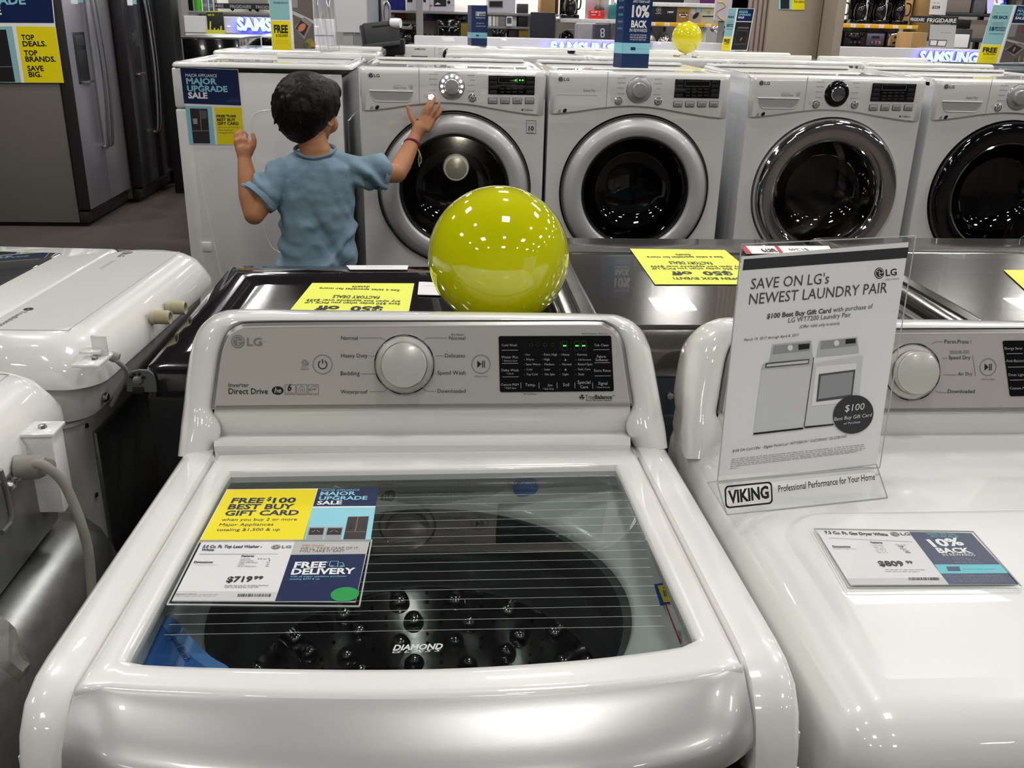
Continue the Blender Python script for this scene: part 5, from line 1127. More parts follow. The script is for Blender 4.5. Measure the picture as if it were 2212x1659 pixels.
# tan column with fluted edge
TAN = mat('tan_paint', '#a69a8a', .6, nz='#a09484', bscale=5, bump=.05); TAN2 = mat('tan_fluted', '#9c8d83', .55)
mb = MB(); a, b, c = onY(1645, 60, 6.95), onY(1757, 60, 6.95), onY(1788, 60, 6.95); mb.box((a.x+.04, 6.95, 0), (b.x+.05, 7.5, CEIL), TAN, .006)
for k in range(4): mb.box((a.x-.10+k*.036, 6.98, 0), (a.x-.074+k*.036, 7.4, CEIL), TAN2, .008)
mb.box((a.x-.10, 7.0, 0), (a.x+.05, 7.4, CEIL), TAN2)
mb.box((b.x+.055, 6.7, 0), (b.x+.115, 7.3, CEIL), TAN, .004); struct('trim_1', mb)
P = FP(6.945); mb = MB(); q = [P.pt(*a) for a in ((1682, -40), (1738, -40), (1738, 21), (1682, 20))]; mb.prism(q, V((0, .002, 0)), CYAN); Q(mb, P, [(1710, -40), (1738, -40), (1738, 21), (1710, 21)], YELLOW); Q(mb, P, [(1686, -40), (1705, -40), (1705, 19), (1686, 19)], INK, off=.0006); T(mb, P, 'TOP DEALS', (1714, 6), (1737, 6), INK, hpx=4, bold=.03, off=.0008); T(mb, P, '$50 OFF', (1715, 0), (1736, 0), INK, hpx=7, bold=.03, off=.0008)
fin(mb, 'wall_sign', 'blue and yellow sign high on the tan column', 'sign', None, -20)
# ---- shelving
def shelf_unit(label, x0, x1, Y, boards, back=True, price=None, top=2.2):
    a, b = onY(x0, 40, Y), onY(x1, 40, Y); t = thing('shelf_unit', label, 'shelf', ((a.x+b.x)/2, Y+.25, 0))
    if back: mb = MB(); mb.box((a.x, Y+.5, 0), (b.x, Y+.53, top), BACKL, .002); mb.build('back_panel', t)
    for xx in (a.x-.03, b.x): mb = MB(); mb.box((xx, Y+.46, 0), (xx+.03, Y+.54, top), STEELG, .003); mb.build('upright', t)
    for z, pr in boards:
        mb = MB(); mb.box((a.x, Y-.02, z-.022), (b.x, Y+.5, z), PALE if pr else STEELG, .002)
        if pr:
            P = FP(Y-.0205); w = (b.x-a.x); mb.box((a.x, Y-.024, z-.034), (b.x, Y-.02, z+.004), mat('price_strip_'+pr, '#f2b61a' if pr == 'yellow' else '#ece9e6', .45), .001)
            n = int(w/.13)
            for k in range(n): xx = a.x+.03+k*w/n; mb.box((xx, Y-.0255, z-.029), (xx+.055, Y-.0238, z), PAPERW); text3(mb, '$%d.99' % (39+k*20), V((xx+.006, Y-.0258, z-.02)), V((xx+.035, Y-.0258, z-.02)), (0, -1, 0), INKG)
        mb.build('shelf_board', t)
    return t
YA = 9.5
shelf_unit('white backed shelving with boxed microwaves behind the middle low partition', 838, 1206, YA, [(1.515, None), (1.2, None)])
zA = (1.516, 1.398, 1.201)
mb = MB(); a, b = onY(1053, 40, YA), onY(1144, 40, YA); mb.box((a.x, YA-.02, 1.375), (b.x, YA+.49, 1.397), STEELG, .002); mb.box((a.x-.03, YA+.44, 1.2005), (a.x-.004, YA+.48, 1.49), STEELG, .002); mb.box((a.x-.03, YA+.45, 1.37), (a.x+.05, YA+.47, 1.39), STEELG, .001); fin(mb, 'inner_shelf', 'short grey inner shelf carrying white upright boxes', 'shelf')
mb = MB(); a, b = onY(841, 40, YA), onY(1016, 40, YA); mb.box((a.x, YA+.30, 1.415), (b.x, YA+.49, 1.43), STEELG, .002); mb.box((a.x, YA+.46, 1.2005), (a.x+.025, YA+.49, 1.42), STEELG, .002); mb.box((b.x-.025, YA+.46, 1.2005), (b.x, YA+.49, 1.42), STEELG, .002); fin(mb, 'inner_shelf', 'narrow grey inner shelf behind the toaster oven', 'shelf')
zM = 1.431
def itembox(name, label, cat, x0, y0, x1, y1, Y, d, m_, zb, group=None, deco=None, bev=.004):
    mb = MB(); zt_ = onY(x0, y0, Y).z
    if zb in (zA[1], zM): zt_ = min(zt_, 1.488)
    if zb == 1.202 and x0 > 1050: zt_ = min(zt_, 1.37)
    if zb == 1.261: zt_ = min(zt_, 1.45)
    lo, hi = pbox(mb, x0, y0, x1, y1, Y, d, m_, bev, zb=zb, zt=zt_); P = FP(Y)
    if deco: deco(mb, P)
    return fin(mb, name, label, cat, group)
BLUEB = mat('royal_blue_box', '#171a72', .4); CARD = mat('cardboard', '#b28d5c', .7, nz='#a98453', bscale=20); LAV = mat('lavender_white_box', '#d3cfdb', .5); NAVYB = mat('dark_navy_box', '#11131f', .5); REDB = mat('red_box', '#8e1d20', .5); OLIVE = mat('olive_gold_panel', '#7a6a18', .6); DKG = mat('dark_grey_plastic', '#3b3d3d', .45); TEALB = mat('teal_box', '#2f7f80', .5)
itembox('appliance_box', 'royal blue box on the upper shelf left of the grey post', 'box', 837, -40, 874, 21, YA, .3, BLUEB, zA[0])
itembox('appliance_box', 'white box straddling the grey post on the upper shelf', 'box', 878, -40, 928, 24, YA, .3, LAV, zA[0], deco=lambda mb, P: (Q(mb, P, [(880, -20), (891, -20), (891, 5), (880, 5)], NAVYB, .001), Q(mb, P, [(916, -10), (920, -10), (920, 6), (914, 4)], INK, .001)))
itembox('appliance_box', 'white microwave box with black oven picture on upper shelf', 'box', 929, -40, 982, 24, YA, .35, LAV, zA[0], deco=lambda mb, P: (Q(mb, P, [(937, -40), (964, -40), (964, 14), (937, 14)], INK, .001), disc(mb, P.pt(969.5, 5, .001), (0, -1, 0), .016, INK, 18), Q(mb, P, [(939, 10), (945, 5), (952, 9), (950, 10)], PAPER, .002), Q(mb, P, [(928, 10), (934, 11), (934, 14), (928, 14)], mat('orange_print', '#c8603a', .5), .002), greek(mb, P, (966, 11), (980, 11), 1, INKL, 3, .001)))
itembox('appliance_box', 'white microwave box right of the small blue sign box', 'box', 1054, -40, 1113, 25, YA, .35, LAV, zA[0], deco=lambda mb, P: (Q(mb, P, [(1056, 2), (1086.5, 2), (1086.5, 18), (1056, 17.5)], STEELG, .001), Q(mb, P, [(1057.5, 3), (1085, 3), (1085, 15), (1057.5, 14.5)], INK, .002)))
itembox('food_processor', 'dark countertop appliance with shiny top on upper shelf', 'appliance', 1119, 8, 1141, 26, YA, .2, DKG, zA[0])
itembox('appliance_box', 'tan cardboard box at the right end of the upper shelf', 'box', 1170, -40, 1199, 25, YA, .3, CARD, zA[0]-.0)
itembox('appliance_box', 'brown box beside the tan cardboard box on upper shelf', 'box', 1203, -40, 1206, 25, YA, .3, mat('brown_box', '#5b3c1c', .6), zA[0])
itembox('appliance_box', 'dark red box on the middle shelf left of the grey post', 'box', 855, 28, 874, 41, YA+.31, .17, REDB, zM)
itembox('appliance_box', 'small grey box beside the dark red box', 'box', 842, 30, 854, 45, YA+.31, .17, STEELG, zM)
def mk(label, x, y0, y1, w, Y, zb, body=BLACKG, group=None):
    """drip coffee maker: base, tower, brew head, glass carafe with handle"""
    t = thing('coffee_maker', label, 'coffee maker', (onY(x, y1, Y).x, Y+.1, zb), group); c = onY(x, y1, Y).x; W_ = w*Y*1.02/F; H_ = onY(x, y0, Y).z-zb
    mb = MB(); mb.box((c-W_/2, Y, zb), (c+W_/2, Y+.22, zb+H_*.12), body, .01); mb.box((c-W_/2, Y+.13, zb+.01), (c+W_/2, Y+.22, zb+H_), body, .012); mb.box((c-W_/2, Y, zb+H_*.68), (c+W_/2, Y+.21, zb+H_), body, .015); mb.box((c-W_*.3, Y-.003, zb+H_*.76), (c+W_*.3, Y+.01, zb+H_*.9), STEELG, .002); mb.build('body', t)
    mb = MB(); r = W_*.36; mb.lathe([(r*.75, 0), (r, H_*.12), (r*1.02, H_*.26), (r*.8, H_*.44), (r*.55, H_*.5), (r*.6, H_*.53), (.0003, H_*.54)], (c, Y+.07, zb+H_*.125), (0, 0, 1), mat('carafe_glass', '#17181a', .05, coat=1.0), 24); mb.tube(bez([(c+r*.8, Y+.03, zb+H_*.6), (c+r*1.5, Y+.02, zb+H_*.55), (c+r*1.45, Y+.02, zb+H_*.3), (c+r*.9, Y+.03, zb+H_*.25)], 5), .008, BLACKM, 8); mb.build('carafe', t)
    return t
t = mk('black coffee brewer on a shelf between the printer like toaster and grey post', 880, 52, 96, 34, YA, 1.202)
def toaster(label, x0, y0, x1, y1, Y, zb, face=BRUSHED, side=BLACKM, group=None, d=.26):
    a, b = onY(x0, y0, Y), onY(x1, y1, Y); zt_ = min(a.z, 1.485) if zb == zM else a.z; t = thing('toaster', label, 'toaster', ((a.x+b.x)/2, Y+d/2, zb), group); W_ = b.x-a.x
    mb = MB(); mb.box((a.x, Y, zb+.01), (b.x, Y+d, zt_), side, .012, 3); mb.box((a.x+.02, Y+.02, zb), (b.x-.02, Y+d-.02, zb+.012), BLACKM); mb.build('body', t)
    mb = MB(); mb.box((a.x+W_*.06, Y-.004, zb+.03), (b.x-W_*.06, Y+.004, zt_-.015), face, .003); h = zt_-zb
    for f in (.3, .5, .7): mb.lathe([(h*.09, 0), (h*.085, .012), (.0002, .013)], (a.x+W_*f, Y-.004, zb+h*.38), (0, -1, 0), CHROME if face is not CHROME else BLACKG, 16)
    mb.box((a.x+W_*.3, Y-.006, zb+h*.62), (a.x+W_*.7, Y-.003, zb+h*.78), INK, .001); mb.build('control_face', t)
    mb = MB()
    for f in (.3, .65): mb.box((a.x+W_*.12, Y+d*f-.012, zt_-.002), (b.x-W_*.12, Y+d*f+.012, zt_+.0015), BLACKM)
    mb.build('bread_slot', t); return t
toaster('silver toaster on the middle shelf beside the small blue box', 982, 30, 1008, 47, YA+.31, zM, BRUSHED, STEELG, d=.17)
def oven(label, x0, y0, x1, y1, Y, zb):
    a, b = onY(x0, y0, Y), onY(x1, y1, Y); zt_ = a.z; t = thing('toaster_oven', label, 'toaster oven', ((a.x+b.x)/2, Y+.15, zb)); h = zt_-zb
    mb = MB(); mb.box((a.x, Y, zb+.01), (b.x, Y+.27, zt_), BLACKG, .008); mb.box((a.x+.02, Y+.02, zb), (b.x-.02, Y+.25, zb+.012), BLACKM); mb.build('body', t)
    mb = MB(); mb.box((a.x+.01, Y-.006, zb+.02), (b.x-.01, Y+.002, zb+h*.72), mat('oven_door_glass', '#101112', .05, coat=1.0), .004); mb.build('door', t)
    mb = MB(); mb.tube([(a.x+.03, Y-.03, zb+h*.75), (b.x-.03, Y-.03, zb+h*.75)], .006, CHROME, 8)
    for xx in (a.x+.04, b.x-.04): mb.tube([(xx, Y-.03, zb+h*.75), (xx, Y+.002, zb+h*.75)], .005, CHROME, 6)
    mb.build('handle', t); return t
oven('black toaster oven on the shelf left of the small blue box', 942, 42, 994, 80, YA, 1.202)
itembox('appliance_box', 'small black box on the middle shelf above the toaster oven', 'box', 946, 28.5, 970, 44, YA+.31, .17, BLACKM, zM)
itembox('appliance_box', 'blue box just right of the grey post on the middle shelf', 'box', 920, 28, 938, 45, YA+.31, .17, NAVY2, zM, deco=lambda mb, P: Q(mb, P, [(914, 42), (936, 42), (936, 44), (914, 44)], RED, .001))
itembox('appliance_box', 'olive gold panel box beside the toaster oven', 'box', 995, 50, 1011, 80, YA, .2, OLIVE, 1.202)
for k in range(3):
    mb = MB(); c = onY(918+k*10.5, 78, YA); mb.lathe([(.021, 0), (.0235, .03), (.019, .075), (.012, .09), (.0003, .092)], V((c.x, YA+.06, 1.202)), (0, 0, 1), CHROME, 20); mb.lathe([(.012, .0), (.008, .02), (.0002, .024)], V((c.x, YA+.06, 1.293)), (0, 0, 1), BLACKG, 10); fin(mb, 'kettle', 'small chrome kettle on lower shelf right of the grey post', 'kettle', 'chrome kettles beside the grey post')
for k, (x0, x1) in enumerate(((1055, 1062), (1064, 1070), (1071, 1077))): itembox('book', ('white upright box nearest the small blue sign box', 'middle white upright box on the middle shelf', 'cream upright box beside the grey leaning one')[k], 'box', x0, 30, x1, 49, YA, .15, (PAPERW, BACKL, mat('cream_box', '#cfc8b4', .6))[k], zA[1])
itembox('appliance_box', 'grey box between cream box and white box on middle shelf', 'box', 1078, 31, 1092, 49, YA, .2, mat('mid_grey_box', '#86848a', .5), zA[1])
itembox('appliance_box', 'white box behind the small grey framed card', 'box', 1093, 31, 1116, 49, YA+.04, .2, PAPERW, zA[1])
mb = MB(); pbox(mb, 1094, 36, 1106.5, 55, YA-.05, .012, PAPERW, .002, zb=1.399); P = FP(YA-.0505); Q(mb, P, [(1095.5, 38), (1105, 38), (1105, 51), (1095.5, 51)], mat('slate_card', '#55545f', .5), .001); fin(mb, 'framed_card', 'small grey framed card standing on the middle shelf', 'card')
itembox('appliance_box', 'black box at the right of the middle shelf', 'box', 1120, 32, 1140, 49, YA, .2, BLACKM, zA[1])
itembox('speaker', 'black speaker with round silver part on the lower shelf', 'speaker', 1064, 56, 1088, 80, YA, .2, BLACKG, 1.202, deco=lambda mb, P: disc(mb, P.pt(1074, 69, .002), (0, -1, 0), .02, DKG, 20, .012))
mb = MB(); c = onY(1093.5, 80, YA); mb.lathe([(.02, 0), (.0225, .05), (.016, .09), (.012, .1), (.014, .14), (.0003, .15)], V((c.x, YA+.05, 1.202)), (0, 0, 1), BRUSHED, 20); fin(mb, 'kettle', 'silver kettle on lower shelf between black speaker and black box', 'kettle')
itembox('appliance_box', 'black box left of the olive panel on the lower shelf', 'box', 1099, 56, 1119, 80, YA, .2, BLACKM, 1.202)
itembox('appliance_box', 'olive gold box left of the tall navy panel', 'box', 1121, 55, 1141, 80, YA, .2, OLIVE, 1.202)
mb = MB(); a, b = onY(1147, 26, 9.2), onY(1200, 26, 9.2); mb.box((a.x, 9.2, 0), (b.x, 9.26, a.z), NAVYB, .006); mb.box((a.x-.02, 9.15, 0), (b.x+.02, 9.31, .03), BLACKM); fin(mb, 'display_panel', 'tall dark navy panel standing before the shelving', 'panel')
mb = MB(); a, b = onY(898.5, 20, 9.2), onY(913.5, 20, 9.2); mb.box((a.x, 9.2, 0), (b.x, 9.27, CEIL), GREYP, .004); struct('trim_2', mb)
# left end panel, terminal
mb = MB(); a, b = onY(722, 40, 7.9), onY(792, 40, 7.9); zb = onY(760, 70.5, 7.9).z; mb.box((a.x, 7.9, zb), (b.x, 8.0, 2.4), PALE, .006); mb.box((a.x+.06, 7.92, 0), (a.x+.14, 7.98, zb+.02), GREYP); mb.box((b.x-.1, 7.92, 0), (b.x-.02, 7.98, zb+.02), STEELG); fin(mb, 'display_panel', 'large pale hanging end panel left of the dark grey monitor', 'panel')
mb = MB(); a, b = onY(800, 40, 8.6), onY(826, 40, 8.6); mb.box((a.x, 8.6, 0), (b.x, 8.75, 2.4), mat('blue_grey_panel', '#8f959b', .5), .006); mb.box((b.x-.03, 8.595, 0), (b.x-.01, 8.6, 2.4), BLACKM); fin(mb, 'display_panel', 'blue grey end panel with a black edge strip', 'panel')
mb = MB(); c = onY(835, 28, 8.55); 
ri = [c+V((math.cos(a)*.030, 0, math.sin(a)*.088)) for a in [2*math.pi*k/40 for k in range(40)]]
mb.tube(ri+[ri[0], ri[1]], .009, mat('mirror_rim', '#c9c7c4', .2, .8), 10); ri2 = [c+(q-c)*.86 for q in ri]; mb.tube(ri2+[ri2[0], ri2[1]], .006, BLACKG, 8); mb.face([q+V((0, .01, 0)) for q in [c+(p-c)*.9 for p in ri]], mat('lavender_mirror', '#b9b5cc', .1, .6)); mb.box((c.x-.012, 8.555, 0), (c.x+.012, 8.575, c.z-.085), STEELG); fin(mb, 'oval_mirror', 'oval black and silver ring on a stand beside the end panel', 'mirror')
t = thing('sales_terminal', 'tilted dark grey terminal seen from behind on a black stand', 'monitor', onY(820, 112, 5.9)*1.0)
MT = Matrix.Translation(onY(823, 73, 5.9)) @ Euler((math.radians(-8), math.radians(-7), math.radians(12))).to_matrix().to_4x4()
mb = MB(); mb.box((-.10, -.03, -.055), (.105, .03, .065), DKG, .006, M=MT); mb.box((-.115, -.012, -.06), (.10, .05, .06), DKG, .006, M=MT); mb.box((-.05, -.0325, .035), (.055, -.029, .045), BLACKM, .001, M=MT); mb.box((-.11, -.034, -.075), (.1, .02, -.05), DKG, .004, M=MT); mb.build('monitor', t)
mb = MB(); c = onY(855, 50, 5.9); mb.lathe([(.026, -.03), (.028, 0), (.026, .03), (.0002, .031)], c, (1, -.3, 0), PAPERW, 24, caps=(True, False)); mb.build('paper_roll', t)
mb = MB(); c = onY(845, 108, 5.95); mb.box((c.x-.13, 5.92, 1.26), (c.x+.08, 6.05, 1.35), BLACKM, .01); mb.box((c.x-.07, 5.95, .03), (c.x+.02, 6.03, 1.27), BLACKM, .01); mb.box((c.x-.2, 5.85, 0), (c.x+.15, 6.12, .03), BLACKM, .008); mb.build('stand', t)
# left far shelf: bottles, grill, banner
YL = 8.4
shelf_unit('shelf with bottles behind the left low partition', 402, 640, YL, [(1.47, None)], back=True)
for k, (x, r, h, m_, lb) in enumerate(((408, .03, .28, BLACKG, 'black bottle at the left end of the far shelf'), (424, .045, .2, mat('bottle_green', '#3fae2a', .1, coat=.6), 'green bottle on the far left shelf'), (440, .035, .17, mat('bottle_smoke', '#6d7678', .1, coat=.6), 'smoke grey bottle beside the green one'), (452, .025, .15, mat('bottle_blue', '#476a8c', .2), 'blue bottle on the far left shelf'), (462, .022, .13, mat('bottle_rose', '#9c7a7c', .2), 'rose bottle on the far left shelf'))):
    r *= .62; c = onY(x, 36, YL); mb = MB(); mb.lathe([(r, 0), (r*1.02, h*.5), (r*.85, h*.75), (r*.4, h*.85), (r*.42, h), (.0002, h*1.01)], V((c.x, YL+.1, 1.471)), (0, 0, 1), m_, 20, caps=(True, False)); fin(mb, 'bottle', lb, 'bottle')
t = thing('outdoor_grill', 'grey hooded rack appliance with dark splayed legs on the far left shelf', 'appliance', onY(540, 36, YL)); a, b = onY(492, 0, YL), onY(580, 14, YL)
mb = MB(); mb.box((a.x, YL-.0, b.z), (b.x, YL+.35, a.z+.2), GREYP, .02); mb.build('hood', t); mb = MB()
for x0, x1 in ((493, 501), (540, 536), (542, 556), (580, 584)): p, q = onY(x0, 18, YL), onY(x1, 37, YL); mb.tube([p+V((0, .08, .01)), V((q.x, q.y+.08, 1.483))], .012, BLACKM, 8)
mb.build('legs', t)
BNR = mat('banner_charcoal', '#26282b', .5)
def banner(label, quad, Y, words, m_=BNR, wm=DGRAY):
    P = FP(Y); mb = MB(); mb.prism([P.pt(*q) for q in quad], V((0, .006, 0)), m_)
    for s, a, b, h in words: T(mb, P, s, a, b, wm, hpx=h, bold=.02, off=.001)
    return fin(mb, 'shelf_banner', label, 'banner', None, -20)
banner('dark banner strip on the far left shelf front', [(464, 7), (582, 8), (582, 21), (464, 18)], YL-.03, [('FRIGIDAIRE', (440, 15), (483, 16), 7), ('FRIGIDAIRE', (497, 17), (543, 18), 7), ('FRIGIDAIRE', (553, 18.5), (600, 19.5), 7)])
itembox('promotion_card', 'black card with yellow foot on the left low partition', 'card', 445, 24, 486, 79, 7.392, .006, mat('card_dark', '#2c2d22', .5), None, deco=lambda mb, P: (Q(mb, P, [(445, 64), (486, 65), (486, 79), (445, 79)], mat('card_yellow', '#e4e34a', .5), .001), Q(mb, P, [(445, 24), (486, 24), (486, 26), (445, 26)], MATS['card_yellow'], .001), T(mb, P, 'SAVE 10%', (449, 34), (463, 34), MATS['card_yellow'], hpx=4, bold=.03, off=.001)) + tuple(Q(mb, P, [(x, 66), (x+3, 66), (x+3, h), (x, h)], MATS['card_yellow'], .0012) for x, h in ((453, 46), (462, 60), (470, 62), (476, 56))))
# dark machine left behind the sideways one
mb = MB(); a, b = onY(393, 90, 5.6), onY(517, 90, 5.6); mb.box((a.x, 5.6, .02), (b.x, 6.25, 1.343), BLACKG, .01); mb.box((a.x+.03, 5.65, 0), (b.x-.03, 6.2, .03), BLACKM); mb.box((a.x-.003, 5.598, 1.335), (b.x+.003, 6.25, 1.349), BRUSHED, .003); fin(mb, 'front_load_washer', 'black machine with a thin bright top edge at the far left', 'washing machine')
mb = MB(); a, b = onY(556, 95, 6.4), onY(640, 95, 6.4); mb.box((a.x, 6.4, .02), (b.x, 7.0, 1.345), WHITE2, .015); mb.box((a.x+.03, 6.396, 1.28), (b.x-.03, 6.402, 1.33), BLACKG, .002); mb.box((a.x+.03, 6.45, 0), (b.x-.03, 6.9, .03), BLACKM); fin(mb, 'front_load_washer', 'white machine behind the tall teal and navy sign', 'washing machine')
# ---- middle right shelving
YB = 9.8
shelf_unit('shelf with a black coffee machine and a red box left of the navy 10% box', 1210, 1336, YB, [(1.478, 'white'), (1.2, None)])
t = mk('large black coffee machine on the shelf left of the navy 10% box', 1232, -40, 38, 36, YB, 1.479)
mb = MB(); a, b = onY(1265, 20, YB+.1), onY(1315, 20, YB+.1); mb.box((a.x, YB+.1, 1.479), (b.x, YB+.14, 2.0), mat('pink_grey_panel', '#c9bcc4', .5), .004); fin(mb, 'display_panel', 'pinkish grey panel behind the red box', 'panel')
itembox('appliance_box', 'red box with white print under the blender', 'box', 1274, 21.5, 1306, 38, YB-.0, .09, mat('bright_red_box', '#d8302c', .45), 1.479, deco=lambda mb, P: (greek(mb, P, (1277, 26), (1290, 26), 2, WPRINT, 4, .001), greek(mb, P, (1277, 32), (1288, 32), 1.2, WPRINT, 5, .001), disc(mb, P.pt(1295, 26, .001), (0, -1, 0), .008, WPRINT, 12, .005), disc(mb, P.pt(1295, 32, .001), (0, -1, 0), .008, WPRINT, 12, .005)))
zr = onY(1290, 21.5, YB).z; t = thing('blender', 'blender standing on the red box', 'blender', (onY(1296, 21, YB).x, YB+.04, zr)); c = V((onY(1296, 21, YB).x, YB+.045, zr+.001)); mb = MB(); mb.lathe([(.05, 0), (.05, .02), (.03, .05), (.0002, .05)], c, (0, 0, 1), DKG, 20, caps=(True, False)); mb.build('base', t); mb = MB(); mb.lathe([(.026, .05), (.034, .16), (.034, .165), (.0002, .17)], c, (0, 0, 1), mat('blender_jar', '#b3a184', .15, coat=.5), 20); mb.build('jar', t)
itembox('appliance_box', 'teal box at the left edge of the navy 10% box', 'box', 1319, 10, 1336, 39, YB, .2, TEALB, 1.479)
mb = MB(); a, b = onY(1244, 60, 9.0), onY(1290, 60, 9.0); za = onY(1250, 49.5, 9.0).z; mb.box((a.x, 9.0, .03), (b.x, 9.1, za), mat('lavender_grey_panel', '#aaa8ae', .45), .02, 3); mb.box((a.x+.03, 8.95, 0), (b.x-.03, 9.15, .04), GREYP); fin(mb, 'display_panel', 'grey rounded panel beside the dark box with white mark', 'panel')
mb = MB(); a, b = onY(1287, 60, 8.7), onY(1317, 60, 8.7); za = onY(1300, 52.5, 8.7).z; mb.box((a.x, 8.7, .0), (b.x, 8.9, za), mat('slate_box', '#343649', .5), .004); P = FP(8.699)
for k in range(2):
    c = P.pt(1301.5, 66.5+k*9, .001); mb.loft([[c+V((x_, 0, y_)) for x_, y_ in rrect(.036, .04, .014)], [c+V((x_, 0, y_)) for x_, y_ in rrect(.022, .024, .009)]], WPRINT, True)
fin(mb, 'appliance_box', 'dark slate box with a white rounded mark, left of the navy 10% box', 'box')
mb = MB(); c = onY(1230, 84, YB-.2); mb.lathe([(.075, 0), (.085, .06), (.07, .13), (.03, .165), (.0002, .17)], V((c.x, YB+.05, 1.201)), (0, 0, 1), BLACKG, 28); mb.tube(bez([(c.x-.07, YB-.02, 1.25), (c.x-.05, YB-.03, 1.36), (c.x+.06, YB-.03, 1.37), (c.x+.08, YB-.02, 1.26)], 6), .006, STEELG, 8); fin(mb, 'rice_cooker', 'black domed cooker low on the shelf left of grey panel', 'cooker')
YC = 10.0
shelf_unit('shelf of boxed coffee pods above the small yellow balloon', 1338, 1548, YC, [(1.648, 'white'), (1.463, 'yellow'), (1.2, None)])
for k, (x0, x1, m_, lb) in enumerate(((1409, 1434.5, mat('pod_black', '#201d22', .5), 'black box with a pale round emblem'), (1435.5, 1461.5, mat('pod_ink', '#1b1c24', .5), 'black box lettered revv'), (1463, 1488, mat('pod_gold', '#a07a33', .5), 'gold box with a white arch'), (1489.5, 1515, mat('pod_beige', '#b3a48f', .5), 'beige box with a dark cup picture'), (1516.5, 1542, mat('pod_sage', '#c3c2a2', .5), 'pale sage box with navy band'))):
    def deco(mb, P, k=k, x0=x0):
        if k == 0:
            c = P.pt(1423, 21, .001); disc(mb, c, (0, -1, 0), .026, DGRAY, 20, .02); disc(mb, c, (0, -1, 0), .012, DGRAY, 12); greek(mb, P, (1416, 29), (1430, 29), 1.4, DGRAY, 2, .001)
        if k == 1: T(mb, P, 'revv', (1442, 28), (1455, 28), WPRINT, bold=.03, off=.001)
        if k == 2:
            disc(mb, P.pt(1476, 27, .001), (0, -1, 0), .045, WPRINT, 20, .0, ref=(1, 0, 0), a0=math.pi, a1=2*math.pi); disc(mb, P.pt(1476, 26.5, .002), (0, -1, 0), .03, MATS['pod_gold'], 16, .02, ref=(1, 0, 0), a0=math.pi, a1=2*math.pi); Q(mb, P, [(1470, 32), (1482, 32), (1482, 35), (1470, 35)], CYAN, .001); Q(mb, P, [(1466, 27), (1486, 27), (1485, 30), (1467, 30)], BRN, .0015)
        if k == 3: disc(mb, P.pt(1503, 34, .001), (0, -1, 0), .04, NAVYB, 20, sy=.5); Q(mb, P, [(1505, 15), (1514, 15), (1514, 26), (1505, 26)], CYAN, .001); disc(mb, P.pt(1497, 25, .001), (0, -1, 0), .025, mat('print_cup', '#d8c6ae', .5), 16)
        if k == 4: Q(mb, P, [(1517, 34), (1541, 34), (1541, 37), (1517, 37)], NAVY, .001); disc(mb, P.pt(1531, 27, .001), (0, -1, 0), .02, mat('print_sage', '#a7a98a', .5), 14)
    itembox('coffee_pod_box', lb+' on the coffee shelf', 'box', x0, 15, x1, 41.5, YC, .14, m_, 1.4685, 'coffee pod boxes on the shelf above the small balloon', deco)
for k, (x0, x1, m_) in enumerate(((1345, 1372, BLACKM), (1376, 1404, NAVYB), (1408, 1440, BLACKM), (1443, 1476, NAVYB), (1480, 1512, GREYP), (1516, 1548, mat('purple_box', '#5d2568', .5)))):
    itembox('coffee_box', ('black box first on the top coffee shelf', 'dark navy box second on the top coffee shelf', 'black box third on the top coffee shelf', 'dark navy box fourth on the top coffee shelf', 'grey box fifth on the top coffee shelf', 'purple box last on the top coffee shelf')[k], 'box', x0, -30, x1, 3, YC, .14, m_, 1.649)
for k, (x, r, lb) in enumerate(((1408, .062, 'dark steel domed pot partly behind the navy 10% box'), (1437, .075, 'shiny steel domed pot left of the small yellow balloon'))):
    c = onY(x, 90, YC); mb = MB(); mb.lathe([(r*.9, 0), (r, .04), (r, .08), (r*.86, .13), (r*.5, .17), (.0002, .185)], V((c.x, YC+.08, 1.201)), (0, 0, 1), CHROME if k else BRUSHED, 32); mb.tube([(c.x, YC+.08, 1.383), (c.x, YC+.08, 1.42)], .012, BLACKG, 10); fin(mb, 'domed_pot', lb, 'pot')
itembox('appliance_box', 'white carton behind the steel pots', 'box', 1440, 55, 1462, 95, YC+.28, .12, PAPERW, 1.201)
itembox('appliance_box', 'white carton right of the small yellow balloon', 'box', 1512, 60, 1524, 95, YC+.1, .12, PAPERW, 1.201)
t = thing('stand_mixer', 'chrome and black stand mixer on the lower coffee shelf', 'mixer', (onY(1552, 92, 9.7).x, 9.75, 1.2)); c = V((onY(1552, 92, 9.7).x, 9.75, 1.25))
mb = MB(); mb.box((c.x-.08, 9.66, .0), (c.x+.1, 9.86, 1.25), GREYP, .004); mb.build('stand', t)
mb = MB(); mb.box((c.x-.07, 9.68, 1.25), (c.x+.07, 9.84, 1.275), BLACKG, .01); mb.box((c.x+.02, 9.72, 1.27), (c.x+.07, 9.82, 1.40), BLACKG, .015); mb.box((c.x-.075, 9.70, 1.385), (c.x+.075, 9.80, 1.445), CHROME, .025, 4); mb.build('body', t)
mb = MB(); mb.tube(bez([c+V((-.05, -.05, .15)), c+V((.0, -.06, .1)), c+V((.01, -.06, .05)), c+V((.06, -.06, .02))], 6), .014, mat('white_hose', '#e6e4df', .3), 10); mb.build('hose', t)
mb = MB(); a, b = onY(1546, 20, 9.3), onY(1640, 20, 9.3); za = onY(1590, 46, 9.3).z; P = FP(9.3); mb.box((a.x, 9.3, za), (b.x, 9.36, 2.6), mat('pale_lilac_panel', '#dad3da', .5), .004); mb.box((a.x+.05, 9.32, 0), (a.x+.1, 9.35, za+.01), STEELG)
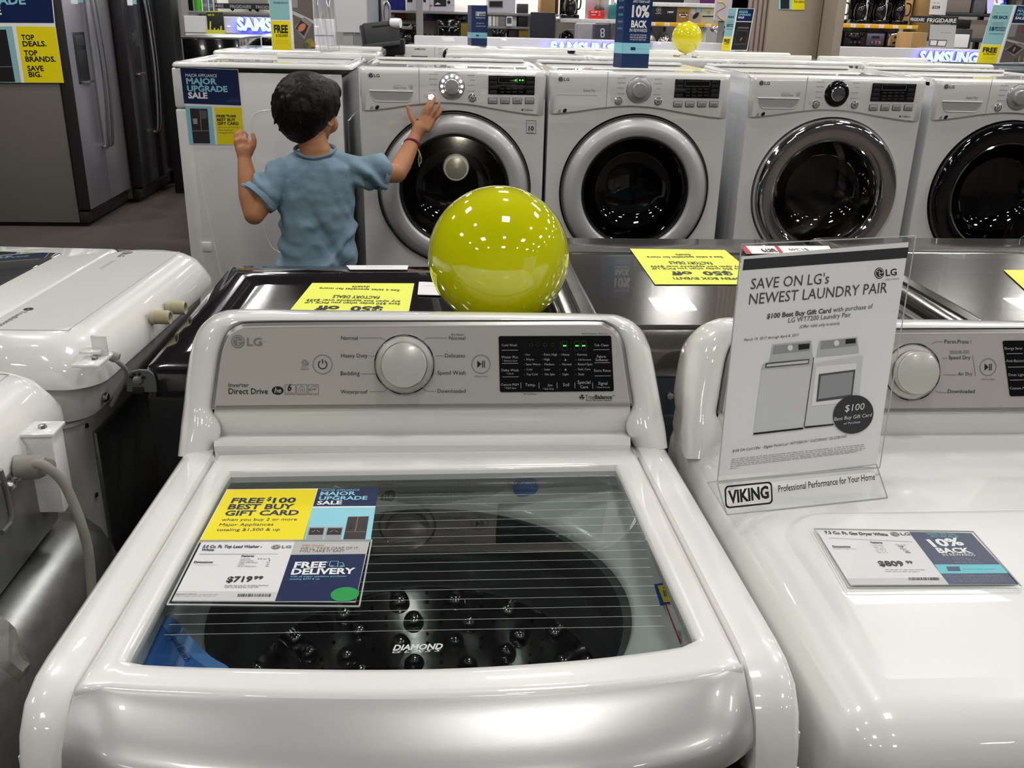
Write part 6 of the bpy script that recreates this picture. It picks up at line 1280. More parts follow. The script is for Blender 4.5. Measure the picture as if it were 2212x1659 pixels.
cs = [(1550, 3), (1562, 4), (1568, 14), (1556, 22), (1548, 28), (1554, 37), (1566, 45)]; mb.tube([P.pt(x, y, .001) for x, y in [(q.x, q.y) for q in bez(cs, 6)]], .012, mat('mustard_print', '#c9a93c', .5), 6, sy=.15); fin(mb, 'display_panel', 'pale lilac panel with mustard swirl left of the tan column', 'panel')
# ---- right shelving
shelf_unit('shelf of coffee makers and toasters right of the tan column', 1770, 1984, YC, [(1.492, 'yellow'), (1.26, None)])
for k, x in enumerate((1813, 1861, 1903, 1945)): mk(('leftmost of four black coffee makers, nearest the tan column', 'second of four black coffee makers from the tan column', 'third of four black coffee makers from the tan column', 'fourth of four black coffee makers, with a silver top, beside tan carton')[k], x, -25, 46, 34, YC, 1.4975, BLACKG, 'coffee makers on the right shelf')
for k, (x0, y0, x1, y1, f, lb) in enumerate(((1776, 69, 1818, 97, BRUSHED, 'silver faced toaster nearest the tan column'), (1826, 68, 1868, 97, BLACKG, 'black faced toaster, second from the tan column'), (1872, 69, 1910, 97, mat('toaster_violet', '#6d6a88', .3, .7), 'violet grey faced toaster, third from the tan column'), (1918, 69, 1964, 97, CHROME, 'chrome toaster at the right end of its shelf'))): toaster(lb, x0, y0, x1, y1, YC, 1.261, f, BLACKM, 'toasters on the right shelf')
for k, (x0, x1) in enumerate(((1840, 1868), (1874, 1900), (1908, 1930))): itembox('carton', ('white carton behind the toasters, left', 'white carton behind the toasters, middle', 'white carton behind the toasters, right')[k], 'box', x0, 58, x1, 90, YC+.36, .12, PAPERW, 1.261)
itembox('carton', 'tan cardboard carton beside the coffee makers', 'box', 1954, -40, 1966, 46, YC+.27, .16, CARD, 1.4975)
mb = MB(); a, b = onY(1966, 80, 9.6), onY(1998, 80, 9.6); za = onY(1980, 70, 9.6).z; mb.box((a.x, 9.55, 0), (b.x, 9.9, za), CARD, .004); fin(mb, 'carton', 'tan carton right of the chrome toaster', 'box')
mb = MB(); a, b = onY(1986, 20, 10.2), onY(2014, 20, 10.2); mb.box((a.x, 10.2, 0), (b.x, 10.5, 2.2), mat('brown_carton', '#7d6238', .7), .006); fin(mb, 'carton', 'tall brown stack end beside the hanging price paper', 'box')
P = FP(8.8); mb = MB(); mb.prism([P.pt(*q) for q in ((2011, -6), (2047, -2), (2042, 33), (2007, 31))], V((0, .004, 0)), PAPERW); T(mb, P, '$228', (2013, 18), (2030, 18.5), INK, hpx=6, bold=.03, off=.001); greek(mb, P, (2015, 6), (2030, 7), 1.2, INKL, 3, .001); mb.tube([P.pt(2028, -4), P.pt(2029, -120)], .003, STEELG, 6); fin(mb, 'price_paper', 'white hanging price paper above the dark brand banner', 'sign', None, -20)
banner('dark brand banner over the clear stand at right', [(1966, 34), (2071, 36), (2068, 52), (1964, 47)], 8.0, [('FRIGIDAIRE', (1966, 45), (1996, 46), 7), ('FRIGIDAIRE', (2002, 48), (2065, 49), 9)], wm=WPRINT)
t = thing('brochure_stand', 'clear stand with pale grey papers under the dark brand banner', 'stand', onY(2040, 104, 8.0)); P = FP(8.01)
mb = MB(); q = [P.pt(*a) for a in ((2010, 53), (2066, 54), (2060, 104), (2006, 102))]; mb.prism(q, V((0, .006, 0)), mat('grey_white_sheet', '#c4c3c4', .4)); Q(mb, P, [(2008, 85), (2046, 86), (2043, 101), (2006, 100)], INKG, .001); Q(mb, P, [(2010, 87), (2024, 87.5), (2022, 98), (2009, 97.5)], PAPERW, .002); Q(mb, P, [(2027, 88), (2044, 88.5), (2041, 99), (2025, 98.5)], PAPERW, .002); greek(mb, P, (2032, 70), (2056, 71), 1.3, INKL, 4, .001); mb.build('paper', t, sharp=-20)
mb = MB(); lo, hi = pbox(mb, 2060, 74, 2090, 103, 8.02, .1, PAPERW, .003); mb.build('leaflet_box', t)
mb = MB(); a, b = onY(2004, 103, 8.0), onY(2096, 104, 8.0); mb.box((a.x, 7.98, 0), (b.x, 8.2, a.z-.001), GREYP, .004); mb.build('pedestal', t)
mb = MB(); a, b = onY(2068, 50, 9.0), onY(2098, 50, 9.0); mb.box((a.x, 9.0, onY(2080, 62, 9.0).z), (b.x, 9.12, onY(2080, 42, 9.0).z), BLACKM, .006); mb.box((a.x, 8.98, 0), (b.x+.02, 9.14, onY(2080, 63, 9.0).z), DKG, .004); fin(mb, 'black_box', 'black box on a dark stand right of the brand banner', 'box')
# stock rack far right with grey cartons
t = thing('stock_rack', 'tall dark rack of grey cartons at the far right', 'rack', (onY(2150, 40, 12.5).x, 12.7, 0)); mb = MB(); xa, xb = onY(2020, 40, 12.5).x, onY(2330, 40, 12.5).x
for xx in (xa, (xa+xb)/2, xb): mb.box((xx-.03, 12.42, 0), (xx+.03, 12.49, 2.6), DKG, .004); mb.box((xx-.03, 13.11, 0), (xx+.03, 13.18, 2.6), DKG, .004)
for z in (.2, .8, 1.35, 1.66, 1.95): mb.box((xa, 12.5, z-.04), (xb, 13.1, z), DKG, .004)
mb.build('frame', t); rnd = random.Random(11); k = 0
for z in (1.351, 1.661):
    x = xa+.05
    while x < xb-.4:
        w = rnd.uniform(.28, .5); h = rnd.uniform(.2, .26); mb = MB(); mb.box((x, 12.55, z), (x+w, 13.0, z+h), mat('carton_grey_%d' % (k % 3), ('#77747a', '#8a8078', '#66646a')[k % 3], .7), .008); fin(mb, 'stock_carton', 'greyish carton stored on the tall dark rack', 'box', 'cartons on the far right rack'); x += w+.04; k += 1
t = thing('wall_screen', 'hanging screen with a bluish picture at the top right', 'screen', onY(2152, 31, 8.4)); P = FP(8.4); a, b = P.pt(2131, 31), P.pt(2175, 31); za = P.pt(2150, 31).z
mb = MB(); mb.box((a.x, 8.4, za), (b.x, 8.45, za+.34), BLACKG, .006); mb.box(((a.x+b.x)/2-.02, 8.42, za+.3), ((a.x+b.x)/2+.02, 8.44, CEIL), DKG); mb.build('housing', t)
mb = MB(); SC = [mat('screen_%s' % n_, c_, .4, emit=c_, es=.8) for n_, c_ in (('lilac', '#a9a3cf'), ('blue', '#2d6fd0'), ('navy', '#141a4a'), ('pale', '#cfd3ea'), ('rose', '#c04a6a'))]
Q(mb, P, [(2133, -40), (2174, -40), (2172, 29), (2132, 29)], SC[0], .001); Q(mb, P, [(2160, 8), (2174, 4), (2172, 29), (2166, 29)], SC[1], .0015); Q(mb, P, [(2166, -40), (2174, -40), (2174, 12), (2168, 10)], SC[2], .0015); Q(mb, P, [(2148, -5), (2164, 2), (2160, 28), (2146, 26)], SC[3], .0013); Q(mb, P, [(2147, -8), (2152, -8), (2156, 6), (2152, 8)], SC[4], .0018); mb.build('picture', t, sharp=-20)
# ---- standing signs
def sign_pair(label, A, B, C, h, photo, tilt=V((0, 0, 0)), mirror=False):
    """two hinged panels standing on a machine: A-B carries the offer, B-C the picture"""
    A, B, C = V(A), V(B), V(C); t = thing('folding_sign', label, 'sign', B); up = V((0, 0, h))+tilt
    for which, (p, q) in enumerate(((A, B), (B, C))):
        n = (q-p).cross(up).normalized(); n = n if n.dot(EYE-p) > 0 else -n
        mb = MB(); mb.prism([p, q, q+up, p+up], -n*.004, PAPERW); e = n*.0008
        P_ = lambda s, u, k=1: p+(q-p)*s+up*u+e*k
        R_ = lambda s0, u0, s1, u1, m_, k=1: mb.face([P_(s0, u0, k), P_(s1, u0, k), P_(s1, u1, k), P_(s0, u1, k)], m_)
        def W(s, s0, s1, u, cap, m_, bold=.03): text3(mb, s, P_(s0, u, 2), P_(s1, u, 2), n, m_, h*cap, bold)
        if which == 0:
            R_(.02, .33, .92, .99, TEAL); R_(.03, .0, .92, .315, YELLOW)
            W('WHEN YOU USE YOUR CARD', .2, .78, .86, .012, INKG, 0); W('10% BACK', .14, .84, .765, .055, NAVY); W('or', .46, .54, .665, .012, INKG, 0); W('18', .17, .38, .56, .07, NAVY, .04); W('MONTH', .40, .86, .595, .035, NAVY); W('FINANCING', .40, .86, .56, .025, NAVY); W('PURCHASES $399 & UP', .2, .86, .50, .018, NAVY, .01)
            for k in range(4): R_(.2, .70-k*.018, .8-.03*k, .703-k*.018, INKG, 2)
            W('FREE', .15, .80, .19, .085, INK, .04); W('& DELIVERY', .22, .80, .145, .03, INK, .02); 
            for k in range(3): R_(.2, .11-k*.018, .8, .112-k*.018, mat('print_ochre', '#b3a016', .5), 2)
        else:
            R_(.05, .70, .96, .99, NAVY); W('MAJOR APPLIANCE', .12, .62, .945, .016, CYAN, 0); W('MAJOR', .12, .64, .89, .045, CYAN); W('UPGRADE', .12, .82, .83, .045, CYAN); W('SALE', .12, .46, .765, .045, WPRINT, .04)
            if photo == 'food':
                R_(.05, .02, .96, .68, mat('photo_drawer', '#6b5f5a', .5)); R_(.05, .46, .3, .68, mat('photo_steel', '#93908f', .5), 2); R_(.5, .55, .86, .67, mat('photo_tomato', '#a83a2c', .5), 2)
                mb.face([P_(.05, .43, 2), P_(.96, .33, 2), P_(.96, .29, 2), P_(.05, .39, 2)], mat('photo_pale', '#b9b6b3', .5)); mb.face([P_(.08, .25, 2), P_(.5, .12, 2), P_(.9, .30, 2), P_(.55, .36, 2)], mat('photo_tray', '#8b8886', .5)); mb.face([P_(.14, .24, 3), P_(.5, .16, 3), P_(.72, .27, 3), P_(.4, .33, 3)], mat('photo_shadow', '#2f2925', .5))
                disc(mb, P_(.42, .25, 4), n, h*.055, mat('photo_salmon', '#cc7d5c', .5), 18, sy=.6); disc(mb, P_(.72, .08, 4), n, h*.062, mat('photo_salad', '#7f8a50', .5), 14, sy=.8); disc(mb, P_(.6, .06, 5), n, h*.03, mat('photo_leaf', '#55662f', .5), 10); disc(mb, P_(.88, .07, 5), n, h*.028, mat('photo_orange', '#c98a3a', .5), 10)
            else:
                R_(.05, .02, .96, .68, INK); R_(.15, .14, .85, .5, mat('photo_oven', '#3b3c3d', .5), 2); R_(.2, .18, .8, .46, INK, 3); disc(mb, P_(.5, .28, 4), n, h*.06, mat('photo_roast', '#8a5238', .5), 14, sy=.5); R_(.2, .53, .85, .56, INKG, 2)
        mb.build('offer_panel' if which == 0 else 'picture_panel', t, sharp=-20)
    return t
pz = lambda x, y, z: onZ(x, y, z)
sign_pair('tall teal, yellow and navy sign standing behind the boy', pz(588, 108, 1.332), pz(634, 109, 1.332), pz(682.5, 109.5, 1.332), .375, 'food')
a, b, c = onY(2108, 137, 4.62), onY(2155, 138, 4.58), onY(2212, 139, 4.75)
for q in (a, b, c): q.z = 1.333
sign_pair('tall teal, yellow and navy sign at the right edge of the photo', a, b, c, .262, 'food', tilt=V((.03, 0, 0)))
a, b, c = onY(1557, 118, 6.3), onY(1576, 118.5, 6.25), onY(1613, 119, 6.35)
for q in (a, b, c): q.z = 1.3165
sign_pair('small blue, yellow and black sign left of the tan column', a, b, c, .255, 'oven', tilt=V((.02, 0, 0)))
def tower(label, front, sidep, zb, h, lines, foot=True):
    A, B = onZ(*front[0], zb), onZ(*front[1], zb); C = onZ(*sidep, zb); d = (C-A); D = B+d; t = thing('sign_box', label, 'sign', (A+D)/2); up = V((0, 0, h)); n = (B-A).cross(up).normalized(); n = n if n.y < 0 else -n
    mb = MB(); mb.loft([[A, B, D, C], [A+up, B+up, D+up, C+up]], NAVY2, True, True, True)
    sn_ = (A-C).cross(up).normalized(); sn_ = sn_ if sn_.x < 0 else -sn_
    for p, q, nn in ((A, B, n), (C, A, sn_)): e = nn*.0006; mb.face([p+up*.19+e, q+up*.19+e, q+up*.33+e, p+up*.33+e], CYAN)
    for s, s0, s1, u, cap, bo in lines: text3(mb, s, A+(B-A)*s0+up*u+n*.0012, A+(B-A)*s1+up*u+n*.0012, n, WPRINT, h*cap, bo)
    for k in range(5): p = C+(A-C)*.3+up*(.5+k*.09)+sn_*.001; text3(mb, ('18 MONTH', 'FINANCING', 'PURCHASES', '$399', '& UP')[k], p, p+(A-C)*.55, sn_, TEAL, h*.03)
    mb.face([A+(B-A)*.3+up*.235+n*.001, A+(B-A)*.48+up*.235+n*.001, A+(B-A)*.48+up*.275+n*.001, A+(B-A)*.3+up*.275+n*.001], NAVY2); text3(mb, 'Get a Card Application for Details', A+(B-A)*.5+up*.25+n*.001, A+(B-A)*.92+up*.25+n*.001, n, NAVY2)
    mb.build('printed_box', t, sharp=-20); return t
tower('navy box sign reading 10% back in rewards on the silver door dryer', ((1342, 146.5), (1400, 147.5)), (1324, 144.5), 1.3125, .282, [('APPLY TODAY & GET', .28, .9, .85, .03, .02), ('10%', .26, .9, .67, .15, .04), ('BACK', .26, .84, .535, .09, .04), ('IN REWARDS', .22, .86, .475, .045, 0), ('ON YOUR FIRST PURCHASE', .25, .85, .425, .02, 0), ('WHEN YOU ARE APPROVED FOR', .24, .86, .395, .02, 0), ('A MY BEST BUY CREDIT CARD', .25, .84, .365, .02, 0)])
tower('smaller navy box sign reading 18 month on a third row washer', ((1018, 98.5), (1052, 99.5)), (1010, 97), 1.316, .232, [('18', .28, .48, .74, .11, .04), ('MONTH', .5, .88, .79, .06, .03), ('FINANCING', .5, .88, .74, .035, .01), ('PURCHASES $399 & UP', .28, .88, .68, .03, .01), ('with your card', .3, .8, .55, .03, 0), ('See store for details', .3, .9, .48, .03, 0)])
# clear brochure holder behind the teal sign
t = thing('brochure_holder', 'empty clear acrylic holder right of the tall teal sign', 'holder', pz(712, 111, 1.333)); mb = MB(); b0 = pz(692, 112, 1.336); b1 = pz(732, 110, 1.336)
for (s, e, dy) in ((b0, b0.lerp(b1, .45), 0), (b0.lerp(b1, .4), b1, .03)):
    s, e = s+V((0, dy, 0)), e+V((0, dy, 0)); up = V((-.03, .02, .34)); q = [s, e, e+up, s+up*.5 if dy == 0 else s+up]; mb.prism(q, V((0, .002, 0)), ACRYL)
    for i in range(4): mb.tube([q[i], q[(i+1) % 4]], .0014, EDG, 5)
mb.build('acrylic_panel', t)
# small balloon
sb = onY(1484, 81, 4.85); balloon('balloon', 'small yellow balloon just above the second row white dryers', sb, .074, 1.3245, (sb.x, sb.y, 1.322), el=.03, skin=mat('small_balloon_latex', '#e6da14', .08, coat=1.0, nz='#e0d412', bscale=6))
# ------------------------------------------------------------------ fridges on the left
SS = mat('fridge_steel', '#a8a7ae', .36, .6, nz='#9b9aa2', bscale=40, aniso=(1, 1, 30)); SSD = mat('black_fridge_steel', '#4a4a50', .26, .6, nz='#424248', bscale=40, aniso=(1, 1, 30)); FSIDE = mat('fridge_side', '#7b776f', .5, .2, nz='#746f68', bscale=120, bump=.1); FEDGE = mat('fridge_door_edge', '#2f2e2d', .4, .3)
def fridge(label, xf, y0, y1, door, split, disp=True):
    """doors at x = xf facing +X, side wall at y0 facing us"""
    t = thing('refrigerator', label, 'refrigerator', (xf-.4, (y0+y1)/2, 0)); H_ = 1.78
    mb = MB(); mb.box((xf-.78, y0+.012, .03), (xf-.10, y1-.012, H_-.02), FSIDE, .006); mb.box((xf-.74, y0+.04, 0), (xf-.06, y1-.04, .05), BLACKM); mb.build('cabinet', t)
    mb = MB(); mb.box((xf-.095, y0+.012, .03), (xf-.03, y1-.012, .11), FEDGE, .006)
    for k in range(3): mb.box((xf-.032, y0+.1, .045+k*.02), (xf-.027, y1-.1, .055+k*.02), BLACKM)
    mb.build('kick_grille', t)
    ym = y0+(y1-y0)*split
    for k, (a, b) in enumerate(((y0+.004, ym-.003), (ym+.003, y1-.004))):
        mb = MB(); mb.box((xf-.09, a, .125), (xf-.006, b, H_), FEDGE, .006); mb.box((xf-.012, a+.002, .128), (xf, b-.002, H_-.003), door, .005)
        d = mb.build('door', t)
        yy = b-.045 if k == 0 else a+.045; mb = MB(); pts = [V((xf+.012, yy, .52)), V((xf+.05, yy, .58)), V((xf+.075, yy, 1.05)), V((xf+.05, yy, 1.6)), V((xf+.012, yy, 1.66))]
        mb.tube(bez(pts, 8), .013, BRUSHED, 10); mb.build('handle', d, label='long bowed metal handle')
        if k == 0 and disp:
            yc = (a+b)/2; mb = MB(); mb.box((xf-.002, yc-.12, .98), (xf+.004, yc+.10, 1.32), SSD, .004); mb.box((xf+.003, yc-.10, 1.0), (xf+.0055, yc+.08, 1.20), BLACKM, .002); mb.box((xf+.004, yc-.09, 1.23), (xf+.006, yc+.07, 1.30), DKG, .001); mb.box((xf, yc-.10, .985), (xf+.035, yc+.08, 1.0), BRUSHED, .003); mb.build('ice_dispenser', d)
    return t
f1 = fridge('steel side by side refrigerator at left with a large sale sign on its side', -2.53, 6.9, 7.81, SS, .48)
f2 = fridge('darker refrigerator behind the steel one at left', -2.44, 7.84, 8.75, SSD, .5)
f3 = fridge('black refrigerator furthest back at left', -2.40, 8.80, 9.65, mat('fridge_purple_lit_steel', '#77748c', .25, .8), .5, False)  # purple light on the stainless doors is put into their colour
P = FP(6.898); q = [(-60, -70), (120, -70), (138, 178), (-40, 177)]
mb = MB(); mb.prism([P.pt(*a) for a in ((-60, -70), (107, -70), (119, 50), (138, 179), (-45, 178))], V((0, .002, 0)), PAPERW)
Q(mb, P, [(-60, -70), (105, -70), (117, 50), (-55, 49)], NAVY); Q(mb, P, [(34, 57), (119, 58), (138, 179), (53, 178)], YELLOW); Q(mb, P, [(-50, 57), (26, 57), (46, 178), (-45, 178)], TEAL); Q(mb, P, [(-40, 64), (13, 64), (33, 177), (-38, 177)], INK, .0008); strip(mb, P, (-38, 145), (26, 144), 1.5, INKG, .0012); T(mb, P, 'UPGRADE', (-80, 10), (56, 9), CYAN, hpx=20, bold=.03, off=.001); T(mb, P, 'SALE', (-80, 32), (4, 31), WPRINT, hpx=18, bold=.03, off=.001)
for s, a, b in (('TOP', (47, 86), (75, 86)), ('DEALS.', (50, 100), (101, 99.5)), ('TOP', (53, 120), (82, 119.5)), ('BRANDS.', (56, 133), (121, 133)), ('SAVE', (60, 153), (95, 153)), ('BIG.', (63, 166), (91, 166))): T(mb, P, s, a, b, INK, hpx=11.5, bold=.03, off=.001)
fin(mb, 'magnet_sign', 'navy and yellow top deals sign on the side of the steel refrigerator', 'sign', None, -20)
for lb, y_, xf in (('white and teal tag on the steel refrigerator door', 7.05, -2.53), ('white and teal tag on the darker refrigerator door', 7.98, -2.44)):
    mb = MB(); zb = 1.50; mb.box((xf+.0008, y_, zb), (xf+.0025, y_+.13, zb+.17), PAPERW); mb.box((xf+.0008, y_+.13, zb+.01), (xf+.002, y_+.24, zb+.18), CYAN); fin(mb, 'door_tag', lb, 'tag')
mb = MB(); mb.box((-2.32, 8.30, 0), (-2.20, 8.78, 2.2), BLACKM, .006); fin(mb, 'display_panel', 'narrow black upright panel between refrigerators and far shelf', 'panel')
# ================================================================== the boy
SKIN = mat('skin', '#b8805c', .5, nz='#ae7652', bscale=25, spec=.35); SHIRT = mat('blue_cotton', '#869eae', .9, nz='#7d96a7', bscale=260, bump=.35, spec=.1)
HAIR = mat('black_hair', '#0b0807', .5, nz='#130e0c', bscale=90, bump=.7, aniso=(1, 1, .15), spec=.25); PANTS = mat('dark_trousers', '#2a2c33', .85, nz='#24262c', bscale=200); SHOE = mat('shoe_grey', '#44474c', .6)
def capsule(mb, p, q, r0, r1, m_, n=20):
    p, q = V(p), V(q); L = (q-p).length; pf = [(max(.0003, r0*math.sin(a)), -r0*math.cos(a)) for a in [math.pi/2*k/5 for k in range(6)]]
    pf += [(max(.0003, r1*math.cos(a)), L+r1*math.sin(a)) for a in [math.pi/2*k/5 for k in range(6)]]; mb.lathe(pf, p, q-p, m_, n)
def ellip(mb, c, rx, ry, rz, m_, M=None, n=24):
    rows = []
    for i in range(n//2+1):
        a = math.pi*i/(n//2); rows.append([V((max(.0005, math.sin(a))*math.cos(2*math.pi*k/n)*rx, max(.0005, math.sin(a))*math.sin(2*math.pi*k/n)*ry, math.cos(a)*rz)) for k in range(n)])
    if M is not None: rows = [[M @ v for v in r] for r in rows]
    mb.loft([[V(c)+v for v in r] for r in rows], m_, True, True, True)
def fuse(mb, name, parent, vox, smooth=4, fn=None, label=None, m_=None):
    """join overlapping forms into one continuous surface"""
    me = bpy.data.meshes.new('raw'); me.from_pydata(mb.v, [], mb.f)
    bm = bmesh.new(); bm.from_mesh(me); bmesh.ops.recalc_face_normals(bm, faces=bm.faces); bm.to_mesh(me); bm.free()
    o = bpy.data.objects.new('raw', me); COL.objects.link(o)
    r = o.modifiers.new('r', 'REMESH'); r.mode = 'VOXEL'; r.voxel_size = vox
    s = o.modifiers.new('s', 'SMOOTH'); s.iterations = smooth; s.factor = .5
    dg = bpy.context.evaluated_depsgraph_get(); dg.update(); ev = o.evaluated_get(dg); e = ev.to_mesh()
    out = MB(); vs_ = [v.co.copy() for v in e.vertices]; ns = [v.normal.copy() for v in e.vertices]; fs = [tuple(p.vertices) for p in e.polygons]; ev.to_mesh_clear(); bpy.data.objects.remove(o)
    if fn: vs_ = [fn(v, n) for v, n in zip(vs_, ns)]
    out.add(vs_, fs, m_ or mb.mats[0]); return out.build(name, parent, sharp=180, label=label)
bp = onY
boyX = bp(680, 450, 3.22).x
boy = thing('person', 'dark haired child in a blue t-shirt seen from behind, pressing a washer button', 'person', (boyX, 3.22, 0))
mb = MB()
hc = bp(670, 236, 3.25); fd = V((.52, .85, -.08)).normalized(); sd = V((fd.y, -fd.x, 0)).normalized(); hu = sd.cross(fd).normalized()
HM = Matrix((sd, fd, hu)).transposed()
def hp(x, y, z): return hc+sd*x+fd*y+hu*z
ellip(mb, hp(0, -.005, .012), .078, .094, .092, SKIN, HM); ellip(mb, hp(0, .022, -.045), .060, .066, .062, SKIN, HM); capsule(mb, hp(0, .055, -.085), hp(0, .045, -.08), .028, .03, SKIN)
for s in (-1, 1): ellip(mb, hp(s*.038, .055, -.045), .030, .026, .03, SKIN, HM)
capsule(mb, hp(0, .088, -.012), hp(0, .104, -.034), .009, .013, SKIN); capsule(mb, hp(-.02, .088, -.062), hp(.02, .088, -.062), .009, .009, SKIN); capsule(mb, hp(-.04, .078, .004), hp(.04, .078, .004), .012, .012, SKIN)
for s in (-1, 1):           # ears: rim and lobe
    rim = [hp(s*.083, .0+.020*math.cos(a), -.018+.030*math.sin(a)) for a in [math.pi*2*k/10 for k in range(10)]]
    for k in range(10): capsule(mb, rim[k], rim[(k+1) % 10], .0055, .0055, SKIN, 8)
    ellip(mb, hp(s*.079, .002, -.018), .007, .018, .027, SKIN, HM)
nk = bp(683, 330, 3.215); capsule(mb, hp(0, -.02, -.05), nk, .046, .050, SKIN); capsule(mb, nk, nk+V((0, 0, -.05)), .052, .07, SKIN)
pel = bp(685, 585, 3.225)
ellip(mb, bp(684, 430, 3.22), .105, .065, .17, SKIN); capsule(mb, bp(640, 372, 3.215), bp(735, 368, 3.22), .05, .05, SKIN); ellip(mb, pel, .105, .075, .09, SKIN)
def limb(pts): 
    for (p, r), (q, s) in zip(pts, pts[1:]): capsule(mb, p, q, r, s, SKIN)
LE, LW = bp(549, 463, 3.12), bp(528, 344, 3.20); RE, RW = bp(857, 374, 3.36), bp(896, 297, 3.515)
limb([(bp(607, 376, 3.205), .037), (bp(580, 420, 3.16), .036), (LE, .034), (bp(540, 425, 3.145), .036), (bp(534, 385, 3.17), .031), (LW, .0225)])
limb([(bp(768, 368, 3.23), .036), (bp(812, 374, 3.29), .035), (RE, .034), (bp(868, 355, 3.40), .035), (bp(883, 325, 3.46), .030), (RW, .0225)])
for s in (-1, 1):
    hip = pel+V((s*.062, 0, -.03)); kn = V((pel.x+s*.075, 3.235, .36)); an = V((pel.x+s*.08, 3.215, .07)); limb([(hip, .068), (kn, .046), (kn+V((0, -.015, -.1)), .046), (an, .03)]); capsule(mb, an+V((0, -.03, -.035)), an+V((0, .10, -.045)), .028, .022, SKIN)
# hands: palm plus five fingers each
def finger(pts, rs): 
    for p, q, r, s in zip(pts, pts[1:], rs, rs[1:]): capsule(mb, p, q, r, s, SKIN, 12)
P_ = lambda x, y, Y: bp(x, y, Y)
# right hand, flat against the panel, fingers spread upwards
Yh = 3.545
capsule(mb, RW, P_(905, 277, 3.535), .0215, .024, SKIN)
for a, b in (((902, 276), (912, 256)), ((911, 278), (921, 255)), ((918, 278), (929, 257)), ((923, 279), (935, 261))): capsule(mb, P_(*a, 3.535), P_(*b, Yh+.005), .0135, .0115, SKIN, 14)
finger([P_(911, 255, 3.55), P_(918, 237, 3.555), P_(924, 226, 3.566), P_(929, 217, 3.577)], [.0088, .0078, .0070, .0058])
finger([P_(921, 254, 3.55), P_(930, 233, 3.553), P_(935, 222, 3.566), P_(938, 212, 3.578)], [.0088, .0078, .0070, .0058])
finger([P_(930, 256, 3.55), P_(941, 240, 3.548), P_(946, 231, 3.552), P_(949.5, 223, 3.56)], [.0085, .0075, .0067, .0055])
finger([P_(936, 262, 3.55), P_(946, 250, 3.544), P_(951, 243, 3.546), P_(955, 235, 3.552)], [.0080, .0068, .0060, .0049])
finger([P_(903, 278, 3.535), P_(893, 262, 3.538), P_(886, 247, 3.548), P_(881, 231, 3.56)], [.0125, .0108, .0092, .0068])
# left hand raised, fingers loosely curled forward, thumb up on the right
capsule(mb, LW, P_(527, 326, 3.21), .022, .026, SKIN)
for a, b in (((518, 326), (512, 306)), ((525, 328), (521, 303)), ((532, 328), (530, 304)), ((538, 330), (538, 310))): capsule(mb, P_(*a, 3.21), P_(*b, 3.215), .0140, .0118, SKIN, 14)
finger([P_(512, 305, 3.22), P_(511, 291, 3.232), P_(518, 285, 3.25), P_(526, 287, 3.265)], [.0100, .0092, .0082, .0066])
finger([P_(519, 302, 3.225), P_(519, 289, 3.245), P_(526, 287, 3.27), P_(533, 292, 3.285)], [.0100, .0092, .0082, .0066])
finger([P_(528, 304, 3.225), P_(528, 295, 3.25), P_(531, 297, 3.27), P_(533, 305, 3.275)], [.0096, .0086, .0078, .0062])
finger([P_(518, 312, 3.225), P_(516, 304, 3.25), P_(520, 306, 3.265), P_(524, 312, 3.268)], [.0090, .0078, .0068, .0056])
finger([P_(538, 330, 3.205), P_(547, 315, 3.203), P_(549, 302, 3.207), P_(546, 289, 3.215)], [.0125, .0105, .0088, .0064])
body = fuse(mb, 'body', boy, .0032, 4)
mb = MB()
for s in (-1, 1):
    c = hp(s*.031, .077, -.008); ellip(mb, c, .012, .008, .009, PAPERW, HM, 16); ellip(mb, c+fd*.006, .006, .004, .006, mat('iris_brown', '#2a170d', .2), HM, 12)
mb.build('eyes', body, sharp=180)
# hair: cap of thick short hair, longer at the nape and over the ears
mb = MB()
ellip(mb, hp(0, -.016, .026), .106, .112, .094, HAIR, HM); ellip(mb, hp(0, -.046, -.004), .103, .086, .084, HAIR, HM); ellip(mb, hp(0, -.056, -.046), .076, .060, .056, HAIR, HM); ellip(mb, hp(0, -.056, -.078), .050, .042, .030, HAIR, HM); ellip(mb, hp(.0, .052, .06), .082, .052, .044, HAIR, HM)
ellip(mb, hp(-.055, -.03, .01), .054, .076, .074, HAIR, HM); ellip(mb, hp(.055, -.03, .018), .052, .066, .072, HAIR, HM)
for s in (-1, 1): capsule(mb, hp(s*.080, .03, .02), hp(s*.080, .030, -.012), .018, .008, HAIR)
rnd = random.Random(2)
for k in range(110):
    a = rnd.uniform(0, 2*math.pi); e = rnd.uniform(-.85, .5); d = V((math.cos(a)*math.cos(e), math.sin(a)*math.cos(e), math.sin(e)))
    if d.y > .45 and d.z < .35: continue
    if abs(d.x) > .6 and d.z < -.25: continue
    b = hp(d.x*.094, -.026+d.y*.098, .022+d.z*.086); dn = hp(d.x*.101, -.028+d.y*.108, .016+d.z*.100-.026*(1-max(0, d.z))) + sd*rnd.uniform(-.010, .010)
    capsule(mb, b, dn, .012, .0024, HAIR, 8)
def hairfn(v, n):
    q = v-hc; return v+n*(.0016*noise.noise(V((q.dot(sd)*190, q.dot(fd)*190, q.dot(hu)*26)))+.002*noise.noise(q*22))
fuse(mb, 'hair', body, .0032, 3, hairfn, 'short black hair')
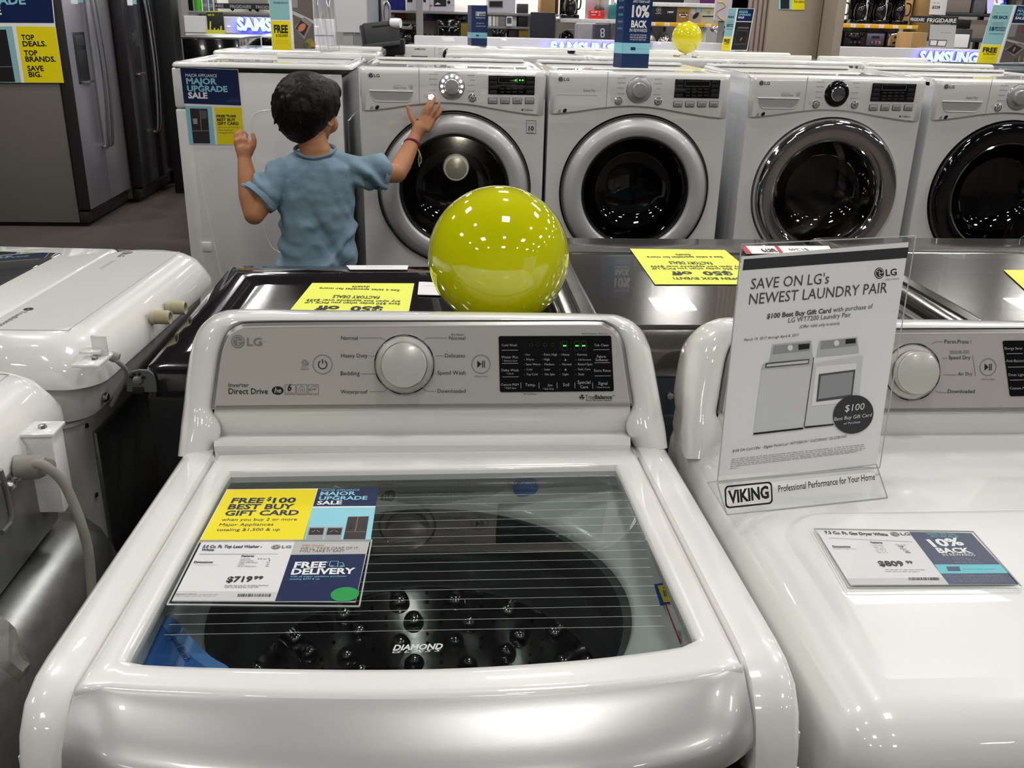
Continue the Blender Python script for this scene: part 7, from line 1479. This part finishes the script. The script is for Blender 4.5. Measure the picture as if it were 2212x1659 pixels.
# t-shirt
mb = MB(); rows = []
for y, hw, dp, Y in ((338, .070, .055, 3.215), (346, .098, .064, 3.215), (358, .128, .076, 3.217), (385, .134, .088, 3.22), (420, .129, .094, 3.22), (470, .126, .095, 3.222), (520, .129, .098, 3.225), (560, .133, .102, 3.225), (573, .136, .104, 3.225)):
    xm = 684 if y < 500 else 685; c = bp(xm, y, Y); rows.append([c+V((math.copysign(abs(math.cos(a))**.8, math.cos(a))*hw, math.copysign(abs(math.sin(a))**.85, math.sin(a))*dp, 0)) for a in [2*math.pi*k/40 for k in range(40)]])
mb.loft(rows, SHIRT, True, True, True)
def cone(p, q, r0, r1):
    p, q = V(p), V(q); L = (q-p).length; mb.lathe([(.0004, 0), (r0, 0), (r0*1.02, L*.4), (r1, L), (.0004, L)], p, q-p, SHIRT, 28)
def cone_ball(p, r): ellip(mb, p, r, r, r, SHIRT)
Lo, Ro = bp(556, 430, 3.145), bp(823, 374, 3.305)
cone_ball(bp(612, 376, 3.21), .056); cone(bp(620, 366, 3.21), Lo, .052, .063); cone_ball(bp(765, 370, 3.225), .054); cone(bp(752, 366, 3.225), Ro, .052, .058)
capsule(mb, bp(655, 341, 3.215), bp(612, 370, 3.21), .030, .040, SHIRT); capsule(mb, bp(710, 340, 3.215), bp(762, 362, 3.22), .030, .042, SHIRT)
def fold(v, n):
    q = v-bp(684, 430, 3.22); n = n*1.7; low = max(0, min(1, (-q.z+.02)/.1)); d1 = math.sin((q.z*1.0+abs(q.x-.02)*.55)*62+noise.noise(q*7)*2.2)*.5+.5
    a = .0075*low*d1*noise.noise(q*11+V((3, 1, 2)))+.009*low*noise.noise(V((q.x*14, q.y*8, q.z*22)))+.0022*noise.noise(q*34)
    sl = max(0, abs(q.x)-.11); a += .006*min(1, sl*18)*math.sin(q.x*70+q.z*95+noise.noise(q*9)*2)
    fx = q.x+.5*q.z+.02; a -= .011*low*math.exp(-(fx/.018)**2)*(1 if q.y < 0 else 0); fx = q.x-.75*q.z-.19; a += .010*low*math.exp(-(fx/.016)**2)*(1 if q.y < 0 else 0)
    return v+n*a
sh = fuse(mb, 'shirt', body, .0048, 3, fold, 'blue short-sleeved t-shirt')
mb = MB(); cc = bp(681, 331, 3.215); ring_ = []
for k in range(37):
    a = 2*math.pi*k/36; ring_.append(cc+V((math.cos(a)*.066, math.sin(a)*.058, .004+.014*math.sin(a)+.008*abs(math.cos(a)))))
mb.tube(ring_, .0075, SHIRT, 10, caps=False, sy=.6); mb.build('collar', sh, label='ribbed collar')
mb = MB()
for c, ax, r in ((Lo, Lo-bp(620, 366, 3.21), .0632), (Ro, Ro-bp(752, 366, 3.225), .0582)): mb = MB(); mb.lathe([(r*.99, -.018), (r*1.0, -.016), (r*1.003, -.003), (r*.995, .001), (r*.94, 0)], c, ax, SHIRT, 36); mb.build('sleeve_hem', sh)
# trousers and shoes
mb = MB(); rows = []
ellip(mb, pel+V((0, 0, .0)), .118, .088, .10, PANTS)
for s in (-1, 1): capsule(mb, pel+V((s*.062, 0, -.05)), V((pel.x+s*.076, 3.23, .36)), .078, .062, PANTS); capsule(mb, V((pel.x+s*.076, 3.23, .36)), V((pel.x+s*.08, 3.215, .10)), .062, .056, PANTS)
fuse(mb, 'trousers', body, .007, 3, lambda v, n: v+n*.003*noise.noise(v*20))
for s in (-1, 1):
    mb = MB(); a = V((pel.x+s*.08, 3.215, .052)); capsule(mb, a+V((0, -.045, 0)), a+V((0, .115, -.01)), .045, .038, SHOE); ellip(mb, a+V((0, -.01, .02)), .045, .06, .05, SHOE)
    fuse(mb, 'shoe', body, .006, 3, lambda v, n: V((v.x, v.y, max(v.z, .004))))
# woven bracelet with loose green ends
mb = MB(); fa = (RW-RE).normalized(); c = bp(890, 313, 3.483); e1 = fa.orthogonal().normalized(); e2 = fa.cross(e1)
BR = mat('bracelet_red', '#8e1f2c', .8, nz='#5b2a6a', bscale=120)
loop = [c+(e1*math.cos(a)+e2*math.sin(a))*.0295+fa*.004*math.sin(a) for a in [2*math.pi*k/32 for k in range(33)]]
mb.tube(loop, .0042, BR, 8, caps=False, sy=.6); GRS_ = mat('bracelet_green', '#9ab36a', .8)
p = bp(903, 322, 3.462); mb.tube(bez([p, bp(906, 332, 3.458), bp(904, 345, 3.458), bp(906, 360, 3.458)], 5), .0026, GRS_, 6); mb.tube(bez([p, bp(908, 335, 3.457), bp(910, 346, 3.457), bp(908, 354, 3.457)], 5), .0026, GRS_, 6)
mb.build('bracelet', body, label='red and purple woven bracelet with green string ends')
